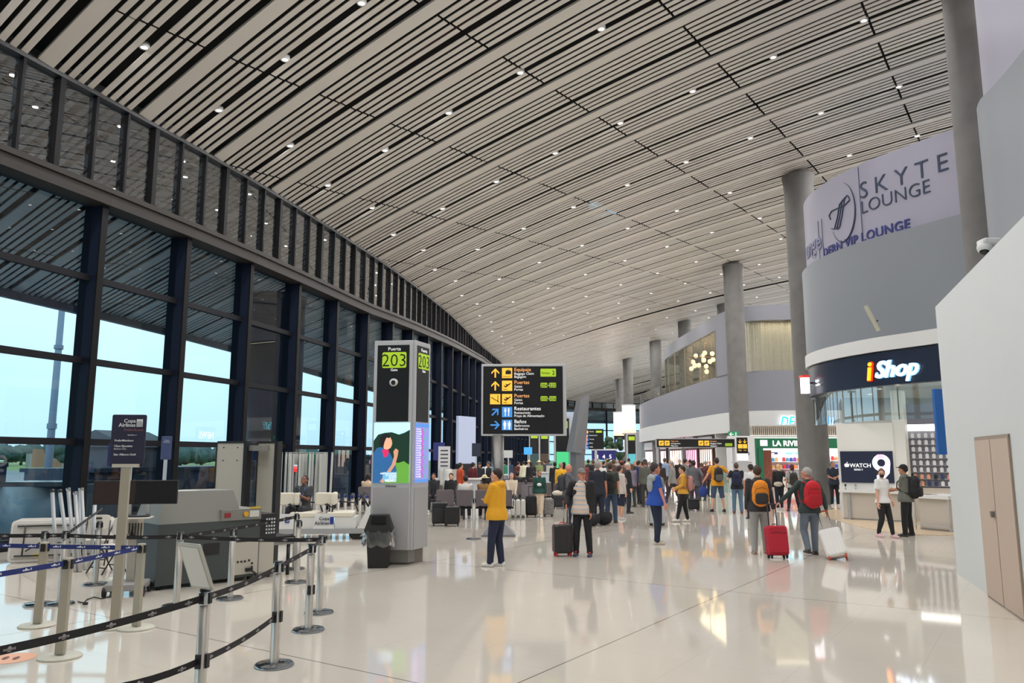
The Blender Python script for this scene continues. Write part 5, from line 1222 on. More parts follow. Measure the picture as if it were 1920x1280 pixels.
# screen wall
a_ = V(1577,905,25.2); b_ = V(1679,905,24.2); dvx = Vector((b_.x-a_.x,b_.y-a_.y)); aw = math.atan2(dvx.y,dvx.x); Lw = dvx.length
sw = thing('screen_wall', 'white wall unit holding the large dark watch advert screen', 'display wall', (a_.x,a_.y,0), aw)
MB().box(-.06,Lw+.02,.04,.45,0,3.0).box(Lw,Lw+.35,.1,.5,0,4.0).build('panel', mat('unit white', (226,224,218), .5), sw)
zs0, zs1 = V(1577,905,25.2).z, V(1577,847,25.2).z
scr = MB().box(.02,Lw-.03,-.0,.04,zs0+.02,zs1+.02).build('screen', em('screen navy', (14,18,38), .8), sw)
text('WATCH', .17, m_swhite, scr, (.30,-.008,zs0+.50), bold=.02); text('SERIES 9', .075, m_swhite, scr, (.42,-.008,zs0+.40), bold=.02)
ap = MB(); ap.ell((.19,-.006,zs0+.56),(.055,.004,.06),14,8).ell((.24,-.006,zs0+.56),(.045,.004,.055),14,8).ell((.225,-.006,zs0+.645),(.012,.004,.028),8,6,Matrix.Rotation(.5,3,'Y')); ap.build('fruit_emblem', m_swhite, scr)
b = MB(); b.tube([(1.24+.19*math.cos(t_),-.01,zs0+.64+.19*math.sin(t_)) for t_ in [j*.3 for j in range(22)]], .075, 8).tube([(1.43,-.01,zs0+.6),(1.40,-.01,zs0+.35),(1.27,-.01,zs0+.2),(1.10,-.01,zs0+.2)], .07, 8); b.build('watch_numeral', em('numeral white', (240,244,255), .8), scr)
MB().box(1.16,1.33,-.10,-.09,zs0+.78,zs0+.9).build('watch_picture', em('watch pink', (215,170,205), 1.0), scr)
# counters
def counter(px0, px1, py, Y, zt__, dep, label, legs=False, rz=None):
    A, B = V(px0,py,Y[0]), V(px1,py,Y[1]); d = Vector((B.x-A.x,B.y-A.y)); t = thing('shop_counter', label, 'counter', (A.x,A.y,0), math.atan2(d.y,d.x)); L = d.length
    MB().box(0,L,0,dep,zt__-.09,zt__).build('top', mat('counter top white', (228,228,226), .35), t)
    MB().box(.08,L-.08,.12,dep-.05,.05,zt__-.09).build('body', mat('counter beige', (196,188,178), .5), t); MB().box(.05,L-.05,.15,dep-.05,0,.06).build('plinth', m_sil, t)
    if legs: MB().box(0,.03,0,.03,0,zt__-.09).box(L-.03,L,0,.03,0,zt__-.09).box(0,L,0,.03,.12,.15).build('leg_frame', m_sil, t)
    else: MB().box(L*.12,L*.17,.06,.12,0,zt__-.09).build('leg_panel', m_silm, t)
    return t, A, d.normalized()
ct, A_, d_ = counter(1573,1690,930,(24.9,23.7),.93,.9,'white counter below the large dark watch screen, small watches on it')
for k, px in enumerate((1589,1608,1633)):
    q = V(px,922,24.75); b = MB(); b.cyl((0,0,0),.03,.012,12).cyl((0,0,.01),.008,.08,8).rbox((0,0,.13),(.05,.04,.07),.012)
    b.build('watch_stand', m_blk if k != 1 else m_chr, label=['black watch on a stand, leftmost on the counter under the screen','steel watch on a stand, middle of the counter under the screen','black watch on a stand nearest the two shop visitors'][k], cat='watch', loc=(q.x,q.y+.12,.93))
ct2, A2, d2_ = counter(1712,1778,937,(21.5,20.6),.93,1.3,'white shop counter with thin steel leg frame, nearest the white wall',True)
for k, px in enumerate((1722,1732,1742,1752,1762)):
    q = V(px,932,21.2-.08*k); MB().box(-.05,.05,-.09,.09,0,.01).build('phone', m_blk if k % 2 else m_chr, label='thin phone laid out on the counter nearest the white wall', cat='phone', group='phones on the counter', loc=(q.x+.1,q.y+.5,.932), rz=.8)
# case wall with rows of cases
q = V(1698,900,24.6)
cwl = thing('case_wall', 'grey slatted wall panel carrying rows of boxed phone cases', 'display wall', (q.x,q.y,0), math.radians(-33)); 
MB().box(0,2.6,.06,.14,1.0,2.75).build('slat_panel', mat('slat panel grey', (140,140,150), .5), cwl)
for r in range(8): MB().box(0,2.6,0,.07,1.06+.21*r-.015,1.06+.21*r).build('rail', mat('rail pale', (176,176,186), .4), cwl)
MB().box(-.05,2.65,-.02,.3,2.75,2.95).build('lit_header', em('header lamp', (255,252,246), 2.0), cwl); MB().box(-.05,2.65,.0,.3,2.95,3.6).build('perforated_header', mat('header perforated', (74,74,84), .5, bump=.5, bump_s=80), cwl)
MB().box(-.02,2.6,.0,.4,0,1.0).build('drawers', mat('counter beige', (196,188,178), .5), cwl)
Mc = Matrix.Translation((q.x,q.y,0)) @ Matrix.Rotation(math.radians(-33),4,'Z'); rr = random.Random(8); proto = {}
ccol = [(232,232,236),(40,52,90),(90,110,150),(214,150,120),(30,30,34)]
for r in range(8):
    for c in range(14):
        col = ccol[0] if r > 1 else ccol[rr.randrange(5)]
        P = Mc @ Vector((.1+.185*c, -.03, 1.06+.21*r))
        if col not in proto:
            b = MB(); b.box(-.045,.045,-.02,.02,0,.13).box(-.012,.012,-.005,.005,.13,.16); me_ = b.build('phone_case', mat('case %d %d %d' % col, col, .4)); proto[col] = me_
            o = me_
        else: o = proto[col].copy(); C.objects.link(o)
        o.location = P; o.rotation_euler = (0,0,math.radians(-33)); tag(o, '{} boxed phone case hanging on the slatted wall, {} row up'.format(cname(col), ['lowest','second','third','fourth','fifth','sixth','seventh','top'][r]), 'phone case', 'phone cases in the %s row' % ['lowest','second','third','fourth','fifth','sixth','seventh','top'][r])
for k, (x_, y_) in enumerate(((11.9,25),(12.6,27.2),(12.9,23),(14.2,25.4),(14.4,22),(11.6,23.2))):
    t = thing('shop_downlight', 'small round spotlight recessed in the phone shop ceiling', 'ceiling light', (x_,y_,4.09), 0, 'phone shop ceiling spotlights'); MB().lathe([(.06,0),(.09,-.01),(.1,.02)], n=14).build('ring', m_ring, t); MB().lathe([(.0001,.0),(.06,0)], n=14).build('lens', m_lens, t); l_ = area('shop_lamp', (0,0,-.03), .14, 48, (0,0,0), (1,.97,.93), parent=t); l_.data.shape = 'DISK'
MB().prism([(11.2,28.6),(10.75,25.4),(11.4,23.6),(12.7,21.4),(16.8,19.4),(16.8,29.3)], 4.12, 4.3).build('ceiling_shop', m_white, kind='structure')
q = V(1060,415,35.7); x_, y_ = q.x, q.y; a_, c_ = ac(x_, y_); t = MB()
P4 = [xy(a_+da, c_+dc) for da, dc in ((-.9,-2.2),(1.1,-2.2),(1.1,2.2),(-.9,2.2))]; t.add([(u,v,q.z+.30) for u, v in P4], [(0,1,2,3)]); t.build('window_43_skylight', em('skylight daylight', (150,190,215), .8), kind='structure')
nw = thing('news_sign', 'glowing white NEWS sign mirrored in the third window bay', 'sign', (16.2,41.2,0), -PI/2-.35)
MB().box(-1.0,1.0,0,.15,2.9,3.9).build('panel', mat('sign dark back', (40,40,46), .5), nw); MB().box(-.9,-.8,.02,.12,0,2.9).box(.8,.9,.02,.12,0,2.9).build('legs', m_sil, nw); text('NEWS', .62, em('news glow', (255,250,240), 5), nw, (0,-.02,3.15), align='CENTER', bold=.02)
# blue strip sign and small wall sign box
q = V(1763,790,14.3); t = thing('blade_sign', 'narrow blue blade sign sticking out beside the white wall', 'sign', (q.x,q.y,0)); MB().box(-.07,.28,0,.08,q.z-.6,q.z+.6).build('panel', mat('blade blue', (26,84,150), .5, emit=.2), t); MB().box(.22,.26,-.75,.06,q.z-.02,q.z+.02).build('bracket', m_sil, t)
q = V(1512,722,27.2); t = thing('lit_box_sign', 'small glowing white box sign with red top at the left end of dark sign', 'sign', (q.x,q.y,q.z)); MB().cbox((.3,.25,.1),(.5,.05,.05),.6).build('bracket', m_chr, t); MB().box(-.12,.12,0,.25,-.28,.28).build('box', em('box glow', (245,240,250), 1.5), t); MB().box(-.14,.14,-.01,.31,.28,.36).build('red_cap', em('cap red', (210,60,50), .6), t)
# chandelier with globes in the far lounge
cg = thing('globe_chandelier', 'cluster of warm glowing glass globes in the upper lounge', 'chandelier', (16.6,66,.6)); rr = random.Random(3)
m_globe = mat('globe glow', (255,225,180), .4, emit=1.9)
for k in range(16):
    a_ = rr.uniform(-1.4,1.4); g_ = MB().ell((a_*.7,rr.uniform(-1.6,1.6),9.3+rr.uniform(-.8,.9)),(.2,.2,.2),12,8).build('globe', m_globe, cg)
b = MB()
for k in range(5): b.tube([(-1.2+.6*k,0,9.3),(-1.2+.6*k,0,11.4)], .02, 5)
b.tube([(-1.4,0,9.8),(1.4,0,9.8)], .03, 6); b.build('rods', mat('brass', (150,120,70), .3, 1), cg)
MB().box(20.4,20.6,54.5,84,7.5,12).build('wall_lounge_back', mat('lounge wall amber', (170,140,108), .6, noise_s=.8), kind='structure')
area('lounge_fill', (17.4,64,11.8), 3, 600, (0,0,0), (1,.82,.6), sy=14)  # bare area light added to brighten the lounge interior
# ================================================================== PEOPLE, SEATS, LUGGAGE
def remesh(mb, vox, smooth=3):
    me = bpy.data.meshes.new('tmp'); me.from_pydata(mb.v, [], mb.f)
    bm = bmesh.new(); bm.from_mesh(me); bmesh.ops.recalc_face_normals(bm, faces=bm.faces[:]); bm.to_mesh(me); bm.free()
    o = bpy.data.objects.new('tmp', me); C.objects.link(o)
    r = o.modifiers.new('r', 'REMESH'); r.mode = 'VOXEL'; r.voxel_size = vox; r.use_smooth_shade = True
    if smooth: s_ = o.modifiers.new('s', 'SMOOTH'); s_.iterations = smooth; s_.factor = .5
    out = bpy.data.meshes.new_from_object(o.evaluated_get(bpy.context.evaluated_depsgraph_get()))
    bpy.data.objects.remove(o); bpy.data.meshes.remove(me)
    out.polygons.foreach_set('use_smooth', [True]*len(out.polygons))
    return out
def limb(mb, pts, rs, n=10):
    # tapered tube with round ends
    P = [Vector(p) for p in pts]; d0 = (P[0]-P[1]).normalized(); d1 = (P[-1]-P[-2]).normalized()
    PP = [P[0]+d0*rs[0]*.85, P[0]+d0*rs[0]*.5]+P+[P[-1]+d1*rs[-1]*.5, P[-1]+d1*rs[-1]*.85]
    RR = [rs[0]*.45, rs[0]*.86]+list(rs)+[rs[-1]*.86, rs[-1]*.45]
    mb.tube(PP, RR, n)
def ik(a, t, l1, l2, pole):
    a, t, pole = Vector(a), Vector(t), Vector(pole); d = t-a; L = min(d.length, (l1+l2)*.999); d.normalize()
    t = a+d*L; x = (l1*l1-l2*l2+L*L)/(2*L); h = math.sqrt(max(0, l1*l1-x*x)); p = (pole-d*pole.dot(d)); p = p.normalized() if p.length > 1e-6 else Vector((0,1,0))
    return a+d*x+p*h, t
_pc = {}
SKIN = {'light': (214,164,138), 'tan': (180,128,100), 'brown': (128,86,66), 'red': (206,138,116)}
def cloth(col, nm='cloth'): return mat('%s %d %d %d' % ((nm,)+tuple(col)), col, .85, bump=.35, bump_s=9, noise_s=14, noise_a=.05)
def person(P, rz, label, h=1.72, top=(60,60,66), low=(40,44,58), shoe=(40,40,42), hair=(40,30,26), skin='light', hs='short', sleeve='long', shorts=False,
           la=None, ra=None, legs=None, head=0, hpitch=0, lean=0, fat=1.08, seated=0, hat=None, hood=False, apole=None, vox=.0125, over=None, group=None, key=None, z=0, fem=False, jacket=None, stripes=None, seath=.46):
    sc = h/1.75; rz_ = math.radians(rz)
    t = thing('person', label, 'person', (P[0],P[1],z), rz_, group); t.scale = (sc,)*3
    kk = (key, sleeve, shorts, round(fat,2), hs, hood, head, hpitch, lean, seated, fem, str(la), str(ra), str(legs), vox, str(hat) if hat else '', bool(over), bool(jacket), str(apole))
    if kk not in _pc:
        R = {}
        ln = math.radians(lean); hz = .93 if not seated else seath/sc+.10
        def T(p): # torso lean about the hips
            q = Vector(p)-Vector((0,0,.93)); q = Vector((q.x, q.y*math.cos(ln)+q.z*math.sin(ln), -q.y*math.sin(ln)+q.z*math.cos(ln))); return q+Vector((0,0,hz))
        # legs
        if seated: L = [(-.12,.50,.0),(.12,.50,.0)] if legs is None else legs
        else: L = legs or [(-.11,.03,0),(.11,-.02,0)]
        hips = [Vector((-.092,0,hz-.02)), Vector((.092,0,hz-.02))]; kn = []; an = []
        for i in (0, 1):
            a_ = Vector((L[i][0], L[i][1], .085+L[i][2])); k_, a2 = ik(hips[i], a_, .422 if not seated else .435, .408 if not seated else .425, (L[i][0]*.4, 1, .15 if not seated else 1.2)); kn.append(k_); an.append(a2)
        # arms
        sh = [T((-.185*(.93 if fem else 1),0,1.435)), T((.185*(.93 if fem else 1),0,1.435))]; A = [la or (-.25,.05,.86), ra or (.25,.05,.86)]; el = []; wr = []
        for i in (0, 1):
            s_ = -1 if i == 0 else 1
            tg = Vector(A[i]); 
            if seated or lean: tg = T(tg) if len(A[i]) == 3 and not (la and i == 0) and not (ra and i == 1) else tg+Vector((0,0,hz-.93 if seated else 0))
            ap_ = apole or (.45,-.7,-.6); e_, w_ = ik(sh[i], tg, .29, .26, (s_*ap_[0],ap_[1],ap_[2])); el.append(e_); wr.append(w_)
        hd = math.radians(head); hp = math.radians(hpitch); HC = T((0,.02,1.63)); HM = Matrix.Rotation(ln*-.6,3,'X') @ Matrix.Rotation(hd,3,'Z') @ Matrix.Rotation(-hp,3,'X')
        def Hh(p): return HC+HM @ Vector(p)
        f = fat
        def torso(mb, ex, hem=None, neck=True, mult=1.0):
            prof = [(.88,.150,.112),(.96,.165*max(1,f*.98),.12*f),(1.06,.150*f,.112*f*1.05),(1.16,.155*max(1,f*.97),.113*f),(1.28,.172,.115),(1.38,.185,.108),(1.445,.165,.088),(1.49,.085,.068),(1.52,.058,.058)]
            if fem: prof = [(.88,.155,.115),(.96,.166,.12),(1.06,.135,.10),(1.16,.135,.102),(1.28,.152,.118),(1.38,.165,.10),(1.445,.148,.082),(1.49,.075,.06),(1.52,.05,.05)]
            if hem: prof = [(hem-.02,.200*max(1,f*.95),.150*f),(.93,.198*max(1,f*.95),.148*f)]+[p for p in prof if p[0] > 1.0]
            vs = []; n = 20
            for (zz, rx, ry) in prof:
                for k in range(n):
                    a_ = 2*PI*k/n; yo = (f-1)*.08 if .9 < zz < 1.25 else 0
                    vs.append(T(((rx+ex*(1 if zz < 1.45 else .5))*math.cos(a_), (ry+ex)*math.sin(a_)*(1.05 if math.sin(a_) > 0 else 1)+yo, zz)))
            m = len(prof); mb.add(vs, [(i*n+k, i*n+(k+1)%n, (i+1)*n+(k+1)%n, (i+1)*n+k) for i in range(m-1) for k in range(n)]+[tuple(reversed(range(n))), tuple((m-1)*n+k for k in range(n))])
        # --- body
        b = MB(); torso(b, -.012); limb(b, [T((0,-.005,1.44)), T((0,.01,1.56))], [.062,.052])
        b.ell(Hh((0,0,.02)), (.075,.095,.112), 18, 14, HM); b.ell(Hh((0,.03,-.055)), (.055,.06,.06), 14, 10, HM)
        b.ell(Hh((0,.098,-.012)), (.014,.022,.024), 8, 6, HM); b.ell(Hh((0,.085,.035)), (.05,.018,.018), 8, 6, HM)
        b.ell(Hh((0,.088,-.058)), (.026,.012,.012), 8, 6, HM); b.ell(Hh((0,.075,-.095)), (.024,.02,.018), 8, 6, HM)
        for s_ in (-1,1): b.ell(Hh((s_*.078,-.005,-.005)), (.012,.02,.033), 8, 6, HM)
        for i in (0,1):
            s_ = -1 if i == 0 else 1
            limb(b, [sh[i], sh[i].lerp(el[i],.5), el[i]], [.05,.045,.038]); limb(b, [el[i], el[i].lerp(wr[i],.4), wr[i]], [.038,.035,.025])
            d = (wr[i]-el[i]).normalized(); side = Vector((0,1,0)) if abs(d.y) < .8 else Vector((0,0,1)); side = (side-d*side.dot(d)).normalized(); nrm = d.cross(side)*s_
            pc = wr[i]+d*.05; HM_ = Matrix((side, nrm, d)).transposed(); b.ell(pc, (.04,.018,.052), 10, 8, HM_)
            for k, (o_, l_) in enumerate(((-.028,.058),(-.0095,.072),(.0095,.078),(.028,.07))):
                q0 = wr[i]+d*.088+side*o_; q1 = q0+d*l_*.5-nrm*.010; q2 = q1+d*l_*.42-nrm*.022; limb(b, [q0,q1,q2], [.0095,.009,.008], 6)
            q0 = wr[i]+d*.03+side*.035; q1 = q0+d*.035+side*.022-nrm*.008; q2 = q1+d*.03+side*.004-nrm*.012; limb(b, [q0,q1,q2], [.0115,.0105,.009], 6)
            limb(b, [hips[i], hips[i].lerp(kn[i],.5), kn[i]], [.082*min(f,1.1),.072,.052]); limb(b, [kn[i], kn[i].lerp(an[i],.35), an[i]], [.05,.053,.034])
            b.ell(an[i]+Vector((0,.05,-.045)), (.035,.10,.03), 10, 6)
        R['body'] = remesh(b, vox if vox > .015 else .009, 2)
        # --- trousers
        b = MB(); ex = .016
        pel = [(.80,.13,.10),(.86,.15,.118),(.93,.172*max(1,f*.96),.128*f),(1.0,.168*f,.122*f)]; n = 20; vs = []
        for zz, rx, ry in pel:
            for k in range(n): a_ = 2*PI*k/n; e2 = ex if zz < .9 else -.002; vs.append(T(((rx+e2)*math.cos(a_),(ry+e2)*math.sin(a_),zz)))
        b.add(vs, [(i*n+k, i*n+(k+1)%n, (i+1)*n+(k+1)%n, (i+1)*n+k) for i in range(3) for k in range(n)]+[tuple(reversed(range(n))), tuple(3*n+k for k in range(n))])
        for i in (0,1):
            limb(b, [hips[i]+Vector((0,-.008,.02)), hips[i].lerp(kn[i],.5), kn[i]], [.100*min(f,1.1),.094,.076])
            if shorts: b.tube([kn[i].lerp(hips[i],.15), kn[i]+(an[i]-kn[i])*.06], [.078,.088], 12)
            else: limb(b, [kn[i], kn[i].lerp(an[i],.35), an[i]+Vector((0,0,.0))], [.075,.074,.060 if not fem else .044]); b.tube([an[i].lerp(kn[i],.2), an[i]+Vector((0,.0,-.02))], [.060,.066 if not fem else .046], 12)
        R['trousers' if not shorts else 'shorts'] = remesh(b, vox, 3)
        # --- top
        b = MB(); torso(b, .02 if not hood else .032, hem=.86 if not fem else .90)
        for i in (0,1):
            limb(b, [sh[i]+Vector((0,0,.01)), sh[i].lerp(el[i],.5)], [.068,.062])
            if sleeve == 'long': limb(b, [sh[i].lerp(el[i],.3), el[i]], [.062,.054]); limb(b, [el[i], el[i].lerp(wr[i],.45), el[i].lerp(wr[i],.97)], [.054,.048,.038])
            elif sleeve == 'short': b.tube([sh[i], sh[i].lerp(el[i],.72)], [.06,.068], 12)
        if hood: b.ell(T((0,-.085,1.48)), (.12,.07,.075), 12, 8); b.ell(T((0,-.02,1.50)), (.10,.10,.05), 12, 8)
        else: b.tube([T((0,0,1.47)), T((0,.0,1.525))], [.08,.066], 12)
        R['top'] = remesh(b, vox, 4)
        if jacket: 
            b = MB()
            for s_ in (-1,1):
                vs = []
                for zz, rx, ry in ((.80,.20,.15),(.95,.205,.15),(1.1,.20,.145),(1.28,.205,.145),(1.42,.19,.125),(1.48,.12,.10)):
                    for k in range(10):
                        a_ = math.radians(-95+ (158)*k/9); a_ = a_ if s_ > 0 else PI-a_; vs.append(T((rx*math.cos(a_), ry*math.sin(a_), zz)))
                b.add(vs, [(i*10+k, i*10+k+1, (i+1)*10+k+1, (i+1)*10+k) for i in range(5) for k in range(9)], True)
            for i in (0,1): limb(b, [sh[i], sh[i].lerp(el[i],.5), el[i]], [.082,.072,.064]); limb(b, [el[i], el[i].lerp(wr[i],.95)], [.062,.048])
            me = bpy.data.meshes.new('j'); me.from_pydata(b.v, [], b.f); o_ = bpy.data.objects.new('j', me); C.objects.link(o_)
            sd_ = o_.modifiers.new('a', 'SOLIDIFY'); sd_.thickness = .02; r_ = o_.modifiers.new('r', 'REMESH'); r_.mode = 'VOXEL'; r_.voxel_size = .011; s2 = o_.modifiers.new('s', 'SMOOTH'); s2.iterations = 3
            me2 = bpy.data.meshes.new_from_object(o_.evaluated_get(bpy.context.evaluated_depsgraph_get())); bpy.data.objects.remove(o_); me2.polygons.foreach_set('use_smooth', [True]*len(me2.polygons)); R['jacket'] = me2
        if over:
            b = MB()
            b.ell(T((0,-.07,1.43)), (.21,.085,.09), 14, 8); b.ell(T((0,-.12,1.28)), (.17,.045,.17), 12, 8)
            for s_ in (-1,1): limb(b, [T((s_*.15,-.03,1.47)), T((s_*.13,.10,1.40)), T((s_*.10,.15,1.22))], [.06,.058,.04])
            b.ell(T((0,.15,1.28)), (.11,.05,.06), 10, 8); R['sweater'] = remesh(b, vox, 3)
        # --- shoes
        for i in (0,1):
            fd = Vector((L[i][0]*.25 if not seated else 0, 1, 0)).normalized(); c_ = an[i]
            b = MB(); rt = Matrix.Rotation(math.atan2(-fd.x, fd.y),3,'Z')
            for (yy_, zz, r_) in ((-.03,-.035,(.042,.05,.05)),(.05,-.045,(.046,.08,.042)),(.12,-.058,(.046,.07,.028))):
                b.ell(c_+rt @ Vector((0,yy_,zz)), r_, 12, 8, rt)
            b2 = []
            pr = [(-.045,-.07),(.045,-.07),(.05,.08),(.04,.17),(0,.195),(-.04,.17),(-.05,.08)]
            n = len(pr); lo = [c_+rt @ Vector((x,y,-.085)) for x, y in pr]; hi = [c_+rt @ Vector((x,y,-.055)) for x, y in pr]
            b.add(lo+hi, [tuple(reversed(range(n))), tuple(range(n,2*n))]+[(k,(k+1)%n,n+(k+1)%n,n+k) for k in range(n)])
            R['shoe%d' % i] = remesh(b, min(vox,.011), 1)
        # --- hair / hat
        if hs != 'bald':
            b = MB(); b.ell(Hh((0,-.016,.036)), (.087,.104,.110), 18, 14, HM)
            if hs in ('long','pony'): 
                b.ell(Hh((0,-.05,-.04)), (.08,.06,.12), 14, 10, HM)
            if hs == 'long': b.ell(Hh((0,-.07,-.14)), (.085,.05,.15), 12, 10, HM)
            if hs == 'bun': b.ell(Hh((0,-.07,.12)), (.04,.04,.04), 10, 8, HM)
            me = remesh(b, .011, 2)
            # open the face: push hair in front of and below the hairline inside the head
            HI = HM.inverted()
            for v in me.vertices:
                q = HI @ (v.co-HC)
                lim = .045 if hs == 'short' else .05
                if (q.y > lim-.02+ (q.z-.03)*.9 and q.z < .085) or (q.z < -.02 and q.y > (-.045 if hs != 'long' else .0)) or (hs == 'short' and q.z < -.085):
                    q = q*.72; v.co = HC+HM @ q
                else: v.co += Vector(noise.noise_vector(v.co*38))*.007
            R['hair'] = me
        if hat:
            b = MB()
            if hat[0] == 'cap': b.ell(Hh((0,-.008,.06)), (.088,.104,.088), 16, 10, HM); b.ell(Hh((0,.11,.062)), (.066,.075,.010), 14, 6, HM)
            elif hat[0] == 'beanie': b.ell(Hh((0,-.01,.06)), (.09,.105,.10), 16, 10, HM)
            else: b.ell(Hh((0,0,.09)), (.09,.1,.08), 16, 10, HM); b.ell(Hh((0,0,.065)), (.19,.2,.014), 20, 6, HM)
            me = remesh(b, .010, 1); HI = HM.inverted()
            if hat[0] != 'straw':
                for v in me.vertices:
                    q = HI @ (v.co-HC)
                    if q.z < .035 and q.y < .09: q = q*.7; v.co = HC+HM @ q
            R['hat'] = me
        # --- eyes, brows, mouth
        b = MB()
        for s_ in (-1,1): b.ell(Hh((s_*.030,.086,.012)), (.010,.006,.006), 8, 6, HM)
        R['eyes'] = b
        b = MB()
        for s_ in (-1,1): b.ell(Hh((s_*.032,.094,.034)), (.018,.006,.004), 8, 5, HM)
        R['eyebrows'] = b
        R['mouth'] = MB().ell(Hh((0,.098,-.058)), (.022,.006,.005), 8, 5, HM)
        for k in ('eyes','eyebrows','mouth'):
            me = bpy.data.meshes.new(k); me.from_pydata(R[k].v, [], R[k].f); R[k] = me
        R['_j'] = dict(wr=wr, sh=sh, T=T, HC=HC, HM=HM, el=el)
        _pc[kk] = R
    R = _pc[kk]
    cm = {'body': mat('skin %s' % skin, SKIN[skin], .55), 'trousers': cloth(low), 'shorts': cloth(low), 'top': stripes or cloth(top), 'hair': mat('hair %d %d %d' % hair, hair, .7, bump=.5, bump_s=120),
          'shoe0': mat('shoe %d %d %d' % shoe, shoe, .5), 'shoe1': mat('shoe %d %d %d' % shoe, shoe, .5), 'eyes': mat('eye dark', (30,24,22), .2), 'eyebrows': mat('hair %d %d %d' % hair, hair, .7),
          'mouth': mat('lips', (160,90,84), .6), 'jacket': cloth(jacket or (30,30,32), 'jacket'), 'sweater': cloth(over or (150,150,150)), 'hat': cloth(hat[1]) if hat else None}
    for k, me in R.items():
        if k == '_j': continue
        m2 = me.copy(); m2.materials.clear(); m2.materials.append(cm[k])
        nm = {'shoe0': 'shoe', 'shoe1': 'shoe'}.get(k, k)
        if k == 'hat': nm = {'cap':'cap','beanie':'beanie','straw':'straw_hat'}[hat[0]]
        o = bpy.data.objects.new(nm, m2); C.objects.link(o); o.parent = t
    t['_'] = 0; del t['_']
    J = R['_j']
    M = Matrix.Translation((P[0],P[1],z)) @ Matrix.Rotation(rz_,4,'Z') @ Matrix.Scale(sc,4)
    return t, M, J
def w(M, p): return M @ Vector(p)
def backpack(pm, col, label, col2=None, size=1.0, off=(0,-.235,1.22), parent=None):
    t, M, J = pm; T = J['T']
    o = T((off[0],off[1],off[2])); P = w(M, o); rz_ = t.rotation_euler.z
    b = thing('backpack', label, 'backpack', tuple(P), rz_)
    s = size; m1 = cloth(col, 'pack'); m2 = cloth(col2 or tuple(int(c*.88) for c in col), 'pack')
    q = MB(); q.ell((0,.02*s,0),(.155*s,.10*s,.235*s),16,12); q.ell((0,.02*s,-.10*s),(.158*s,.11*s,.15*s),16,10); q.ell((0,.0,.12*s),(.135*s,.09*s,.11*s),14,10)
    me = remesh(q, .014, 3); me.materials.append(m1); ob = bpy.data.objects.new('main_pocket', me); C.objects.link(ob); ob.parent = b
    q = MB(); q.rbox((0,-.085*s,-.10*s),(.23*s,.07*s,.20*s),.06); me = remesh(q, .012, 2); me.materials.append(m2); ob = bpy.data.objects.new('front_pocket', me); C.objects.link(ob); ob.parent = b
    q = MB(); q.tube([(-.03*s,.05,.22*s),(-.02*s,.04,.27*s),(.02*s,.04,.27*s),(.03*s,.05,.22*s)], .010, 6); q.build('grab_loop', m2, b)
    for s_ in (-1,1):
        q = MB(); q.tube([(s_*.09*s,.06,.16*s),(s_*.115,.13,.235),(s_*.12,.25,.215),(s_*.125,.385,.10),(s_*.145,.39,-.04),(s_*.165,.25,-.13),(s_*.13*s,.08,-.16*s)], .016, 6); q.build('shoulder_strap', m2, b)
    q = MB(); q.tube([(-.12*s,-.075*s,.0),(-.1*s,-.11*s,.07*s),(0,-.13*s,.10*s),(.1*s,-.11*s,.07*s),(.12*s,-.075*s,.0)], .005, 5); q.build('zipper', m_blk, b)
    return b
def suitcase(P, rz, label, col, h=.58, wd=.40, dp=.25, trim=None, handle=.42, tilt=0, ribs=True, soft=False, hx=.08, mm=None, roll=0, ho=0):
    t = thing('suitcase', label, 'suitcase', (P[0],P[1],0), math.radians(rz)); t.rotation_euler = (math.radians(tilt), math.radians(roll), math.radians(rz))
    m1 = mm or (cloth(col, 'case') if soft else mat('suitcase shell %d %d %d' % col, col, .4, noise_s=3, noise_a=.04)); m2 = mat('case trim %d %d %d' % (trim or (30,30,32)), trim or (30,30,32), .45)
    MB().rbox((0,0,.06+h/2),(wd,dp,h),.06,seg=4).build('shell', m1, t)
    MB().rbox((0,0,.06+h/2),(wd+.006,.022,h+.006),.062,seg=4).build('zip_band', m2, t)
    if ribs:
        b = MB()
        for k in range(5): b.rbox((-wd/2+wd*(k+.75)/5.5,-dp/2-.001,.06+h/2),(.03,.012,h*.86),.01).rbox((-wd/2+wd*(k+.75)/5.5,dp/2+.001,.06+h/2),(.03,.012,h*.86),.01)
        b.build('ribs', m1, t)
    if soft:
        MB().rbox((0,-dp/2-.015,.06+h*.40),(wd*.85,.045,h*.62),.04).build('front_pocket', m1, t); MB().tube([(-wd*.36,-dp/2-.035,.06+h*.74),(0,-dp/2-.042,.06+h*.78),(wd*.36,-dp/2-.035,.06+h*.74)], .005, 5).build('zipper', m_blk, t)
    for sx_ in (-1,1):
        for sy_ in (-1,1):
            x_, y_ = sx_*(wd/2-.05), sy_*(dp/2-.04); b = MB(); b.tube([(x_-.014,y_,.028),(x_+.014,y_,.028)], .028, 12); b.box(x_-.02,x_+.02,y_-.02,y_+.02,.035,.075); b.build('wheel', m2 if trim else m_blk, t)
    b = MB()
    if handle:
        for s_ in (-1,1): b.tube([(ho+s_*hx,dp/2-.03,.05+h),(ho+s_*hx,dp/2-.03,.05+h+handle)], .011, 8)
        b.build('telescopic_rods', m_chr if not soft else m_blk, t); MB().tube([(ho-hx-.015,dp/2-.03,.06+h+handle),(ho+hx+.015,dp/2-.03,.06+h+handle)], .015, 8).build('grip', m2, t)
    MB().tube([(-.06,0,.06+h),(-.05,0,.09+h),(.05,0,.09+h),(.06,0,.06+h)], .009, 6).build('top_handle', m2, t)
    return t
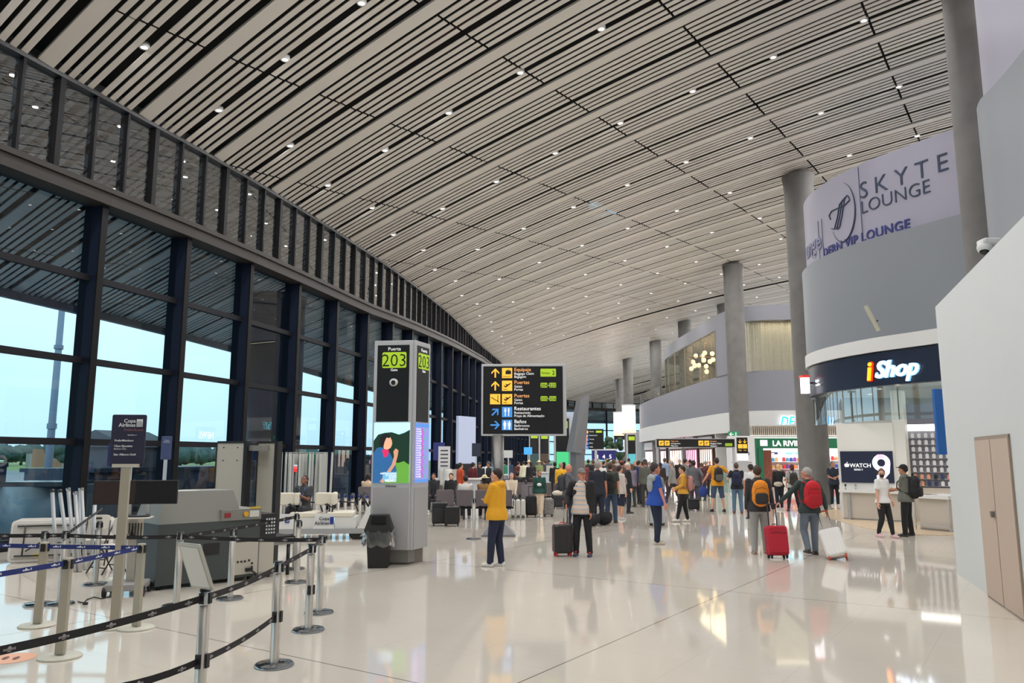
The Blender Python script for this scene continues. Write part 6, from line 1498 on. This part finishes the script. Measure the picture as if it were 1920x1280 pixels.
# ---- benches
m_seat = mat('bench perforated metal', (112,104,108), .5, .3, bump=.6, bump_s=160); m_bf = mat('bench frame', (52,50,54), .4, .4)
def bench(P, rz, n, label, empty=()):
    t = thing('airport_bench', label, 'bench', (P[0],P[1],0), math.radians(rz)); W_ = .62
    MB().tube([(-n*W_/2,0,.36),(n*W_/2,0,.36)], .035, 4, False).build('beam', m_bf, t)
    for k in range(n):
        x = -n*W_/2+W_*(k+.5)
        b = MB(); b.rbox((x,.02,.43),(W_-.08,.46,.03),.012); b.build('seat', m_seat, t)
        b = MB(); b.rbox((x,0,.69),(W_-.08,.03,.50),.05); b.xf(Matrix.Translation((0,-.23,.44)) @ Matrix.Rotation(math.radians(14),4,'X') @ Matrix.Translation((0,0,-.44))); b.build('backrest', m_seat, t)
    for k in range(n+1):
        x = -n*W_/2+W_*k; MB().tube([(x,.22,.40),(x,.22,.62),(x,-.2,.62),(x,-.24,.45)], .014, 6).build('armrest', m_bf, t)
    for s_ in (-1,1):
        x = s_*(n*W_/2-.35); MB().tube([(x,0,.36),(x,0,.04)], .03, 8).tube([(x,-.28,.025),(x,.28,.025)], .022, 6).build('leg', m_bf, t)
    return t
def GG(px, py): p = G(px, py); return (p.x, p.y)
BN = [(854,973,0,2,'bench seen from behind, nearest the gate totem'),(926,973,0,2,'bench seen from behind, partly hidden by the person in the yellow hoodie'),
      (829,958,180,2,'bench facing us right beside the gate totem'),(884,945,180,2,'bench facing us in the second row'),(975,957,180,2,'bench facing us right of the steel pole'),
      (986,947,0,2,'bench with its back to us behind the walking person in green'),(934,933,0,4,'long bench in the third row, behind the steel pole'),(1035,948,0,2,'bench right of the walking person in green'),
      (705,962,0,2,'bench mostly hidden behind the gate totem')]
for px, py, rz, n, lab in BN: bench(GG(px,py), rz, n, 'brown-grey metal '+lab)

# ---- foreground people
pm = person(GG(932,1062), 62, 'person in yellow hoodie and navy jeans standing with folded arms, facing left', 1.72, (226,164,36), (34,42,66), (214,210,204), (44,32,26), 'light', hood=True, la=(.08,.14,1.15), ra=(-.08,.17,1.19), apole=(1,.35,-.55), head=20, legs=[(-.08,.10,0),(.09,-.04,0)])
m_pl = mat('polo stripes', (206,196,180), .8)
def stripes_mat():
    m = bpy.data.materials.new('striped polo'); m.use_nodes = True; n = m.node_tree; b = n.nodes['Principled BSDF']; b.inputs['Roughness'].default_value = .85
    t = n.nodes.new('ShaderNodeTexCoord'); s = n.nodes.new('ShaderNodeSeparateXYZ'); q = n.nodes.new('ShaderNodeMath'); q.operation = 'PINGPONG'; q.inputs[1].default_value = .045
    r = n.nodes.new('ShaderNodeValToRGB'); r.color_ramp.interpolation = 'CONSTANT'; d = n.nodes.new('ShaderNodeMath'); d.operation = 'DIVIDE'; d.inputs[1].default_value = .045
    n.links.new(t.outputs['Object'], s.inputs[0]); n.links.new(s.outputs['Z'], q.inputs[0]); n.links.new(q.outputs[0], d.inputs[0]); n.links.new(d.outputs[0], r.inputs[0]); n.links.new(r.outputs[0], b.inputs['Base Color'])
    e = r.color_ramp.elements; e[0].position = 0; e[0].color = lin((214,188,164)); e[1].position = .5; e[1].color = lin((206,204,204))
    x = e.new(.75); x.color = lin((80,92,130)); x = e.new(.88); x.color = lin((206,204,204)); return m
pm = person(GG(1093,1042), 165, 'older person in grey cap, dark jacket and striped polo gripping a suitcase handle', 1.70, (200,190,175), (30,30,34), (44,44,70), (120,116,112), 'red', hat=('cap',(120,116,112)), la=(-.20,.10,.88), ra=(.30,.14,1.03), head=25, fat=1.15, jacket=(34,33,34), stripes=stripes_mat(), legs=[(-.15,.02,0),(.14,.0,0)])
for o in pm[0].children:
    if o.name.startswith('shoe'):
        MB().ell((0,0,0),(.03,.05,.02),8,6).build('red_tongue', mat('shoe red', (200,50,40), .5), o, loc=tuple(sum((Vector(v.co) for v in list(o.data.vertices)[::40]), Vector())/max(1,len(list(o.data.vertices)[::40]))+Vector((0,.02,.045))))
suitcase(GG(1055,1042), 12, 'black hard shell suitcase with red trims and wheels, handle held by capped person', (42,40,42), .56, .38, .24, (190,36,44), .43, hx=.05, ho=.10)
pm = person(GG(1012,969), 175, 'person in green sweater and cream trousers walking this way with a white pouch', 1.50, (28,70,62), (212,194,170), (212,206,198), (60,40,34), 'tan', 'pony', hpitch=-15, head=15, legs=[(-.07,.16,0),(.08,-.12,.03)], fem=True, fat=1.05)
P_ = w(pm[1], (0,.19,1.22)); b = MB(); b.ell((0,0,0),(.075,.02,.055),12,8).build('chest_pouch', mat('pouch white', (232,232,232), .5), label='white pouch hanging on the chest of the walking person in green', cat='pouch', loc=tuple(P_))
suitcase(GG(1028,968), 10, 'black and white zebra patterned suitcase right of the walking person in green', (120,118,116), .52, .34, .24, None, .0, mm=mat('zebra shell', (120,118,116), .4, noise_s=22, noise_a=1.0), ribs=False)
pm = person(GG(1066,984), -80, 'bald person in grey shirt with dark backpack, arms folded, facing right', 1.72, (96,98,106), (36,42,60), (40,40,44), (60,50,46), 'red', 'bald', sleeve='short', la=(.06,.2,1.15), ra=(-.06,.23,1.19), apole=(1,.35,-.55)); backpack(pm, (62,62,68), 'dark grey backpack on the bald person in grey shirt')
pm = person(GG(1122,984), 0, 'grey haired person in navy T-shirt seen from behind, right of the capped person', 1.80, (34,40,52), (40,46,60), (46,46,50), (150,146,142), 'red', sleeve='short')
pm = person(GG(1146,980), -18, 'person in olive T-shirt and blue jeans under a large black backpack', 1.76, (62,66,58), (58,76,104), (60,54,50), (70,56,46), 'light', sleeve='short', legs=[(-.12,.0,0),(.12,.06,0)]); backpack(pm, (36,38,38), 'large black hiking backpack on the person in olive T-shirt', size=1.25, off=(0,-.26,1.2))
pm = person(GG(1163,974), -60, 'person in pale top and navy shorts with bare calves beside the olive T-shirt', 1.66, (206,196,188), (36,44,66), (206,204,200), (50,40,36), 'light', shorts=True, legs=[(-.09,.05,0),(.09,-.02,0)]); backpack(pm, (190,40,50), 'small red and white backpack on the person in navy shorts', (220,216,212), .8)
pm = person(GG(1178,962), -85, 'person in black jacket and pale beanie standing side on in the queue', 1.72, (30,30,33), (30,34,44), (40,40,42), (170,160,150), 'light', hat=('beanie',(206,196,186)))
pm = person(GG(1231,1020), -80, 'stout person in blue polo with grey sweater over the shoulders, facing right', 1.79, (34,74,160), (32,40,62), (190,180,164), (50,42,40), 'red', sleeve='short', la=(-.24,.16,.94), ra=(.25,.13,.85), fat=1.3, over=(150,154,154), legs=[(-.1,.06,0),(.1,-.03,0)], head=-5)
suitcase(GG(1232,985), 5, 'silver hard suitcase standing behind the legs of person in blue polo', (176,180,182), .55, .44, .24, None, .0)
pm = person(GG(1283,978), 82, 'person in mustard top and black trousers with pink backpack, stepping left', 1.66, (210,156,62), (28,27,30), (212,206,194), (40,30,28), 'light', la=(-.1,.26,1.06), ra=(.12,.24,1.0), legs=[(-.08,.22,0),(.08,-.12,0)], fem=True); backpack(pm, (176,128,122), 'dusty pink backpack on the person in mustard top', size=.95)
pm = person(GG(1262,944), 60, 'person in pale grey shirt striding behind the mustard top', 1.74, (140,138,134), (56,52,58), (40,38,40), (150,140,130), 'light', legs=[(-.08,.28,0),(.09,-.30,.03)])
pm = person(GG(1303,955), -12, 'person in grey jacket with black shoulder strap, pulling a black trolley case', 1.80, (92,94,100), (74,74,80), (36,36,38), (36,30,28), 'tan', ra=(.30,-.10,.98))
suitcase(GG(1301,957), -12, 'small black trolley case with pale handle pulled by the person in grey jacket', (34,34,38), .36, .42, .24, None, .45, soft=True)
pm = person(GG(1347,959), 0, 'tall person in mustard T-shirt and denim shorts with a dark backpack, seen from behind', 1.90, (214,148,36), (62,78,104), (30,30,34), (50,40,34), 'light', sleeve='short', shorts=True, la=(-.42,.12,1.0), ra=(.44,.2,1.25), legs=[(-.20,0,0),(.20,0,0)]); backpack(pm, (46,44,42), 'dark grey backpack on the tall person in mustard T-shirt', (96,92,88), 1.1)
q_ = (pm[0].location.x-.49, pm[0].location.y+.13); b = MB(); b.ell((0,0,.70),(.17,.10,.20),14,10).tube([(-.08,0,.86),(-.02,0,.99),(.02,0,.99),(.08,0,.86)], .014, 6).build('duffel_bag', cloth((40,60,130)), label='royal blue bag hanging from the hand of tall person in mustard', cat='bag', loc=(q_[0],q_[1],0))
pm = person(GG(1384,962), -15, 'person in black T-shirt and light blue jeans with navy backpack', 1.72, (30,32,38), (86,110,134), (110,50,44), (84,66,54), 'light', sleeve='short', la=(-.3,.2,1.1), legs=[(-.13,0,0),(.13,.04,0)]); backpack(pm, (30,36,66), 'navy backpack on the person in black T-shirt and light jeans')
pm = person(GG(1427,1038), -6, 'young person in grey joggers and black hoodie with an orange backpack', 1.76, (50,50,54), (150,150,148), (150,138,124), (72,54,44), 'light', ra=(.26,-.14,.86), legs=[(-.13,-.05,0),(.13,.12,0)]); backpack(pm, (226,136,36), 'orange and dark grey backpack on the young person in grey joggers', (52,50,50), 1.12)
suitcase(GG(1459,1047), 3, 'red soft suitcase pulled by the young person with orange backpack', (176,32,52), .56, .40, .24, None, .42, ribs=False, soft=True, tilt=-8)
pm = person(GG(1412,972), 10, 'person in white T-shirt partly hidden behind the orange backpack', 1.70, (214,214,214), (34,34,40), (40,40,42), (34,28,26), 'tan', sleeve='short', hat=('cap',(30,30,34)))
pm = person(GG(1463,956), 2, 'blonde person in black top with a beige belt bag', 1.66, (28,28,32), (34,36,46), (214,212,210), (206,174,128), 'light', 'long', ra=(.34,.2,1.15), legs=[(-.08,0,0),(.1,.06,0)], fem=True)
P_ = w(pm[1], (-.1,-.19,1.0)); MB().ell((0,0,0),(.17,.08,.09),14,8).build('belt_bag', cloth((196,186,170)), label='beige bag slung at the back of the blonde person', cat='bag', loc=tuple(P_))
pm = person(GG(1489,958), -8, 'person with burgundy hair, grey T-shirt and black flared trousers', 1.66, (170,168,170), (28,28,30), (36,36,38), (72,36,40), 'light', 'pony', sleeve='short', legs=[(-.2,0,0),(.2,.05,0)], fem=True); backpack(pm, (50,46,40), 'dark olive backpack on the person with burgundy hair')
pm = person(GG(1523,1041), 2, 'grey haired person in dark green jacket and blue-grey jeans with a red backpack', 1.72, (46,62,60), (108,120,134), (62,50,44), (168,166,164), 'red', la=(-.62,.10,1.02), ra=(.30,-.10,.92), head=58, fat=1.06, legs=[(-.10,-.06,.05),(.12,.12,0)], lean=4); backpack(pm, (196,34,46), 'red backpack on the grey haired person in green jacket', (170,28,40), 1.15)
suitcase(GG(1573,1050), -18, 'white ribbed suitcase with red band leaning on its wheels, pulled along', (224,222,218), .56, .40, .24, (186,70,56), .44, tilt=-28, hx=.09, roll=-14)
pm = person(GG(1566,948), 172, 'shop worker in navy shirt looking down at a phone beside the broad column', 1.74, (40,46,62), (26,27,32), (206,206,208), (26,22,22), 'tan', sleeve='short', la=(.0,.3,1.12), ra=(.1,.3,1.1), hpitch=-22)
pm = person(GG(1660,1007), 205, 'person in white T-shirt, black leggings and face mask walking out of the shop', 1.64, (222,220,218), (32,32,34), (214,176,180), (110,76,58), 'light', 'bun', sleeve='short', la=(-.2,.12,.92), legs=[(-.10,.16,0),(.10,-.12,.02)], fem=True, fat=1.05, head=-50)
P_ = w(pm[1], pm[2]['HC']+pm[2]['HM'] @ Vector((0,.085,-.045))); MB().ell((0,0,0),(.055,.04,.045),12,8).build('face_mask', mat('mask black', (34,34,40), .8), label='dark face mask on the person in white T-shirt', cat='mask', loc=tuple(P_))
pm = person(GG(1704,1005), 48, 'person in black cap, grey T-shirt and black trousers standing at the shop', 1.74, (104,106,98), (28,28,31), (34,32,32), (30,26,24), 'tan', sleeve='short', la=(.05,.3,1.14), ra=(.12,.28,1.12), hat=('cap',(26,26,28)), legs=[(-.2,.02,0),(.2,-.02,0)]); backpack(pm, (32,33,36), 'black backpack on the person in black cap by the shop', size=1.2)
# ---- seated guard on the cart
p_ = G(568,1001); 
pm = person((pc.location.x-.58, pc.location.y+.62), 165, 'seated guard in dark uniform with lanyard looking at a phone on the cart bench', 1.72, (56,58,62), (34,34,40), (30,30,34), (24,20,20), 'brown', sleeve='short', seated=1, seath=.58, la=(-.05,.30,1.28), ra=(.42,.05,1.16), hpitch=-25, legs=[(-.2,.52,.22),(.2,.5,.22)])
P_ = w(pm[1], (.0,.40,.98+.06)); 
MB().box(-.035,.035,-.005,.005,-.06,.06).build('phone', m_blk, label='dark phone in the hand of the seated guard', cat='phone', loc=tuple(w(pm[1], pm[2]['wr'][0]+Vector((.02,.10,.05)))))
mL = MB(); T_ = pm[2]['T']; mL.tube([T_((-.08,.10,1.46)),T_((-.02,.155,1.2)),T_((0,.16,1.12)),T_((.02,.155,1.2)),T_((.08,.10,1.46))], .008, 5); mL.build('lanyard', mat('lanyard blue', (70,110,190), .6), pm[0]); MB().box(-.035,.035,-.004,.004,-.1,0).build('badge', mat('badge white', (226,226,226), .5), pm[0], loc=tuple(T_((0,.17,1.12))))
q = V(553,888,20.6); t = thing('warning_beacon', 'slim black post with red and white lamp rising behind the seated guard', 'beacon', (q.x,q.y,0)); MB().cyl((0,0,0),.03,1.55,10).build('post', m_blk, t); MB().cyl((0,0,1.55),.05,.14,12).build('lamp', mat('beacon red', (220,50,60), .4, emit=.6), t); MB().cyl((0,0,1.69),.05,.05,12).build('cap', m_wh, t); MB().cyl((0,0,0),.14,.02,12).build('base', m_blk, t)
# ---- people around the benches
SEATED = [(812,958,180,(34,34,40),(28,28,34),'short','tan','person with folded hands seated at the left end, dark jacket',-10),
 (845,958,176,(30,28,30),(32,30,32),'long','light','person with sunglasses and long dark hair seated, hand at mouth',0),
 (872,973,2,(210,206,200),(60,60,70),'short','light','person in pale shirt seated with the back to us, second seat',10),
 (908,973,4,(150,110,60),(60,50,50),'long','light','long haired person in pale hat seated seen from behind',0),
 (959,957,184,(196,180,160),(60,60,64),'short','light','grey haired person with draped beige shawl seated right of the steel pole',-10),
 (970,947,4,(40,40,44),(40,40,46),'short','tan','person in dark cap and jacket seated right of the steel pole',0),
 (1002,947,0,(60,50,46),(40,40,46),'short','light','person seated behind the walking person in green',0),
 (868,945,176,(52,60,80),(40,44,60),'short','brown','person in slate shirt seated in the second bench row',0),
 (688,962,4,(206,180,150),(60,60,60),'short','brown','person in beige shirt seated half hidden behind the totem',0)]
for px, py, rz, tp, lw, hs, sk, lab, hp in SEATED:
    hat = ('straw',(214,196,160)) if 'pale hat' in lab else (('cap',(50,44,44)) if 'dark cap' in lab else None)
    c_ = G(px, py); person((c_.x, c_.y+.05), rz, lab, 1.68, tp, lw, (190,188,184), (150,146,140) if 'grey haired' in lab else (38,28,26), sk, hs, seated=1, vox=.018, key='seat', hat=hat, la=(-.12,.30,.98) if hp <= 0 else None, ra=(.10,.30,.98) if hp < 0 else None)
STAND = [(838,955,28,(206,202,192),(176,146,110),'short','person in cream sweater bending over with hand on hip by the totem',(70,60,54),22,None),
 (862,952,-60,(186,76,44),(120,40,30),'short','person in rust orange shirt and face mask behind the benches',(30,24,24),0,None),
 (886,946,-40,(92,28,36),(40,30,34),'short','person in burgundy top standing left of the steel pole',(30,24,24),0,None),
 (899,941,160,(36,38,44),(40,42,50),'short','person in dark cap behind counter left of steel pole',(40,34,30),0,('cap',(50,50,54))),
 (908,938,-30,(214,214,214),(44,44,50),'short','person in white shirt bending at the counter',(60,50,44),25,None),
 (917,940,120,(40,42,48),(40,42,48),'short','person in dark vest touching the steel pole silhouette',(60,50,44),0,None),
 (946,920,20,(40,120,90),(50,60,90),'short','person in green top just right of the steel pole',(30,24,24),0,None),
 (955,916,-20,(48,66,92),(50,66,96),'short','person in denim shirt in the far queue',(40,34,30),0,None),
 (966,926,-60,(86,38,36),(40,34,40),'short','person in maroon jacket bending forward in the far queue',(40,30,28),15,None),
 (982,922,10,(210,206,180),(50,52,60),'short','person in cream T-shirt with back turned in the far queue',(40,30,28),0,None),
 (992,914,150,(190,180,170),(60,60,70),'long','person in straw hat, left one of the two hats',(60,40,30),0,('straw',(226,206,160))),
 (1011,918,170,(130,140,92),(120,120,90),'short','person in olive top and straw hat, right one of the two hats',(60,50,40),0,('straw',(226,206,160))),
 (996,932,5,(30,30,36),(34,36,46),'pony','person in black top with white lettering patch seen from behind',(60,40,34),0,None),
 (1022,914,60,(60,60,66),(44,44,50),'short','person in dark grey top beside the straw hats',(40,34,30),0,None),
 (1030,906,-20,(80,90,110),(50,52,60),'short','person in blue-grey shirt far in the queue',(40,34,30),0,None),
 (1041,938,5,(28,30,36),(32,34,40),'short','broad person in black standing left of the slanted totem',(30,26,24),0,None),
 (1052,950,-30,(226,170,40),(40,44,56),'short','person with yellow pack strap beside the bald backpacker',(160,130,110),0,None),
 (1058,940,-10,(60,50,52),(40,40,48),'long','dark haired person just left of the slanted totem',(30,24,24),0,None)]
for px, py, rz, tp, lw, hs, lab, hr, lean, hat in STAND:
    person(GG(px,py), rz, lab, 1.70 if lean < 20 else 1.8, tp, lw, (60,58,58), hr, 'tan' if px % 2 else 'light', hs, lean=lean, vox=.02, key='crowd', hat=hat, sleeve='long')
# ---- the queue crowd between the slanted totem and the gantry sign
rr = random.Random(21)
CR = [(1096,934,'salmon shirt and bald head',(120,60,60)),(1104,925,'pink cap, tall in the row',(60,56,60)),(1113,930,'dark jacket',(36,34,38)),(1127,948,'white T-shirt turned right',(216,214,212)),(1133,926,'charcoal shirt',(54,54,60)),
 (1140,918,'tan cap',(90,84,80)),(1152,938,'brown hair, coffee jacket',(84,66,58)),(1158,921,'pale grey hoodie',(168,164,164)),(1167,944,'red cap',(92,66,66)),(1172,918,'brick red shirt',(150,70,62)),
 (1186,950,'lilac scarf and blue pack',(120,112,130)),(1192,934,'black coat',(30,30,34)),(1199,945,'royal blue rucksack and navy coat',(36,44,84)),(1205,926,'stone jacket',(134,128,118)),(1212,950,'olive grey jacket and dark knitted cap',(88,88,80)),
 (1219,930,'mauve shirt',(110,84,96)),(1226,942,'patterned red blouse',(140,90,96)),(1240,934,'dark brown jumper',(60,46,42)),(1248,924,'light blue shirt',(130,150,176)),(1276,928,'black quilted jacket',(34,32,36)),
 (1287,936,'black hair and stone shirt',(126,120,112)),(1296,926,'charcoal hooded top',(48,48,54)),(1318,938,'burgundy jumper',(78,34,42)),(1325,930,'maroon coat, standing close to tall mustard T-shirt',(90,42,46)),(1333,925,'bald head and brown shirt',(112,84,72)),
 (1088,922,'navy jumper beside the slanted totem',(36,44,66)),(1120,916,'beige straw hat, far row',(150,140,120)),(1147,913,'white cap, far row',(180,176,172)),(1163,911,'orange shirt, far row',(176,104,60)),(1180,913,'green shirt, far row',(66,96,76)),
 (1196,912,'yellow cap, far row',(120,110,90)),(1209,911,'dark blue shirt, far row',(46,54,84)),(1078,915,'grey cap, far row',(96,96,100)),(1233,915,'cream shirt, far row',(196,190,178)),(1064,912,'teal shirt, far row',(50,96,100)),(1258,914,'black shirt under gantry sign left end, far row',(34,34,38))]
hat_of = {'pink cap':('cap',(190,120,124)),'tan cap':('cap',(170,150,120)),'red cap':('cap',(176,60,60)),'knitted cap':('beanie',(46,44,46)),'straw hat':('straw',(214,196,160)),'white cap':('cap',(216,214,212)),'yellow cap':('cap',(214,190,90)),'grey cap':('cap',(130,130,134))}
for k, (px, py, desc, tp) in enumerate(CR):
    hat = next((v for q_, v in hat_of.items() if q_ in desc), None); rz = [0,-20,25,170,-70,60,10,-40][k % 8]
    c_ = GG(px, py); art = '' 
    person(c_, rz, 'person in the dense queue wearing '+desc if 'head' not in desc else 'person in the dense queue with '+desc, rr.uniform(1.66,1.86), tp, [(36,38,48),(52,66,92),(60,56,54),(30,30,34)][k % 4], (60,58,58),
           [(40,30,26),(30,24,22),(90,70,54),(150,146,140)][(k*5) % 4], ['light','tan','red','light'][k % 4], 'bald' if 'bald' in desc else ('long' if k % 7 == 3 else 'short'), vox=.02, key='crowd', hat=hat, sleeve='long')
# ---- bags and cases on the floor
suitcase(GG(824,985), 8, 'black suitcase standing by the bench at the left end, next to totem', (30,30,34), .60, .44, .26, None, .0, soft=True, ribs=False)
suitcase(GG(848,986), 2, 'round-cornered black cabin case under the sunglasses person', (26,26,30), .50, .42, .26, None, .0, ribs=False)
suitcase(GG(962,970), 0, 'white ribbed case, left one of the three pale cases under the bench', (206,204,198), .52, .15, .3, None, .0)
suitcase(GG(971.5,970), 0, 'white ribbed case, middle one of the three pale cases', (206,204,198), .52, .15, .3, None, .0)
suitcase(GG(981,970), 0, 'white ribbed case, right one of the three pale cases', (206,204,198), .52, .15, .3, None, .0)
suitcase(GG(996,969), 0, 'black suitcase with raised handle left of the walking person in green', (30,30,32), .62, .36, .26, None, .3, soft=True, ribs=False)
suitcase(GG(1050,953), 0, 'dark suitcase lying near the bald backpacker, pale bag on it', (40,40,44), .4, .5, .3, None, .0, soft=True, ribs=False)
q_ = GG(1042,953); b = MB(); b.ell((0,0,.62),(.24,.13,.11),14,8); b.build('tote_bag', cloth((196,186,172)), label='beige bag resting on top of the dark suitcase by the bald backpacker', cat='bag', loc=(q_[0]+.1,q_[1],-.05))
for px, py, col, lab, s_ in [(1133,984,(26,26,30),'black rucksack lying on the floor by the navy T-shirt',1.1),(1110,986,(30,30,36),'dark holdall on the floor right behind the capped person',1),(1213,946,(120,116,110),'grey drawstring bag hanging by the legs of person in blue polo',.8)]:
    q_ = GG(px,py); b = MB(); b.ell((0,0,.17*s_),(.22*s_,.17*s_,.17*s_),14,10); b.ell((.1,0,.2*s_),(.14*s_,.12*s_,.16*s_),12,8); me = remesh(b, .02, 3); me.materials.append(cloth(col)); o = bpy.data.objects.new('holdall', me); C.objects.link(o); tag(o, lab, 'bag'); o.location = (q_[0],q_[1],0)
    MB().tube([(-.1,0,.28*s_),(-.05,0,.38*s_),(.08,0,.38*s_),(.12,0,.3*s_)], .012, 6).build('strap', m_blk, o)
